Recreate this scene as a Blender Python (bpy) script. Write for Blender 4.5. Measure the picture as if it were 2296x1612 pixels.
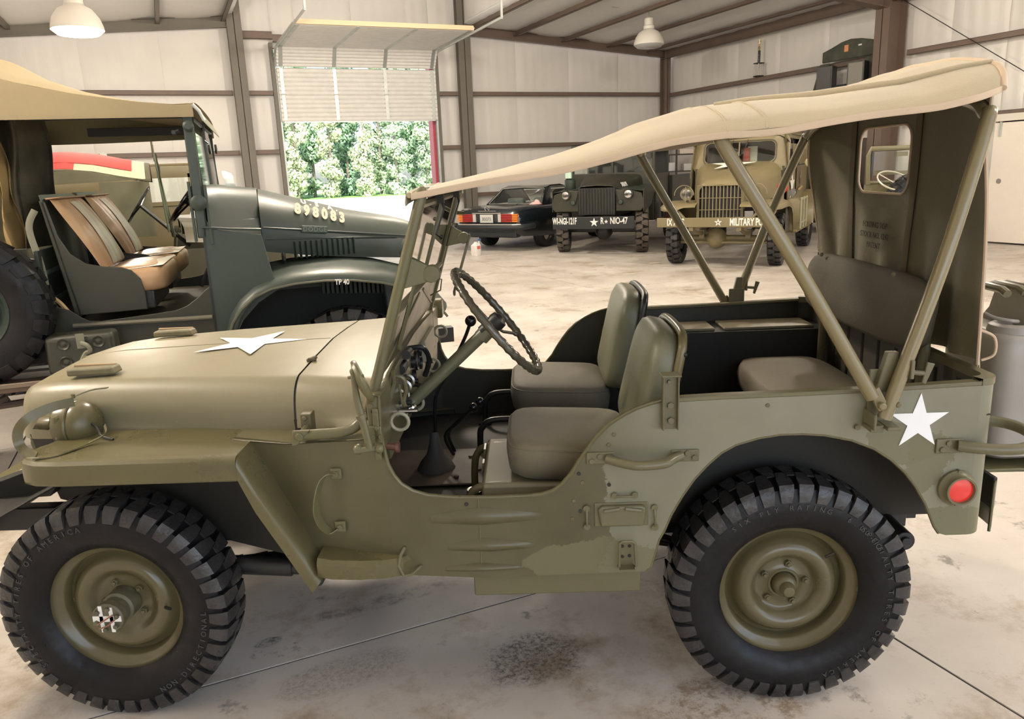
import bpy, bmesh, math, random
from math import sin, cos, pi, radians, atan2, sqrt, hypot
from mathutils import Vector, Matrix
for o in list(bpy.data.objects): bpy.data.objects.remove(o)
SC = bpy.context.scene
COL = SC.collection
random.seed(7)
YAW = -0.437            # the hero car stands at this angle to the hall

# ---------------- camera ----------------
def make_camera():
    cd = bpy.data.cameras.new('camera'); co = bpy.data.objects.new('camera', cd); COL.objects.link(co)
    yaw, pitch, roll = -.0239, .2416, -.0406
    f = Vector((sin(yaw), cos(yaw), 0)); r = Vector((cos(yaw), -sin(yaw), 0)); u = Vector((0, 0, 1))
    f2 = f*cos(pitch) - u*sin(pitch); u2 = u*cos(pitch) + f*sin(pitch)
    r3 = r*cos(roll) + u2*sin(roll); u3 = u2*cos(roll) - r*sin(roll)
    m = Matrix((r3, u3, -f2)).transposed().to_4x4()
    m.translation = Vector((1.284, -2.711, 1.602))
    co.matrix_world = Matrix.Rotation(YAW, 4, 'Z') @ m
    cd.sensor_fit = 'HORIZONTAL'; cd.sensor_width = 36; cd.lens = 1707/2296*36
    cd.clip_start = .05; cd.clip_end = 400
    SC.camera = co
make_camera()

# ---------------- view, sky, sun, large lights ----------------
SC.view_settings.view_transform = 'Standard'; SC.view_settings.look = 'None'
SC.view_settings.gamma = 1; SC.view_settings.use_curve_mapping = False
SC.view_settings.exposure = 0.0
W = bpy.data.worlds.new('world'); SC.world = W; W.use_nodes = True
wn = W.node_tree.nodes; wl = W.node_tree.links
bg = wn['Background']
sky = wn.new('ShaderNodeTexSky'); sky.sky_type = 'NISHITA'; sky.sun_disc = False
sky.sun_elevation = radians(55); sky.sun_rotation = radians(200); sky.air_density = 1; sky.dust_density = 2
wl.new(sky.outputs[0], bg.inputs[0]); bg.inputs[1].default_value = SKY_STRENGTH = .45
def light(name, kind, loc, rot, energy, color, **k):
    ld = bpy.data.lights.new(name, kind); ld.energy = energy; ld.color = color
    for a, b in k.items(): setattr(ld, a, b)
    o = bpy.data.objects.new(name, ld); COL.objects.link(o); o.location = loc; o.rotation_euler = rot
    return o
light('sun', 'SUN', (0, 0, 20), (radians(35), 0, radians(-15)), 12.0, (1, .95, .86), angle=radians(1))
# daylight coming in through the open front of the hall, behind the camera
light('front_daylight', 'AREA', (3.0, -8.6, 2.3), (radians(90), 0, 0), 95, (.76, .88, 1.0), shape='RECTANGLE', size=11, size_y=4.0)
ADDED_LAMP_SPOTS = [(-2.4, 1.0), (6.6, -3.4), (1.4, 3.2), (9.6, -1.0), (7.4, 4.0), (4.8, 9.6)]  # unseen pendant lamps added to light the hall

# ---------------- mesh helpers ----------------
class M:
    def __init__(s): s.v = []; s.f = []; s.mi = []; s.k = 0
    def add(s, vs, fs):
        b = len(s.v); s.v += [tuple(p) for p in vs]; s.f += [tuple(i+b for i in f) for f in fs]; s.mi += [s.k]*len(fs); return s
    def hexa(s, p):     # 8 points: bottom ring 0-3, top ring 4-7
        return s.add(p, [(0,3,2,1),(4,5,6,7),(0,1,5,4),(1,2,6,5),(2,3,7,6),(3,0,4,7)])
    def box(s, x0, x1, y0, y1, z0, z1):
        return s.hexa([(x0,y0,z0),(x1,y0,z0),(x1,y1,z0),(x0,y1,z0),(x0,y0,z1),(x1,y0,z1),(x1,y1,z1),(x0,y1,z1)])
    def tube(s, pts, r, n=10, caps=True, closed=False, flat=1.0, up=None):
        P = [Vector(p) for p in pts]; m = len(P)
        R = r if isinstance(r, (list, tuple)) else [r]*m
        def T(i):
            if closed: d = P[(i+1) % m]-P[i-1]
            else: d = P[min(i+1, m-1)]-P[max(i-1, 0)]
            return d.normalized() if d.length > 1e-9 else Vector((0, 0, 1))
        t = T(0); a = Vector(up) if up else (Vector((0, 0, 1)) if abs(t.z) < .9 else Vector((1, 0, 0)))
        a = (a - t*a.dot(t)).normalized(); vs = []
        for i in range(m):
            t = T(i); a = (a - t*a.dot(t)); a = a.normalized() if a.length > 1e-6 else t.orthogonal().normalized()
            b = t.cross(a)
            for k in range(n):
                q = 2*pi*k/n; vs.append(P[i] + a*cos(q)*R[i] + b*sin(q)*R[i]*flat)
        fs = []
        for i in range(m if closed else m-1):
            for k in range(n):
                j = (i+1) % m; fs.append((i*n+k, i*n+(k+1) % n, j*n+(k+1) % n, j*n+k))
        if caps and not closed:
            fs.append(tuple(reversed(range(n)))); fs.append(tuple((m-1)*n+k for k in range(n)))
        return s.add(vs, fs)
    def cyl(s, a, b, r, n=12, r2=None):
        return s.tube([a, b], [r, r if r2 is None else r2], n)
    def sph(s, c, r, n=12, m=8, sc=(1, 1, 1)):
        vs = [(c[0], c[1], c[2]-r*sc[2])]
        for i in range(1, m):
            q = pi*i/m
            for k in range(n):
                w = 2*pi*k/n; vs.append((c[0]+r*sin(q)*cos(w)*sc[0], c[1]+r*sin(q)*sin(w)*sc[1], c[2]-r*cos(q)*sc[2]))
        vs.append((c[0], c[1], c[2]+r*sc[2])); L = len(vs)-1
        fs = [(0, 1+(k+1) % n, 1+k) for k in range(n)]
        for i in range(m-2):
            for k in range(n):
                a = 1+i*n; b = a+n; fs.append((a+k, a+(k+1) % n, b+(k+1) % n, b+k))
        fs += [(L, L-n+k, L-n+(k+1) % n) for k in range(n)]
        return s.add(vs, fs)
    def lathe(s, prof, o=(0, 0, 0), ax=(0, 1, 0), n=48, closed=False, a0=0, a1=2*pi):
        # prof: (radius, along axis)
        ax = Vector(ax).normalized(); u = ax.orthogonal().normalized() if abs(ax.z) > .9 else Vector((0, 0, 1)).cross(ax).normalized()
        w = ax.cross(u); o = Vector(o); vs = []; m = len(prof); full = abs(a1-a0-2*pi) < 1e-6; nn = n if full else n+1
        for k in range(nn):
            q = a0+(a1-a0)*k/n; d = u*cos(q)+w*sin(q)
            for (r, h) in prof: vs.append(o+d*r+ax*h)
        fs = []
        for k in range(n):
            k2 = (k+1) % nn
            for i in range(m if closed else m-1):
                j = (i+1) % m; fs.append((k*m+i, k2*m+i, k2*m+j, k*m+j))
        return s.add(vs, fs)
    def prism(s, poly, axis, a, b):
        # poly 2D; axis 'x': (y,z), 'y': (x,z), 'z': (x,y)
        def P(p, h): return {'x': (h, p[0], p[1]), 'y': (p[0], h, p[1]), 'z': (p[0], p[1], h)}[axis]
        n = len(poly); vs = [P(p, a) for p in poly]+[P(p, b) for p in poly]
        fs = [tuple(range(n)), tuple(reversed(range(n, 2*n)))]+[(i, (i+1) % n, n+(i+1) % n, n+i) for i in range(n)]
        return s.add(vs, fs)
    def grid(s, fn, nu, nv):
        vs = [fn(i/nu, j/nv) for i in range(nu+1) for j in range(nv+1)]
        fs = [(i*(nv+1)+j, (i+1)*(nv+1)+j, (i+1)*(nv+1)+j+1, i*(nv+1)+j+1) for i in range(nu) for j in range(nv)]
        return s.add(vs, fs)
    def loft(s, rings, closed=True, caps=True):
        n = len(rings[0]); vs = [p for r in rings for p in r]; fs = []
        for i in range(len(rings)-1):
            for k in range(n if closed else n-1):
                a = i*n; b = a+n; fs.append((a+k, a+(k+1) % n, b+(k+1) % n, b+k))
        if caps: fs.append(tuple(reversed(range(n)))); fs.append(tuple((len(rings)-1)*n+k for k in range(n)))
        return s.add(vs, fs)
    def xf(s, mat, start=0):
        for i in range(start, len(s.v)): s.v[i] = tuple(mat @ Vector(s.v[i]))
        return s
    def build(s, name, mat, parent=None, bevel=0, seg=2, solid=0, sub=0, ang=35, smooth=True, offset=0, wn=False):
        me = bpy.data.meshes.new(name); me.from_pydata(s.v, [], s.f)
        bm = bmesh.new(); bm.from_mesh(me); bmesh.ops.remove_doubles(bm, verts=bm.verts, dist=1e-5)
        bmesh.ops.recalc_face_normals(bm, faces=bm.faces)
        bm.to_mesh(me); bm.free()
        mats = mat if isinstance(mat, (list, tuple)) else [mat]
        for q in mats: me.materials.append(q)
        if len(mats) > 1 and len(me.polygons) == len(s.mi): me.polygons.foreach_set('material_index', s.mi)
        if smooth:
            me.polygons.foreach_set('use_smooth', [True]*len(me.polygons)); me.set_sharp_from_angle(angle=radians(ang))
        o = bpy.data.objects.new(name, me); COL.objects.link(o)
        if parent: o.parent = parent
        if solid: q = o.modifiers.new('s', 'SOLIDIFY'); q.thickness = solid; q.offset = offset
        if sub: q = o.modifiers.new('u', 'SUBSURF'); q.levels = sub; q.render_levels = sub
        if bevel:
            q = o.modifiers.new('b', 'BEVEL'); q.width = bevel; q.segments = seg; q.limit_method = 'ANGLE'; q.angle_limit = radians(40)
        if wn or solid or bevel: q = o.modifiers.new('w', 'WEIGHTED_NORMAL'); q.keep_sharp = True
        return o
def thing(name, label, cat, loc=(0, 0, 0), rz=0, group=None):
    o = bpy.data.objects.new(name, None); COL.objects.link(o); o.location = loc; o.rotation_euler = (0, 0, rz); o.empty_display_size = .1
    o['label'] = label; o['category'] = cat
    if group: o['group'] = group
    return o
def part_empty(name, parent, loc=(0, 0, 0), rot=(0, 0, 0)):
    o = bpy.data.objects.new(name, None); COL.objects.link(o); o.parent = parent; o.location = loc; o.rotation_euler = rot; o.empty_display_size = .05
    return o
def tag(o, label, cat, group=None):
    o['label'] = label; o['category'] = cat
    if group: o['group'] = group
    return o
def struct(o): o['kind'] = 'structure'; return o
def lab(o, t): o['label'] = t; return o
def copy_tree(o, parent=None):
    c = o.copy(); COL.objects.link(c)
    if parent: c.parent = parent
    for ch in list(o.children): copy_tree(ch, c)
    return c
def arc(cx, cy, r, a0, a1, n):
    return [(cx+r*cos(radians(a0+(a1-a0)*i/n)), cy+r*sin(radians(a0+(a1-a0)*i/n))) for i in range(n+1)]
def catmull(P, n=6, closed=False):
    P = [Vector(p) for p in P]; out = []; m = len(P); rng = range(m if closed else m-1)
    for i in rng:
        a = P[i-1] if (i > 0 or closed) else P[i]; b = P[i]; c = P[(i+1) % m]; d = P[(i+2) % m] if (i+2 < m or closed) else c
        for k in range(n):
            t = k/n; out.append(tuple(.5*((2*b)+(c-a)*t+(2*a-5*b+4*c-d)*t*t+(3*b-a-3*c+d)*t**3)))
    if not closed: out.append(tuple(P[-1]))
    return out
def star_pts(c, r, rot=90, ri=.382, n=5):
    return [(c[0]+(r if i % 2 == 0 else r*ri)*cos(radians(rot+i*180/n)), c[1]+(r if i % 2 == 0 else r*ri)*sin(radians(rot+i*180/n))) for i in range(2*n)]
def text(txt, name, mat, parent, size, mtx, extrude=.0008, bold=.0, space=1.0, sx=1.0, align='CENTER', stencil=False):
    cu = bpy.data.curves.new(name, 'FONT'); cu.body = txt; cu.size = size; cu.extrude = extrude; cu.offset = bold; cu.space_character = space
    cu.align_x = align; cu.align_y = 'CENTER'; cu.resolution_u = 3
    t = bpy.data.objects.new(name, cu); COL.objects.link(t)
    me = bpy.data.meshes.new_from_object(t.evaluated_get(bpy.context.evaluated_depsgraph_get()))
    bpy.data.objects.remove(t); me.name = name
    me.transform(Matrix.Diagonal((sx, 1, 1, 1))); me.materials.clear(); me.materials.append(mat)
    o = bpy.data.objects.new(name, me); COL.objects.link(o)
    o.parent = parent; o.matrix_local = mtx
    return o
def frame(o, x, y):   # matrix with local x, y axes at origin o
    x = Vector(x).normalized(); y = Vector(y); z = x.cross(y).normalized(); y = z.cross(x)
    m = Matrix((x, y, z)).transposed().to_4x4(); m.translation = Vector(o); return m

# ---------------- materials ----------------
MATS = {}
def mat(name, col, rough=.5, metal=0, var=.0, vscale=6, bump=0, bscale=60, spec=.5, coat=0, patch=None, pscale=2.5, pthr=.55, streak=None, emit=0, alpha=None, trans=0, sheen=0, rvar=0):
    if name in MATS: return MATS[name]
    m = bpy.data.materials.new(name); m.use_nodes = True; nt = m.node_tree; N = nt.nodes; L = nt.links; b = N['Principled BSDF']
    b.inputs['Base Color'].default_value = (*col, 1); b.inputs['Roughness'].default_value = rough; b.inputs['Metallic'].default_value = metal
    b.inputs['Specular IOR Level'].default_value = spec
    if coat: b.inputs['Coat Weight'].default_value = coat; b.inputs['Coat Roughness'].default_value = .15
    if trans: b.inputs['Transmission Weight'].default_value = trans; b.inputs['IOR'].default_value = 1.45
    if sheen: b.inputs['Sheen Weight'].default_value = sheen
    if emit: b.inputs['Emission Color'].default_value = (*col, 1); b.inputs['Emission Strength'].default_value = emit
    tc = N.new('ShaderNodeTexCoord')
    def noise(sc, det=4, scl=(1, 1, 1), ro=.55):
        mp = N.new('ShaderNodeMapping'); mp.inputs['Scale'].default_value = scl; L.new(tc.outputs['Object'], mp.inputs[0])
        n = N.new('ShaderNodeTexNoise'); n.inputs['Scale'].default_value = sc; n.inputs['Detail'].default_value = det; n.inputs['Roughness'].default_value = ro; L.new(mp.outputs[0], n.inputs[0]); return n
    last = None
    if var:
        n = noise(vscale, 6); mx = N.new('ShaderNodeMix'); mx.data_type = 'RGBA'
        mx.inputs[6].default_value = (*[c*(1-var) for c in col], 1); mx.inputs[7].default_value = (*[min(1, c*(1+var)) for c in col], 1)
        rp = N.new('ShaderNodeMapRange'); rp.inputs[1].default_value = .3; rp.inputs[2].default_value = .7
        L.new(n.outputs[0], rp.inputs[0]); L.new(rp.outputs[0], mx.inputs[0]); last = mx.outputs[2]
    if patch:
        for (pc, ps, pt, amt) in patch:
            n = noise(ps, 3); rp = N.new('ShaderNodeMapRange'); rp.inputs[1].default_value = pt; rp.inputs[2].default_value = pt+.02; rp.inputs[4].default_value = amt
            mx = N.new('ShaderNodeMix'); mx.data_type = 'RGBA'; L.new(n.outputs[0], rp.inputs[0]); L.new(rp.outputs[0], mx.inputs[0])
            if last: L.new(last, mx.inputs[6])
            else: mx.inputs[6].default_value = (*col, 1)
            mx.inputs[7].default_value = (*pc, 1); last = mx.outputs[2]
    if last: L.new(last, b.inputs['Base Color'])
    if rvar:
        n = noise(vscale*1.7, 5); rp = N.new('ShaderNodeMapRange'); rp.inputs[1].default_value = .3; rp.inputs[2].default_value = .7
        rp.inputs[3].default_value = max(.02, rough-rvar); rp.inputs[4].default_value = min(1, rough+rvar); L.new(n.outputs[0], rp.inputs[0]); L.new(rp.outputs[0], b.inputs['Roughness'])
    if bump:
        n = noise(bscale, 4, streak or (1, 1, 1)); bp = N.new('ShaderNodeBump'); bp.inputs['Strength'].default_value = bump; bp.inputs['Distance'].default_value = .01
        L.new(n.outputs[0], bp.inputs['Height']); L.new(bp.outputs[0], b.inputs['Normal'])
    MATS[name] = m; return m
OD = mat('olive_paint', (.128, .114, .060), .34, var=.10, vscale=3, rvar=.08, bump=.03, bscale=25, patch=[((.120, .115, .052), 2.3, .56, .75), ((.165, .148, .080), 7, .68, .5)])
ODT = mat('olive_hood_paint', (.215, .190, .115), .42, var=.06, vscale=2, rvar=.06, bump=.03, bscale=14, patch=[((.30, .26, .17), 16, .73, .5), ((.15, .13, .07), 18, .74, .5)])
ODF = mat('olive_fender_shaded', (.108, .094, .042), .30, var=.08, vscale=4, rvar=.06, bump=.012, bscale=6)  # fender olive lowered to stand for weaker light on the front panels
ODG = mat('olive_gloss', (.105, .088, .043), .22, var=.10, vscale=8, rvar=.06)
ODD = mat('olive_inner_shade', (.016, .015, .012), .6, var=.2, vscale=6)  # olive darkened to put inner and underside shade into the colour
DKG = mat('dark_green_paint', (.030, .042, .034), .42, var=.15, vscale=2.5, rvar=.08)
DKB = mat('dark_brown_green', (.030, .030, .020), .42, var=.15, vscale=3)
MPG = mat('pale_olive_paint', (.200, .165, .085), .4, var=.08, vscale=3)
WHT = mat('white_stencil', (.80, .78, .74), .55)
CRM = mat('cream_stencil', (.72, .62, .47), .55)
RUB = mat('tyre_rubber', (.0070, .0065, .0075), .42, spec=.25, var=.35, vscale=12, rvar=.15, bump=.15, bscale=40)
RUBD = mat('dusty_tread', (.030, .028, .028), .36, spec=.45, var=.5, vscale=14, rvar=.15, bump=.3, bscale=50)
CAN = mat('tan_canvas', (.44, .365, .235), .85, var=.06, vscale=4, bump=.25, bscale=260, sheen=.2)
CANI = mat('olive_canvas', (.150, .132, .072), .85, var=.12, vscale=4, bump=.25, bscale=200, sheen=.2)
BIND = mat('canvas_binding', (.58, .45, .32), .8, var=.05)
SEAT = mat('seat_canvas', (.165, .140, .088), .75, var=.1, vscale=5, bump=.2, bscale=250, sheen=.15)
SEATG = mat('seat_back_canvas', (.15, .145, .09), .45, var=.1, vscale=5, bump=.1, bscale=120)
BLK = mat('black_metal', (.016, .016, .016), .4)
BLKG = mat('black_gloss', (.012, .012, .012), .12)
STL = mat('bare_steel', (.45, .43, .40), .35, 1, var=.2, vscale=30)
GALV = mat('galvanised_steel', (.52, .55, .53), .4, .55, var=.08)
CHR = mat('chrome', (.75, .75, .75), .12, 1)
LENS = mat('red_lens', (.75, .03, .02), .2, coat=.6)
GLS = mat('clear_glass', (.93, .97, .95), .02, trans=1)
def pane_glass():
    m = bpy.data.materials.new('pane_glass'); m.use_nodes = True; N = m.node_tree.nodes; L = m.node_tree.links
    N.remove(N['Principled BSDF']); o = N['Material Output']; t = N.new('ShaderNodeBsdfTransparent'); t.inputs[0].default_value = (.86, .93, .89, 1)
    g = N.new('ShaderNodeBsdfGlossy'); g.inputs['Roughness'].default_value = .03; mx = N.new('ShaderNodeMixShader'); fr = N.new('ShaderNodeFresnel'); fr.inputs[0].default_value = 1.5
    ad = N.new('ShaderNodeMath'); ad.operation = 'ADD'; ad.inputs[1].default_value = .05; L.new(fr.outputs[0], ad.inputs[0])
    L.new(ad.outputs[0], mx.inputs[0]); L.new(t.outputs[0], mx.inputs[1]); L.new(g.outputs[0], mx.inputs[2]); L.new(mx.outputs[0], o.inputs[0]); return m
PANE = pane_glass()
WALLM = mat('white_insulation', (.76, .735, .70), .42, var=.03, vscale=1.2, bump=.35, bscale=3, streak=(4, 4, .35))
ROOFM = mat('roof_insulation', (.80, .79, .77), .5, bump=.3, bscale=2, streak=(3, .4, 3))
REDOX = mat('red_oxide_steel', (.165, .118, .094), .5, var=.08, vscale=2)
REDOXD = mat('grey_steel_paint', (.16, .145, .12), .5, var=.06, vscale=2)
DOORP = mat('door_steel_white', (.80, .79, .76), .5, var=.05)
STAINS = [(.95, -.95, .22, .14, (.075, .065, .055), 55, .9), (.35, -.72, .22, .10, (.30, .26, .22), 60, .7), (.15, -.42, .05, .03, (.05, .045, .04), 8, .9), (1.45, -1.42, .35, .16, (.27, .19, .115), 12, .85), (.62, -.35, .30, .05, (.10, .09, .08), 9, .6), (-.6, -.1, .1, .1, (.25, .20, .15), 10, .6)]
def concrete():
    m = bpy.data.materials.new('stained_concrete'); m.use_nodes = True; N = m.node_tree.nodes; L = m.node_tree.links; b = N['Principled BSDF']
    tc = N.new('ShaderNodeTexCoord')
    def no(sc, det=5, ro=.6, scl=(1, 1, 1), off=(0, 0, 0)):
        mp = N.new('ShaderNodeMapping'); mp.inputs['Scale'].default_value = scl; mp.inputs['Location'].default_value = off
        g = N.new('ShaderNodeNewGeometry'); L.new(g.outputs['Position'], mp.inputs[0])
        n = N.new('ShaderNodeTexNoise'); n.inputs['Scale'].default_value = sc; n.inputs['Detail'].default_value = det; n.inputs['Roughness'].default_value = ro; L.new(mp.outputs[0], n.inputs[0]); return n.outputs[0]
    def rng(x, a, c, lo=0, hi=1):
        r = N.new('ShaderNodeMapRange'); r.inputs[1].default_value = a; r.inputs[2].default_value = c; r.inputs[3].default_value = lo; r.inputs[4].default_value = hi; L.new(x, r.inputs[0]); return r.outputs[0]
    def mix(a, c, f):
        x = N.new('ShaderNodeMix'); x.data_type = 'RGBA'
        for s_, q in ((6, a), (7, c)):
            if isinstance(q, tuple): x.inputs[s_].default_value = (*q, 1)
            else: L.new(q, x.inputs[s_])
        L.new(f, x.inputs[0]); return x.outputs[2]
    c = mix((.46, .415, .365), (.62, .575, .52), rng(no(.9, 6), .35, .65))
    c = mix(c, (.30, .23, .155), rng(no(1.6, 8, .75, off=(3, 7, 0)), .52, .66, 0, .85))
    c = mix(c, (.10, .085, .07), rng(no(4.5, 6, .7, off=(9, 1, 0)), .62, .69, 0, .65))
    c = mix(c, (.20, .17, .14), rng(no(38, 4, .8), .64, .72, 0, .5))
    c = mix(c, (.16, .13, .10), rng(no(5, 12, .85, off=(1, 5, 0)), .58, .68, 0, .7))
    gm = N.new('ShaderNodeNewGeometry'); sp_ = N.new('ShaderNodeSeparateXYZ'); L.new(gm.outputs['Position'], sp_.inputs[0])
    wob = no(3.5, 6, .75, off=(2, 2, 0))
    def ma(op, a, d):
        x = N.new('ShaderNodeMath'); x.operation = op
        for i, q in ((0, a), (1, d)):
            if isinstance(q, (int, float)): x.inputs[i].default_value = q
            else: L.new(q, x.inputs[i])
        return x.outputs[0]
    for (cx, cy, rx, ry, col, grain, amt) in STAINS:
        dx = ma('DIVIDE', ma('SUBTRACT', sp_.outputs[0], cx), rx); dy = ma('DIVIDE', ma('SUBTRACT', sp_.outputs[1], cy), ry)
        d2 = ma('ADD', ma('ADD', ma('MULTIPLY', dx, dx), ma('MULTIPLY', dy, dy)), ma('MULTIPLY', ma('SUBTRACT', wob, .5), 3.0))
        f = ma('MULTIPLY', rng(d2, 1.1, .5), ma('MULTIPLY', rng(no(grain, 6, .85), .46, .58, .15, 1), amt)); c = mix(c, col, f)
    L.new(c, b.inputs['Base Color']); L.new(rng(no(2.2, 5), .3, .7, .32, .62), b.inputs['Roughness']); b.inputs['Specular IOR Level'].default_value = .4
    bp = N.new('ShaderNodeBump'); bp.inputs['Strength'].default_value = .12; bp.inputs['Distance'].default_value = .01; L.new(no(30, 6, .7), bp.inputs['Height']); L.new(bp.outputs[0], b.inputs['Normal'])
    return m
CONC = concrete()

def side_paint():
    # repainted in patches: forward olive, deepened as shade where it turns from the light; greyer green aft, darker touch-ups round the arch
    m = bpy.data.materials.new('side_panel_paint'); m.use_nodes = True; N = m.node_tree.nodes; L = m.node_tree.links; b = N['Principled BSDF']
    tc = N.new('ShaderNodeTexCoord'); sx = N.new('ShaderNodeSeparateXYZ'); L.new(tc.outputs['Object'], sx.inputs[0])
    def no(sc, det, ro=.6):
        n = N.new('ShaderNodeTexNoise'); n.inputs['Scale'].default_value = sc; n.inputs['Detail'].default_value = det; n.inputs['Roughness'].default_value = ro; L.new(tc.outputs['Object'], n.inputs[0]); return n.outputs[0]
    def ma(op, a, c):
        x = N.new('ShaderNodeMath'); x.operation = op
        for i, q in ((0, a), (1, c)):
            if isinstance(q, (int, float)): x.inputs[i].default_value = q
            else: L.new(q, x.inputs[i])
        return x.outputs[0]
    def step(x, a, c):
        r = N.new('ShaderNodeMapRange'); r.inputs[1].default_value = a; r.inputs[2].default_value = c; L.new(x, r.inputs[0]); return r.outputs[0]
    def mix(a, c, f):
        x = N.new('ShaderNodeMix'); x.data_type = 'RGBA'
        for s_, q in ((6, a), (7, c)):
            if isinstance(q, tuple): x.inputs[s_].default_value = (*q, 1)
            else: L.new(q, x.inputs[s_])
        L.new(f, x.inputs[0]); return x.outputs[2]
    X, Z = sx.outputs[0], sx.outputs[2]; n1 = no(9, 5, .7)
    olive = mix((.070, .062, .027), (.105, .094, .048), step(no(2.4, 3), .35, .65))
    grey = mix((.170, .164, .108), (.215, .208, .148), step(no(2.0, 4), .35, .65))
    xx = ma('ADD', X, ma('MULTIPLY', ma('SUBTRACT', n1, .5), .22))
    soft = step(ma('ADD', X, ma('MULTIPLY', Z, .35)), 1.72, 1.95); hard = step(xx, 1.475, 1.482); low = step(Z, .84, .80)
    f = N.new('ShaderNodeMix'); L.new(low, f.inputs[0]); L.new(soft, f.inputs[2]); L.new(hard, f.inputs[3])
    c = mix(olive, grey, f.outputs[0])
    def blob(cx, cz, rx, rz):
        dx = ma('DIVIDE', ma('SUBTRACT', xx, cx), rx); dz = ma('DIVIDE', ma('SUBTRACT', ma('ADD', Z, ma('MULTIPLY', ma('SUBTRACT', n1, .5), .12)), cz), rz)
        return step(ma('ADD', ma('MULTIPLY', dx, dx), ma('MULTIPLY', dz, dz)), 1.04, .98)
    for q in ((2.30, .83, .115, .07), (2.36, .77, .06, .09), (2.47, .59, .12, .055), (1.45, .50, .20, .06)): c = mix(c, (.135, .128, .066), ma('MULTIPLY', blob(*q), .85))
    c = mix(c, (.07, .06, .035), ma('MULTIPLY', step(no(30, 3, .7), .70, .74), .5))
    L.new(c, b.inputs['Base Color']); b.inputs['Roughness'].default_value = .36
    rr_ = N.new('ShaderNodeMapRange'); rr_.inputs[3].default_value = .27; rr_.inputs[4].default_value = .46; L.new(no(5, 4), rr_.inputs[0]); L.new(rr_.outputs[0], b.inputs['Roughness'])
    bp = N.new('ShaderNodeBump'); bp.inputs['Strength'].default_value = .10; bp.inputs['Distance'].default_value = .01; L.new(no(7, 3), bp.inputs['Height']); L.new(bp.outputs[0], b.inputs['Normal'])
    return m
SIDEP = side_paint()
# ================= the hall =================
E0, E1, N0, N1 = -4.4, 13.8, -8.8, 16.46      # wall planes
# floor: slabs with saw-cut joints
fl = M().box(E0-.3, E1+.3, N0-.3, N1+.3, -.30, -.004).build('floor', mat('joint_dark', (.05, .045, .04), .8), smooth=False); struct(fl)
xs = [E0-.3, -1.04, 2.10, 5.24, 8.38, 11.52, E1+.3]; ys = [N0-.3, -6.86, -3.72, -.575, 2.57, 5.71, 8.85, 11.99, 15.13, N1+.3]
for i in range(len(xs)-1):
    for j in range(len(ys)-1):
        g = .005
        M().box(xs[i]+g, xs[i+1]-g, ys[j]+g, ys[j+1]-g, -.009, 0).build('slab', CONC, fl, smooth=False)
def roofz(e):   # underside of the lean-to purlins
    return 4.98 - .07*(e-7.6) if e > 4.7 else 4.98 - .075*(1.9-e)
# insulated walls, panel by panel; fn(t, z) -> point, pushed out between the girts
GZ = [0, 1.1, 2.30, 3.60]
def wall(name, a, b, nrm, ztop, holes=(), w=1.52):
    L = hypot(b[0]-a[0], b[1]-a[1]); n = max(1, round(L/w)); root = None
    dx, dy = (b[0]-a[0])/L, (b[1]-a[1])/L
    base = M()
    # outer sheet metal skin, with holes cut as bands
    cuts = sorted(set([0, L]+[h[0] for h in holes]+[h[1] for h in holes]))
    for t0, t1 in zip(cuts, cuts[1:]):
        z0 = 0
        for h in holes:
            if t0 >= h[0]-1e-6 and t1 <= h[1]+1e-6: z0 = h[2]
        P = [(a[0]+dx*t-nrm[0]*o, a[1]+dy*t-nrm[1]*o) for t, o in ((t0, .30), (t1, .30), (t1, .24), (t0, .24))]
        zz = ztop(0)+.35 if not callable(ztop) else None
        z1a, z1b = ztop(t0)+.2, ztop(t1)+.2
        base.hexa([(*P[0], z0), (*P[1], z0), (*P[2], z0), (*P[3], z0), (*P[0], z1a), (*P[1], z1b), (*P[2], z1b), (*P[3], z1a)])
    root = struct(base.build(name, mat('outer_sheet', (.55, .12, .12), .5), smooth=False))
    for i in range(n):
        t0, t1 = L*i/n, L*(i+1)/n
        segs = [(t0, t1, 0)]
        for h in holes:
            ns = []
            for (p, q, z) in segs:
                if q <= h[0] or p >= h[1]: ns.append((p, q, z)); continue
                if p < h[0]: ns.append((p, h[0], z))
                ns.append((max(p, h[0]), min(q, h[1]), h[2]))
                if q > h[1]: ns.append((h[1], q, z))
            segs = ns
        for (p, q, z0) in segs:
            if q-p < .02: continue
            rnd = random.random()
            def fn(u, v):
                t = p+(q-p)*u; zt = ztop(t); z = z0+(zt-z0)*v
                g = min(abs(z-k) for k in GZ+[zt]); bulge = .055*min(1, g/.35)**.5*sin(pi*min(1, max(0, u)))**.35 if 0 < u < 1 else .0
                wr = .006*sin(t*23+rnd*9+z*.8)*min(1, g/.2)
                o = -.10+bulge*.6+wr
                return (a[0]+dx*t+nrm[0]*o, a[1]+dy*t+nrm[1]*o, z)
            o = M().grid(fn, 18, 26).build('insulation_panel', WALLM, root, ang=80)
    return root
DH = (2.80-E0, 6.66-E0, 4.55)
def ztback(t):
    e = E0+t
    if 2.05 < e < 7.35: return 7.4
    return roofz(e)+.22
def zt_split(name):
    # back wall in three stretches so the centre one rises higher
    wall('wall_back_left', (E0, N1), (1.98, N1), (0, -1), lambda t: roofz(E0+t)+.28)
    wall('wall_back_centre', (1.98, N1), (7.45, N1), (0, -1), lambda t: 7.2, holes=[(2.80-1.98, 6.66-1.98, 4.62)])
    wall('wall_back_right', (7.45, N1), (E1, N1), (0, -1), lambda t: roofz(7.45+t)+.28)
zt_split(0)
wall('wall_right', (E1, N1), (E1, N0), (-1, 0), lambda t: 4.80, holes=[(N1-6.45, N1-2.6, 2.20)])
wall('wall_left', (E0, N0), (E0, N1), (1, 0), lambda t: 4.72)
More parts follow.
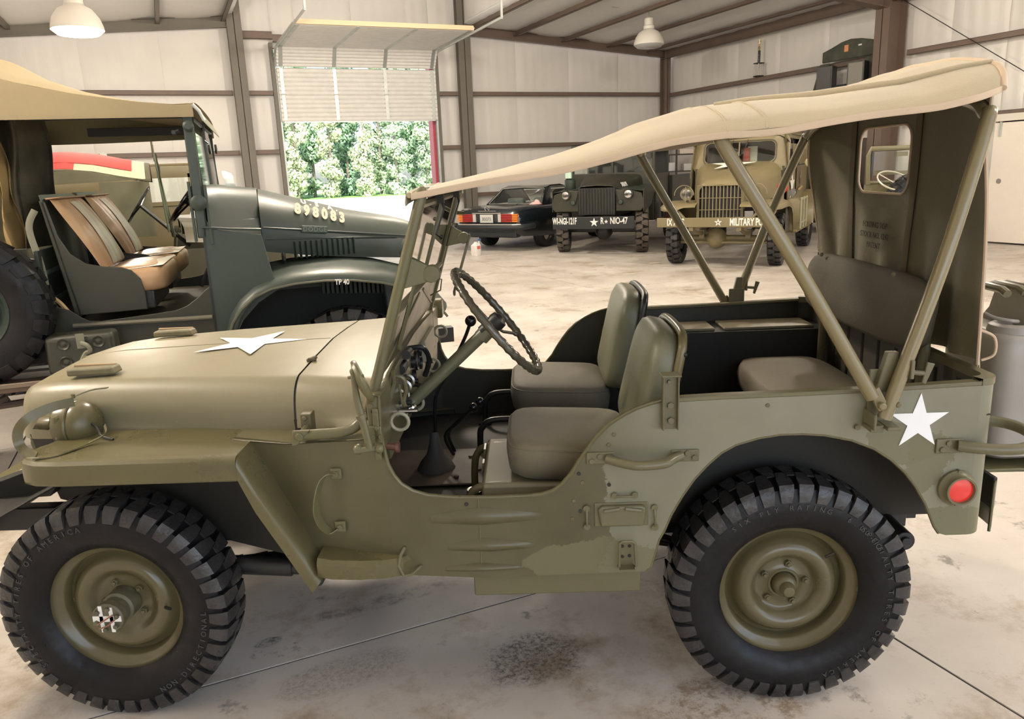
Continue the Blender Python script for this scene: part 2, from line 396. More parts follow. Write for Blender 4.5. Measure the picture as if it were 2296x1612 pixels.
wall('wall_front', (E1, N0), (E0, N0), (0, 1), lambda t: 5.2, holes=[(3.2, 16.6, 4.3)])
# roof: lean-tos left and right, raised centre
def roof(name, e0, e1, z0, z1):
    o = M()
    def fn(u, v):
        e = e0+(e1-e0)*u; n = N0+(N1-N0)*v
        k = (u*4) % 1; return (e, n, z0+(z1-z0)*u-.05*sin(pi*k)*(1 if 0 < u < 1 else 0)+.008*sin(n*9+e*3))
    o.grid(fn, 24, 90)
    r = struct(o.build(name, ROOFM, ang=80)); q = r.modifiers.new('s', 'SOLIDIFY'); q.thickness = .06; q.offset = 1 if False else -1
    return r
roof('ceiling_right', 7.5, E1+.1, roofz(7.5)+.34, roofz(E1)+.30)
roof('ceiling_left', E0-.1, 1.95, roofz(E0)+.30, roofz(1.95)+.34)
roof('ceiling_centre', 1.9, 7.55, 7.25, 7.25)
struct(M().box(7.50, 7.56, N0, N1, 5.28, 7.3).build('wall_clerestory_right', WALLM, smooth=False))
struct(M().box(1.90, 1.96, N0, N1, 5.28, 7.3).build('wall_clerestory_left', WALLM, smooth=False))
# steel
def ibeam(p, q, w, d, up=(0, 0, 1), t=.014, mt=REDOX, name='steel_beam', parent=None):
    # web depth d along 'up', flanges w wide
    p, q = Vector(p), Vector(q); a = (q-p).normalized(); u = Vector(up); u = (u-a*u.dot(a)).normalized(); s_ = a.cross(u)
    m = M()
    def bar(s0, s1, u0, u1):
        m.hexa([p+s_*s0+u*u0, p+s_*s1+u*u0, q+s_*s1+u*u0, q+s_*s0+u*u0, p+s_*s0+u*u1, p+s_*s1+u*u1, q+s_*s1+u*u1, q+s_*s0+u*u1])
    bar(-w/2, w/2, -d/2, -d/2+t); bar(-w/2, w/2, d/2-t, d/2); bar(-t/2, t/2, -d/2, d/2)
    return m.build(name, mt, parent, smooth=False)
def zbar(p, q, d=.20, w=.07, side=(0, 0, 1), face=(0, -1, 0), mt=REDOX, name='wall_girt'):
    # Z section: web in the wall plane direction 'face', flanges along 'side'
    p, q = Vector(p), Vector(q); s_ = Vector(side); f = Vector(face); m = M(); t = .006
    def bar(a0, a1, b0, b1):
        m.hexa([p+s_*a0+f*b0, p+s_*a1+f*b0, q+s_*a1+f*b0, q+s_*a0+f*b0, p+s_*a0+f*b1, p+s_*a1+f*b1, q+s_*a1+f*b1, q+s_*a0+f*b1])
    bar(-w/2, w/2, d/2-t, d/2); bar(-w/2, -w/2+t, 0, d/2); bar(w/2-t, w/2, d/2-.02, d/2); bar(-t/2, t/2, 0, d/2-t)
    return struct(m.build(name, mt, smooth=False))
NB = N1-.10
for z in (1.05, 2.28, 3.60):
    for (a, b) in ((E0, 1.80), (2.15, 2.72), (6.74, 7.28), (7.62, 13.5)):
        zbar((a, NB+.06, z), (b, NB+.06, z), w=.10)
zbar((2.15, NB+.06, 4.86), (2.80, NB+.06, 4.86), w=.16); zbar((2.8, NB+.06, 4.80), (6.7, NB+.06, 4.80), w=.16)
ER = E1-.10
for z in (2.26, 3.56):
    zbar((ER+.06, N1-.3, z), (ER+.06, 8.9, z), face=(-1, 0, 0), w=.10); zbar((ER+.06, 8.3, z), (ER+.06, N0+.2, z), face=(-1, 0, 0), w=.10)
for z in (1.05, 2.28, 3.60): zbar((E0+.04, N0+.2, z), (E0+.04, N1-.3, z), face=(1, 0, 0), w=.10)
# end wall columns (flanges face the hall)
def column(e, n, z, w=.33, d=.30, mt=REDOXD, up=(0, 1, 0)):
    o = struct(ibeam((e, n, 0), (e, n, z), w, d, up, mt=mt, name='steel_column'))
    M().box(e-.2, e+.2, n-.19, n+.19, 0, .02).build('base_plate', mt, o, smooth=False)
    return o
column(1.98, NB-.09, 7.0, .31, .20); column(7.46, NB-.09, 7.0, .33, .20)
column(13.60, NB-.12, 4.75, .20, .24, REDOX)
column(13.52, 8.60, 4.75, .33, .48, REDOX, up=(1, 0, 0)); column(E0+.3, 8.60, 4.6, .33, .48, REDOX, up=(1, 0, 0))
# rafters
def rafter(p, q, w, d, mt=REDOX): return struct(ibeam(p, q, w, d, mt=mt, name='roof_rafter'))
rafter((7.62, NB-.10, roofz(7.62)+.13), (13.7, NB-.10, roofz(13.7)+.13), .16, .22)
rafter((E0, NB-.10, roofz(E0)+.13), (1.85, NB-.10, roofz(1.85)+.13), .16, .24, REDOXD)
rafter((13.4, 8.60, 4.66), (4.7, 8.60, 5.5), .26, .55); rafter((4.7, 8.60, 5.5), (E0+.4, 8.60, 4.66), .26, .55)
# eave struts and purlins along the hall
def purlin(e, z, mt=REDOX, h=.27, n1=N1-.1):
    m = M(); w = .085; t = .006
    m.box(e-t/2, e+t/2, N0, n1, z, z+h); m.box(e-w, e, N0, n1, z, z+t); m.box(e, e+w, N0, n1, z+h-t, z+h); m.box(e-w, e-w+t, N0, n1, z, z+.018)
    return struct(m.build('roof_purlin', mt, smooth=False))
for e in (7.70, 8.95, 10.35, 11.75, 13.05): purlin(e, roofz(e)+.12)
purlin(13.60, roofz(13.6)-.02, h=.26)
for e in (1.8, .45, -.95, -2.35, -3.6): purlin(e, roofz(e)+.13, REDOXD)
# sag rod on the right wall
struct(M().cyl((13.62, 8.45, 4.55), (13.62, 5.2, 2.45), .008, 6).build('brace_rod', BLK))
# narrow white light strip above rafter between purlins is daylight on the insulation edge; flanges give it
# ================= overhead sectional door =================
dr = struct(part_empty('door_1', None, (0, 0, 0)))
DS = DOORP
def section(p0, p1, e0=2.81, e1=6.655):
    # ribbed steel section between path points p0 -> p1 (n, z); ribs run along e
    p0, p1 = Vector(p0), Vector(p1); L = (p1-p0).length; d = (p1-p0)/L; nv = Vector((-d.y, d.x)); K = 6; prof = []
    for i in range(K):
        t0 = L*i/K; t1 = L*(i+1)/K; w = t1-t0
        for f, h in ((.0, 0), (.10, .045), (.66, .045), (.76, 0)): prof.append((t0+w*f, h))
    prof.append((L, 0)); m = M()
    P = [p0+d*t+nv*h for t, h in prof]
    vs = [(e0, q.x, q.y) for q in P]+[(e1, q.x, q.y) for q in P]; n = len(P)
    m.add(vs, [(i, i+1, n+i+1, n+i) for i in range(n-1)])
    return m.build('door_panel', DS, dr, solid=.03, ang=20)
def stile(p0, p1, e):
    p0, p1 = Vector(p0), Vector(p1); d = (p1-p0).normalized(); nv = Vector((-d.y, d.x)); a = p0+d*.01; b = p1-d*.01; m = M()
    P = lambda q, h, s: (e+s, (q+nv*h).x, (q+nv*h).y)
    m.hexa([P(a, .01, -.05), P(a, .01, .05), P(b, .01, .05), P(b, .01, -.05), P(a, .06, -.045), P(a, .06, .045), P(b, .06, .045), P(b, .06, -.045)])
    return m.build('door_stile', GALV, dr, bevel=.004)
path = [(16.26, 2.96), (16.26, 3.56), (16.26, 4.15)]
path2 = [(16.25, 4.20), (15.98, 4.60)]
path3 = [(15.96, 4.62), (15.36, 4.63), (14.76, 4.635), (14.16, 4.64), (13.45, 4.65)]
for pp in (path, path2, path3):
    for a, b in zip(pp, pp[1:]):
        section(a, b)
        for e in (2.90, 4.13, 5.36, 6.56): stile(a, b, e)
M().box(2.86, 6.60, 16.22, 16.30, 2.93, 2.97).build('bottom_rail', GALV, dr, smooth=False)
lab(M().box(2.84, 6.62, 13.40, 13.46, 4.60, 4.69).build('top_rail', mat('bare_pine', (.72, .52, .34), .6), dr, smooth=False), 'pale tan edge board on the raised door')
for s_, e in ((1, 2.80), (-1, 6.67)):
    pts = [(e, 16.30, .02), (e, 16.30, 4.05)]+[(e, 16.30-.42+.42*cos(radians(a)), 4.13+.42*sin(radians(a))) for a in range(10, 91, 16)]+[(e, 12.0, 4.60)]
    M().tube(pts, .028, 6, up=(1, 0, 0)).build('door_track', GALV, dr, ang=30)
    M().box(e-.02, e+.02, 11.98, 12.02, 4.6, 5.45).build('track_hanger', GALV, dr, smooth=False)
    M().box(e-(.10 if s_ > 0 else -.02), e+(-.02 if s_ > 0 else .10), 16.28, 16.42, 0, 4.7).build('door_jamb', REDOXD, dr, smooth=False)
lab(M().box(6.60, 6.68, 16.50, 16.82, 0, 4.6).build('outer_jamb_trim', mat('red_trim', (.55, .10, .12), .5), dr, smooth=False), 'red outer jamb of the doorway')
# white sliding door on the right wall, with the store room behind it
d2 = struct(M().box(13.58, 13.63, 2.7, 6.30, .03, 2.10).build('door_2', mat('white_door_paint', (.80, .74, .66), .5, var=.02), bevel=.004))
M().box(13.52, 13.60, 2.4, 6.85, 2.12, 2.24).build('door_rail', mat('rail_paint', (.72, .68, .60), .5), d2, smooth=False)
for n in (6.18, 4.5, 2.9):
    m = M().box(13.555, 13.585, n-.02, n+.02, 1.86, 2.14); m.cyl((13.56, n, 2.14), (13.60, n, 2.14), .03, 12); m.build('door_hanger', GALV, d2, bevel=.002)
M().box(13.555, 13.585, 6.26, 6.29, .03, .32).build('door_edge_stay', mat('brown_hinge', (.30, .2, .12), .5), d2)
lab(M().cyl((13.572, 6.12, 1.10), (13.582, 6.12, 1.10), .045, 20).build('finger_pull', mat('pull_grey', (.35, .31, .30), .4, .3), d2), 'round grey finger pull')
# store room shelves glimpsed in the gap
sh = thing('storage_rack', 'dark storage rack glimpsed in the gap beside the white sliding door', 'rack', (14.35, 6.9, 0))
for z in (.25, .75, 1.25, 1.5, 1.62, 1.74, 1.86): M().box(-.4, .4, -.8, .5, z, z+.02).build('shelf', DOORP if z > 1.3 else BLK, sh, smooth=False)
for x in (-.4, .36):
    for y in (-.8, .46): M().box(x, x+.04, y, y+.04, 0, 2.0).build('post', DOORP, sh, smooth=False)
M().box(.37, .39, -.8, .5, .2, 1.5).build('back_panel', mat('rack_dark', (.05, .04, .035), .7), sh, smooth=False)
struct(M().box(14.1, 16.2, 2.2, 8.4, -.06, 0).build('floor_store', CONC, smooth=False)); struct(M().box(15.8, 15.9, 2.2, 8.4, 0, 3).build('wall_store', WALLM, smooth=False))
struct(M().box(14.1, 15.9, 8.3, 8.4, 0, 3).build('wall_store_end', WALLM, smooth=False)); struct(M().box(14.1, 15.9, 2.2, 2.3, 0, 3).build('wall_store_near', WALLM, smooth=False)); struct(M().box(14.1, 15.9, 2.2, 8.4, 2.9, 3).build('ceiling_store', WALLM, smooth=False))
# notice on the back wall
# ================= wheels =================
def tyre_mesh(R, rb, w, nl, m=None, groove=.70, taper=.0, lug=.014):
    # axis along y, outer face towards -y; R outer radius, rb bead radius, w half width
    m = m or M(); B = R-lug
    prof = [(rb, -w*.62), (rb+.012, -w*.80), (rb+(R-rb)*.30, -w*1.02), (rb+(R-rb)*.52, -w*1.04), (R-(R-rb)*.30, -w*.97), (B-.006, -w*.84), (B, -w*.35), (R-.004, -w*.16), (R-.002, 0)]
    prof = prof+[(r, -h) for r, h in reversed(prof[:-1])]
    m.k = 0; m.lathe(prof, ax=(0, 1, 0), n=96)
    m.k = 1
    for s in (-1, 1):
        for i in range(nl):
            a = 2*pi*(i+(.5 if s > 0 else 0))/nl; hw = pi/nl*groove; sk = .35*pi/nl
            # outline across the tread from centre to shoulder and down the sidewall
            sec = [(-.012*s*-1, R, .55), (w*.45, R, 1.0), (w*.86, R-.004, 1.05), (w*.985, R-(R-rb)*.12, 1.05), (w*1.035, R-(R-rb)*.26, .95), (w*1.045, R-(R-rb)*.36, .85)]
            top = []; bot = []
            for j, (y, r, f) in enumerate(sec):
                y = y if j else -.010
                off = sk*(j/5.-.4)
                for e in (-1, 1):
                    q = a+off+hw*f*e
                    top.append((r*cos(q), s*y, r*sin(q)))
                    rr = r-lug*(1.2 if j < 3 else .5); yy = y-(.012 if j >= 3 else 0)
                    bot.append((rr*cos(q), s*yy, rr*sin(q)))
            vs = top+bot; fs = []; n = 6; o = 12
            for j in range(n-1):
                p = 2*j; fs += [(p, p+1, p+3, p+2), (p, p+2, o+p+2, o+p), (p+1, o+p+1, o+p+3, p+3)]
            fs += [(0, o, o+1, 1), (10, 11, o+11, o+10)]
            m.add(vs, fs)
    m.k = 0
    return m
def hero_wheel(parent, loc, rz, front, label=None):
    w = part_empty('wheel', parent, loc, (0, 0, rz))
    if label: w['label'] = label
    T = tyre_mesh(.355, .205, .083, 38).build('tyre', [RUB, RUBD], w, ang=28)
    if front: T.rotation_euler = (0, .07, 0)
    rim = M()
    rp = [(.2225, .052), (.2245, .058), (.2225, .062), (.214, .060), (.209, .050), (.206, .042), (.200, .030), (.184, .026), (.179, .018), (.176, .004), (.174, -.04), (.18, -.055), (.205, -.06), (.222, -.066)]
    if not front:
        rp2 = [(.177, -.012), (.166, -.010), (.156, .006), (.148, .022), (.136, .034), (.124, .038), (.112, .036), (.100, .026), (.092, .012), (.086, .002), (.080, .000), (.050, .001), (.046, .006), (.040, .006), (.034, -.002), (.0, -.002)]
    else:
        rp2 = [(.177, -.012), (.166, -.010), (.156, .006), (.146, .020), (.132, .026), (.116, .024), (.104, .014), (.094, .002), (.086, -.004), (.078, -.005), (.060, -.004), (.0, -.004)]
    r_ = M().lathe([(r, -h) for r, h in rp], ax=(0, 1, 0), n=72); r_.lathe([(r, -h) for r, h in rp2], ax=(0, 1, 0), n=72)
    r_.build('rim', ODG, w, ang=50)
    face = .000 if not front else -.005
    for i in range(5):
        a = radians(72*i+(80 if not front else 110)); c = (.066*cos(a), .066*sin(a))
        n = M(); n.cyl((c[0], -face+.002, c[1]), (c[0], -face-.012, c[1]), .0115, 6); n.cyl((c[0], -face-.011, c[1]), (c[0], -face-.018, c[1]), .0065, 10)
        n.build('wheel_nut', ODG, w, bevel=.0012)
    if not front:
        M().lathe([(.036, .0), (.036, -.022), (.032, -.032), (.023, -.037), (.021, -.052), (.016, -.060), (0, -.062)], ax=(0, 1, 0), n=28).build('hub_cap', ODG, w, ang=40)
    else:
        h = M(); h.lathe([(.050, .0), (.050, -.045), (.042, -.05), (.042, -.075), (.048, -.078), (.048, -.100), (.044, -.104), (0, -.104)], ax=(0, 1, 0), n=30)
        for i in range(6):
            a = i*pi/3+.3; h.cyl((.034*cos(a), -.103, .034*sin(a)), (.034*cos(a), -.114, .034*sin(a)), .0075, 6)
        h.build('front_hub', mat('hub_grime', (.10, .09, .055), .5, var=.3, vscale=30), w, bevel=.001)
        q = M(); q.box(-.043, .043, -.1065, -.104, -.008, .010); q.box(-.022, -.011, -.1065, -.104, -.043, .043); q.box(.009, .020, -.1065, -.104, -.043, .038)
        lab(q.build('hub_paint_bars', WHT, w, smooth=False), 'white painted bars on the hub face')
        z = M(); z.tube([(-.026, -.116, -.012), (.0, -.117, .004), (.026, -.116, .020)], .0022, 6); z.tube([(-.022, -.116, -.026), (.004, -.117, -.016), (.03, -.116, .004)], .0022, 6)
        lab(z.build('lock_wire', mat('rusty_wire', (.32, .16, .10), .5, .5), w), 'rusty twisted lock wire')
        M().tube([(.14, -.03, -.01), (.155, -.042, -.006), (.165, -.048, -.004)], .005, 8).build('valve_stem', BLK, w)
    if not front: M().tube([(.11, -.035, .10), (.122, -.045, .112), (.13, -.046, .118)], .0045, 8).build('valve_stem', BLK, w)
    # drum behind
    M().lathe([(.0, .02), (.135, .02), (.135, .07), (.0, .07)], ax=(0, 1, 0), n=40).build('brake_drum', ODD, w, ang=40)
    return w
SIDEW = mat('sidewall_letters', (.055, .053, .053), .45)
def arc_text(txt, par, r, a_mid, yface, size, cw=True, lift=.0012, matl=None, step=None):
    # raised letters on a tyre sidewall facing -y; angles in degrees, 90 = top; reading clockwise with tops outward
    step = step or degrees_for(size, r); n = len(txt)
    for i, ch in enumerate(txt):
        if ch == ' ': continue
        k = i-(n-1)/2; a = radians(a_mid - k*step if cw else a_mid + k*step)
        o = (r*cos(a), yface, r*sin(a)); rad = Vector((cos(a), 0, sin(a))); tan = Vector((sin(a), 0, -cos(a)))
        if not cw: rad = -rad; tan = -tan
        mtx = frame(o, tan, rad)
        yield ch, mtx
def degrees_for(size, r): return math.degrees(size*.78/r)
def letters_mesh(items, size, name, mt, parent, extrude=.0012):
    # many letters joined as one raised inscription
    m = M()
    cache = {}
    for ch, mtx in items:
        if ch not in cache:
            cu = bpy.data.curves.new('t', 'FONT'); cu.body = ch; cu.size = size; cu.extrude = extrude; cu.align_x = 'CENTER'; cu.align_y = 'CENTER'; cu.resolution_u = 2
            t = bpy.data.objects.new('t', cu); COL.objects.link(t); me = bpy.data.meshes.new_from_object(t.evaluated_get(bpy.context.evaluated_depsgraph_get())); bpy.data.objects.remove(t)
            cache[ch] = ([v.co.copy() for v in me.vertices], [tuple(p.vertices) for p in me.polygons]); bpy.data.meshes.remove(me)
        v, f = cache[ch]; m.add([mtx @ q for q in v], f)
    me = bpy.data.meshes.new(name); me.from_pydata(m.v, [], m.f); me.materials.append(mt)
    o = bpy.data.objects.new(name, me); COL.objects.link(o); o.parent = parent; return o
# plainer wheel for the vehicles further off
_wc = {}
def far_wheel(parent, loc, rz, R=.40, rb=.22, w=.095, rim=None, nl=26, dust=None, y_disc=.02):
    key = (R, rb, w, nl, (rim or DKG).name)
    W0 = part_empty('wheel', parent, loc, (0, 0, rz))
    if key not in _wc:
        a = tyre_mesh(R, rb, w, nl, lug=.018).build('tyre', [RUB, dust or RUBD], W0, ang=28)
        r_ = M().lathe([(rb+.012, -w*.66), (rb+.004, -w*.72), (rb-.015, -w*.55), (rb-.03, -w*.2), (rb-.05, -.01), (rb-.075, -w*.3), (rb-.11, -w*.3), (.075, -w*.05), (.05, -w*.1), (.045, -w*.8), (.02, -w*.9), (0, -w*.9)], ax=(0, 1, 0), n=40)
        for i in range(5): r_.cyl((.065*cos(i*1.257), -w*.05, .065*sin(i*1.257)), (.065*cos(i*1.257), -w*.3, .065*sin(i*1.257)), .012, 6)
        b = r_.build('rim', rim or DKG, W0, ang=50)
        c = M().lathe([(0, .02), (rb-.04, .02), (rb-.04, .08), (0, .08)], ax=(0, 1, 0), n=24).build('brake_drum', ODD, W0)
        _wc[key] = (a, b, c)
    else:
        for s_ in _wc[key]:
            c = s_.copy(); COL.objects.link(c); c.parent = W0
    return W0
# ================= the hero vehicle (local x runs from its nose to its tail, near side is -y) =================
J = thing('utility_vehicle', 'olive drab open quarter-ton military utility vehicle with tan canvas top, filling the foreground', 'military vehicle', (0, 0, 0), YAW)
HB = .71
def flat_y(x): return -HB + max(0, .87-x)*.26
# ---- side panels ----
A_ = [(.40, .872), (.57, .865), (.80, .892), (.828, .92), (.846, 1.02), (.868, 1.022), (.863, .926), (.868, .87), (.868, .475), (.60, .475)]
door = [(.868, .87), (.876, .819), (.890, .785), (.909, .758), (.940, .736), (.983, .721), (1.06, .712), (1.16, .709), (1.26, .710), (1.305, .714), (1.338, .724), (1.363, .743), (1.390, .775), (1.414, .815), (1.440, .853), (1.465, .885), (1.50, .918), (1.539, .943), (1.575, .960), (1.612, .972), (1.661, .983)]
archp = [(2.415, .578), (2.384, .648), (2.352, .702), (2.320, .744), (2.277, .785), (2.229, .818), (2.165, .845), (2.091, .862), (2.03, .868), (1.969, .868), (1.91, .860), (1.847, .842), (1.808, .820), (1.774, .789), (1.735, .745), (1.701, .693), (1.672, .640), (1.652, .589), (1.637, .562), (1.614, .475), (1.600, .463)]
B_ = door+[(1.80, .987), (2.00, .989), (2.186, .992), (2.35, .997), (2.505, 1.002), (2.505, .550), (2.449, .550), (2.43, .556)]+archp+[(1.40, .461), (1.122, .457), (1.00, .466), (.868, .475)]
def side(sgn):
    m = M()
    for poly in (A_, B_):
        n = len(poly); vs = [(x, sgn*-flat_y(x) if sgn < 0 else -flat_y(x), z) for x, z in poly]
        vs = [(x, sgn*abs(flat_y(x)), z) for x, z in poly]
        vi = [(x, sgn*(abs(flat_y(x))-.004), z) for x, z in poly]
        m.add(vs+vi, [tuple(range(n)), tuple(reversed(range(n, 2*n)))]+[(i, (i+1) % n, n+(i+1) % n, n+i) for i in range(n)])
    # rounded rear corner
    cr = arc(2.505, HB-.055, .055, 90, 0, 6); cs = [(x, sgn*y) for x, y in cr]; ci = [(x-.003, sgn*(y-.003)) for x, y in cr]
    k = len(cs)
    m.add([(x, y, .550+.0*i) for i, (x, y) in enumerate(cs)]+[(x, y, 1.002+.001*i) for i, (x, y) in enumerate(cs)], [(i, i+1, k+i+1, k+i) for i in range(k-1)])
    m.add([(x, y, .55) for x, y in ci]+[(x, y, 1.004) for x, y in ci], [(i, i+1, k+i+1, k+i) for i in range(k-1)])
    # stamped strengthening ribs by the step-in
    for zc, hh, xa, xb in ((.652, .028, .985, 1.33), (.562, .022, 1.03, 1.30), (.492, .014, 1.02, 1.26)):
        m.grid(lambda u, v: (xa+(xb-xa)*u, sgn*(HB+.0005+.015*max(0, sin(pi*v))*max(0, min(1, (.5-abs(u-.42))*2.2))), zc+hh*(1-2*v)*(.25+1.3*(.58-abs(u-.42))) - .012*abs(u-.4)), 26, 10)
    return m
tub = part_empty('body_tub', J)
side(-1).build('side_panel', SIDEP, tub, ang=30); side(1).build('side_panel', mat('far_side_shaded_olive', (.04, .037, .026), .45, var=.15), tub, ang=30)  # far panel: near-black colour carries the shade under the canvas
M().box(1.122, 1.126, -HB-.0025, -HB+.002, .47, .709).build('weld_seam', OD, tub, bevel=.002)
def lip(pts, r=.006, n=8): return M().tube(pts, r, n)
for s in (-1, 1):
    m = lip([(x, s*HB, z) for x, z in [(.846, 1.02), (.866, 1.02), (.863, .926)]+door])
    m.tube([(x, s*(HB-.003), z) for x, z in [(2.43, .556)]+archp], .0045, 6)
    m.build('rolled_edge', ODF, tub)
    # top rail with inward flange
    m = M()
    top = [(1.661, .983), (1.80, .987), (2.00, .989), (2.186, .992), (2.35, .997), (2.505, 1.002)]
    for (xa, za), (xb, zb) in zip(top, top[1:]):
        m.hexa([(xa, s*(HB+.002), za-.012), (xb, s*(HB+.002), zb-.012), (xb, s*(HB-.032), zb-.012), (xa, s*(HB-.032), za-.012), (xa, s*(HB+.002), za), (xb, s*(HB+.002), zb), (xb, s*(HB-.032), zb), (xa, s*(HB-.032), za)])
    m.build('top_rail', OD, tub, bevel=.003)
# rear panel, its top rail and corners
m = M(); m.box(2.557, 2.561, -HB+.055, HB-.055, .55, 1.008); m.build('rear_panel', OD, tub)
ring_o = [(2.505, -HB-.002)]+[(x+.002, -y-.002) for x, y in arc(2.505, HB-.055, .055, 90, 0, 6)][1:]+[(2.563, HB-.055)]+[(x+.002, y+.002) for x, y in arc(2.505, HB-.055, .055, 0, 90, 6)][1:]
ring_i = [(2.495, -HB+.032)]+[(x, -y) for x, y in arc(2.495, HB-.072, .04, 90, 0, 6)][1:]+[(2.532, HB-.075)]+[(x, y) for x, y in arc(2.495, HB-.072, .04, 0, 90, 6)][1:]
k = len(ring_o); m = M()
m.add([(x, y, 1.009) for x, y in ring_o]+[(x, y, 1.009) for x, y in ring_i]+[(x, y, .990) for x, y in ring_o]+[(x, y, .985) for x, y in ring_i],
      [(i, i+1, k+i+1, k+i) for i in range(k-1)]+[(2*k+i, 3*k+i, 3*k+i+1, 2*k+i+1) for i in range(k-1)]+[(i, 2*k+i, 2*k+i+1, i+1) for i in range(k-1)]+[(k+i, k+i+1, 3*k+i+1, 3*k+i) for i in range(k-1)])
m.build('rear_rail', OD, tub, ang=30)
# floor, firewall, wheel housings, inner rear panel with pressed ribs
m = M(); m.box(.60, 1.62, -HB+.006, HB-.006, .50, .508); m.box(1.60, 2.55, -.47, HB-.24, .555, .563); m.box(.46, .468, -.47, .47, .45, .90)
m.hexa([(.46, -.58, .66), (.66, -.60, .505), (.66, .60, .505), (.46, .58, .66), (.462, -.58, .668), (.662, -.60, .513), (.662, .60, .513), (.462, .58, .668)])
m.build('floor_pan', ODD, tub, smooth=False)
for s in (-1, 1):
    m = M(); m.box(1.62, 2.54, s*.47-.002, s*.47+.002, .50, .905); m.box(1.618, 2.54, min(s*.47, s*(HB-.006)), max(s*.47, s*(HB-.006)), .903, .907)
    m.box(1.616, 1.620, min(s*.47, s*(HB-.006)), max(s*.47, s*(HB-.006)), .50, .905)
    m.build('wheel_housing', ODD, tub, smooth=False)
    for (xa, xb) in ((1.70, 2.08), (2.12, 2.50)):
        q = M().box(xa, xb, min(s*.49, s*.66), max(s*.49, s*.66), .907, .919)
        q.build('locker_lid', mat('pale_lid_olive', (.20, .17, .11), .5, var=.15), tub, bevel=.004)  # lids a paler olive than the housings
# tub shade is put into the dark colour of the inner faces and liner panel
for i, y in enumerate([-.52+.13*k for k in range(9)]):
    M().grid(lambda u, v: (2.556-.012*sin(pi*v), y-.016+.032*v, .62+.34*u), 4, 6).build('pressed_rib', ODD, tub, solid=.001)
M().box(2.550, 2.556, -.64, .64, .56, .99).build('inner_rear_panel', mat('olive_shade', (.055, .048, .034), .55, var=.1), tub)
# ---- hood and cowl ----
def interp(x, T):
    for (a, *p), (b, *q) in zip(T, T[1:]):
        if x <= b: t = (x-a)/(b-a); return [u+(v-u)*t for u, v in zip(p, q)]
    return list(T[-1][1:])
#        x     wt    wb    zt     zb    r
HT = [(-.385, .27, .355, .962, .815, .07), (-.37, .295, .365, .985, .815, .07), (-.34, .305, .375, .998, .815, .08), (-.20, .325, .395, 1.012, .818, .085), (.10, .365, .445, 1.022, .826, .09), (.57, .425, .525, 1.030, .846, .10), (.86, .50, .672, 1.034, .895, .10)]
def section(x, dz=0, n=8):
    wt, wb, zt, zb, r = interp(x, HT); L = []
    # from near bottom up, over, to far bottom
    wm = wt+r*.95; pts = [(-wb, zb), (-(wb*.25+wm*.75)-.0, zt-r*1.25)]
    pts += [(-(wt+r*.95*cos(radians(a))), zt-.012-(r*1.05)*(1-sin(radians(a)))) for a in range(10, 91, 12)]
    pts += [(-wt*.55, zt-.002), (0, zt+.006)]
    pts = pts+[(-y, z) for y, z in reversed(pts[:-1])]
    return [(x, y, z+dz) for y, z in pts]
m = M()
for xs_ in ([-.385, -.37, -.34, -.27, -.20, 0, .10, .25, .40, .565],):
    m.loft([section(x) for x in xs_], closed=False, caps=False)
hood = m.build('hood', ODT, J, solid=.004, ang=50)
# centre hinge line
M().tube([(-.36, 0, 1.000), (-.2, 0, 1.019), (.1, 0, 1.0285), (.56, 0, 1.0365)], .0028, 6).build('centre_seam', OD, hood)
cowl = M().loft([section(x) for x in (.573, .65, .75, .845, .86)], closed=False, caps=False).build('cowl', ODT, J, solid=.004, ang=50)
M().loft([[(p[0], p[1]*.997, p[2]-.005) for p in section(x, -.002)] for x in (.55, .585)], closed=False, caps=False).build('cowl_seal', BLK, J, solid=.006)
c = M()
for y, z in ((-.30, 1.028),): c.cyl((.555, y, z), (.588, y, z+.012), .006, 8); c.box(.56, .585, y-.008, y+.008, z, z+.010)
c.build('hood_catch_peg', OD, cowl, bevel=.001)
# wooden blocks the windshield rests on
for y in (-.31, .29):
    b = M(); b.hexa([(-.225, y-.028, 1.010), (-.065, y-.028, 1.014), (-.065, y+.028, 1.014), (-.225, y+.028, 1.010), (-.225, y-.028, 1.034), (-.075, y-.028, 1.038), (-.075, y+.028, 1.038), (-.225, y+.028, 1.034)])
    bo = lab(b.build('rest_block', mat('olive_wood', (.15, .13, .07), .6, var=.15, vscale=20), hood, bevel=.006), 'olive painted wooden rest block')
    M().box(-.22, -.08, y+.012, y+.022, 1.034, 1.041).build('strap_slot', mat('strap_tan', (.35, .25, .14), .8), bo, bevel=.002)
# hood star (slightly proud paint)
st = star_pts((0, 0), .20, 90)
def hood_star():
    m = M(); sp = [(.268+q[1], q[0]) for q in star_pts((0, 0), .205, 90)]
    # star points to the tail; drape over the flat of the hood
    cx, cy = .268, 0; vs = [(cx, cy, 1.0345)]; n = 10
    vs += [(x, y, interp(x, HT)[2]+.0095-.004*(abs(y)/.25)**1.5) for x, y in sp]
    m.add(vs, [(0, 1+i, 1+(i+1) % n) for i in range(n)])
    return m
lab(hood_star().build('hood_star', WHT, hood, smooth=False), 'white five-pointed star on the hood')
# ---- grille ----
g = M()
gp = [(y, z) for _, y, z in section(-.37)]
g.prism([(y*.98, z-.006) for y, z in gp]+[(.33, .60), (-.33, .60)], 'x', -.372, -.362)
gr = g.build('grille', OD, J, ang=30)
for i in range(9):
    y = -.22+.055*i; M().prism(arc(y, .90, .011, 0, 180, 6)+arc(y, .66, .011, 180, 360, 6), 'x', -.376, -.372).build('grille_slot', BLK, gr)
for y in (-.255, .255): M().lathe([(0, .0), (.06, 0), (.075, -.01), (.083, -.01), (.083, .02)], (-.378, y, .80), (1, 0, 0), 28).build('headlight', CHR, gr)
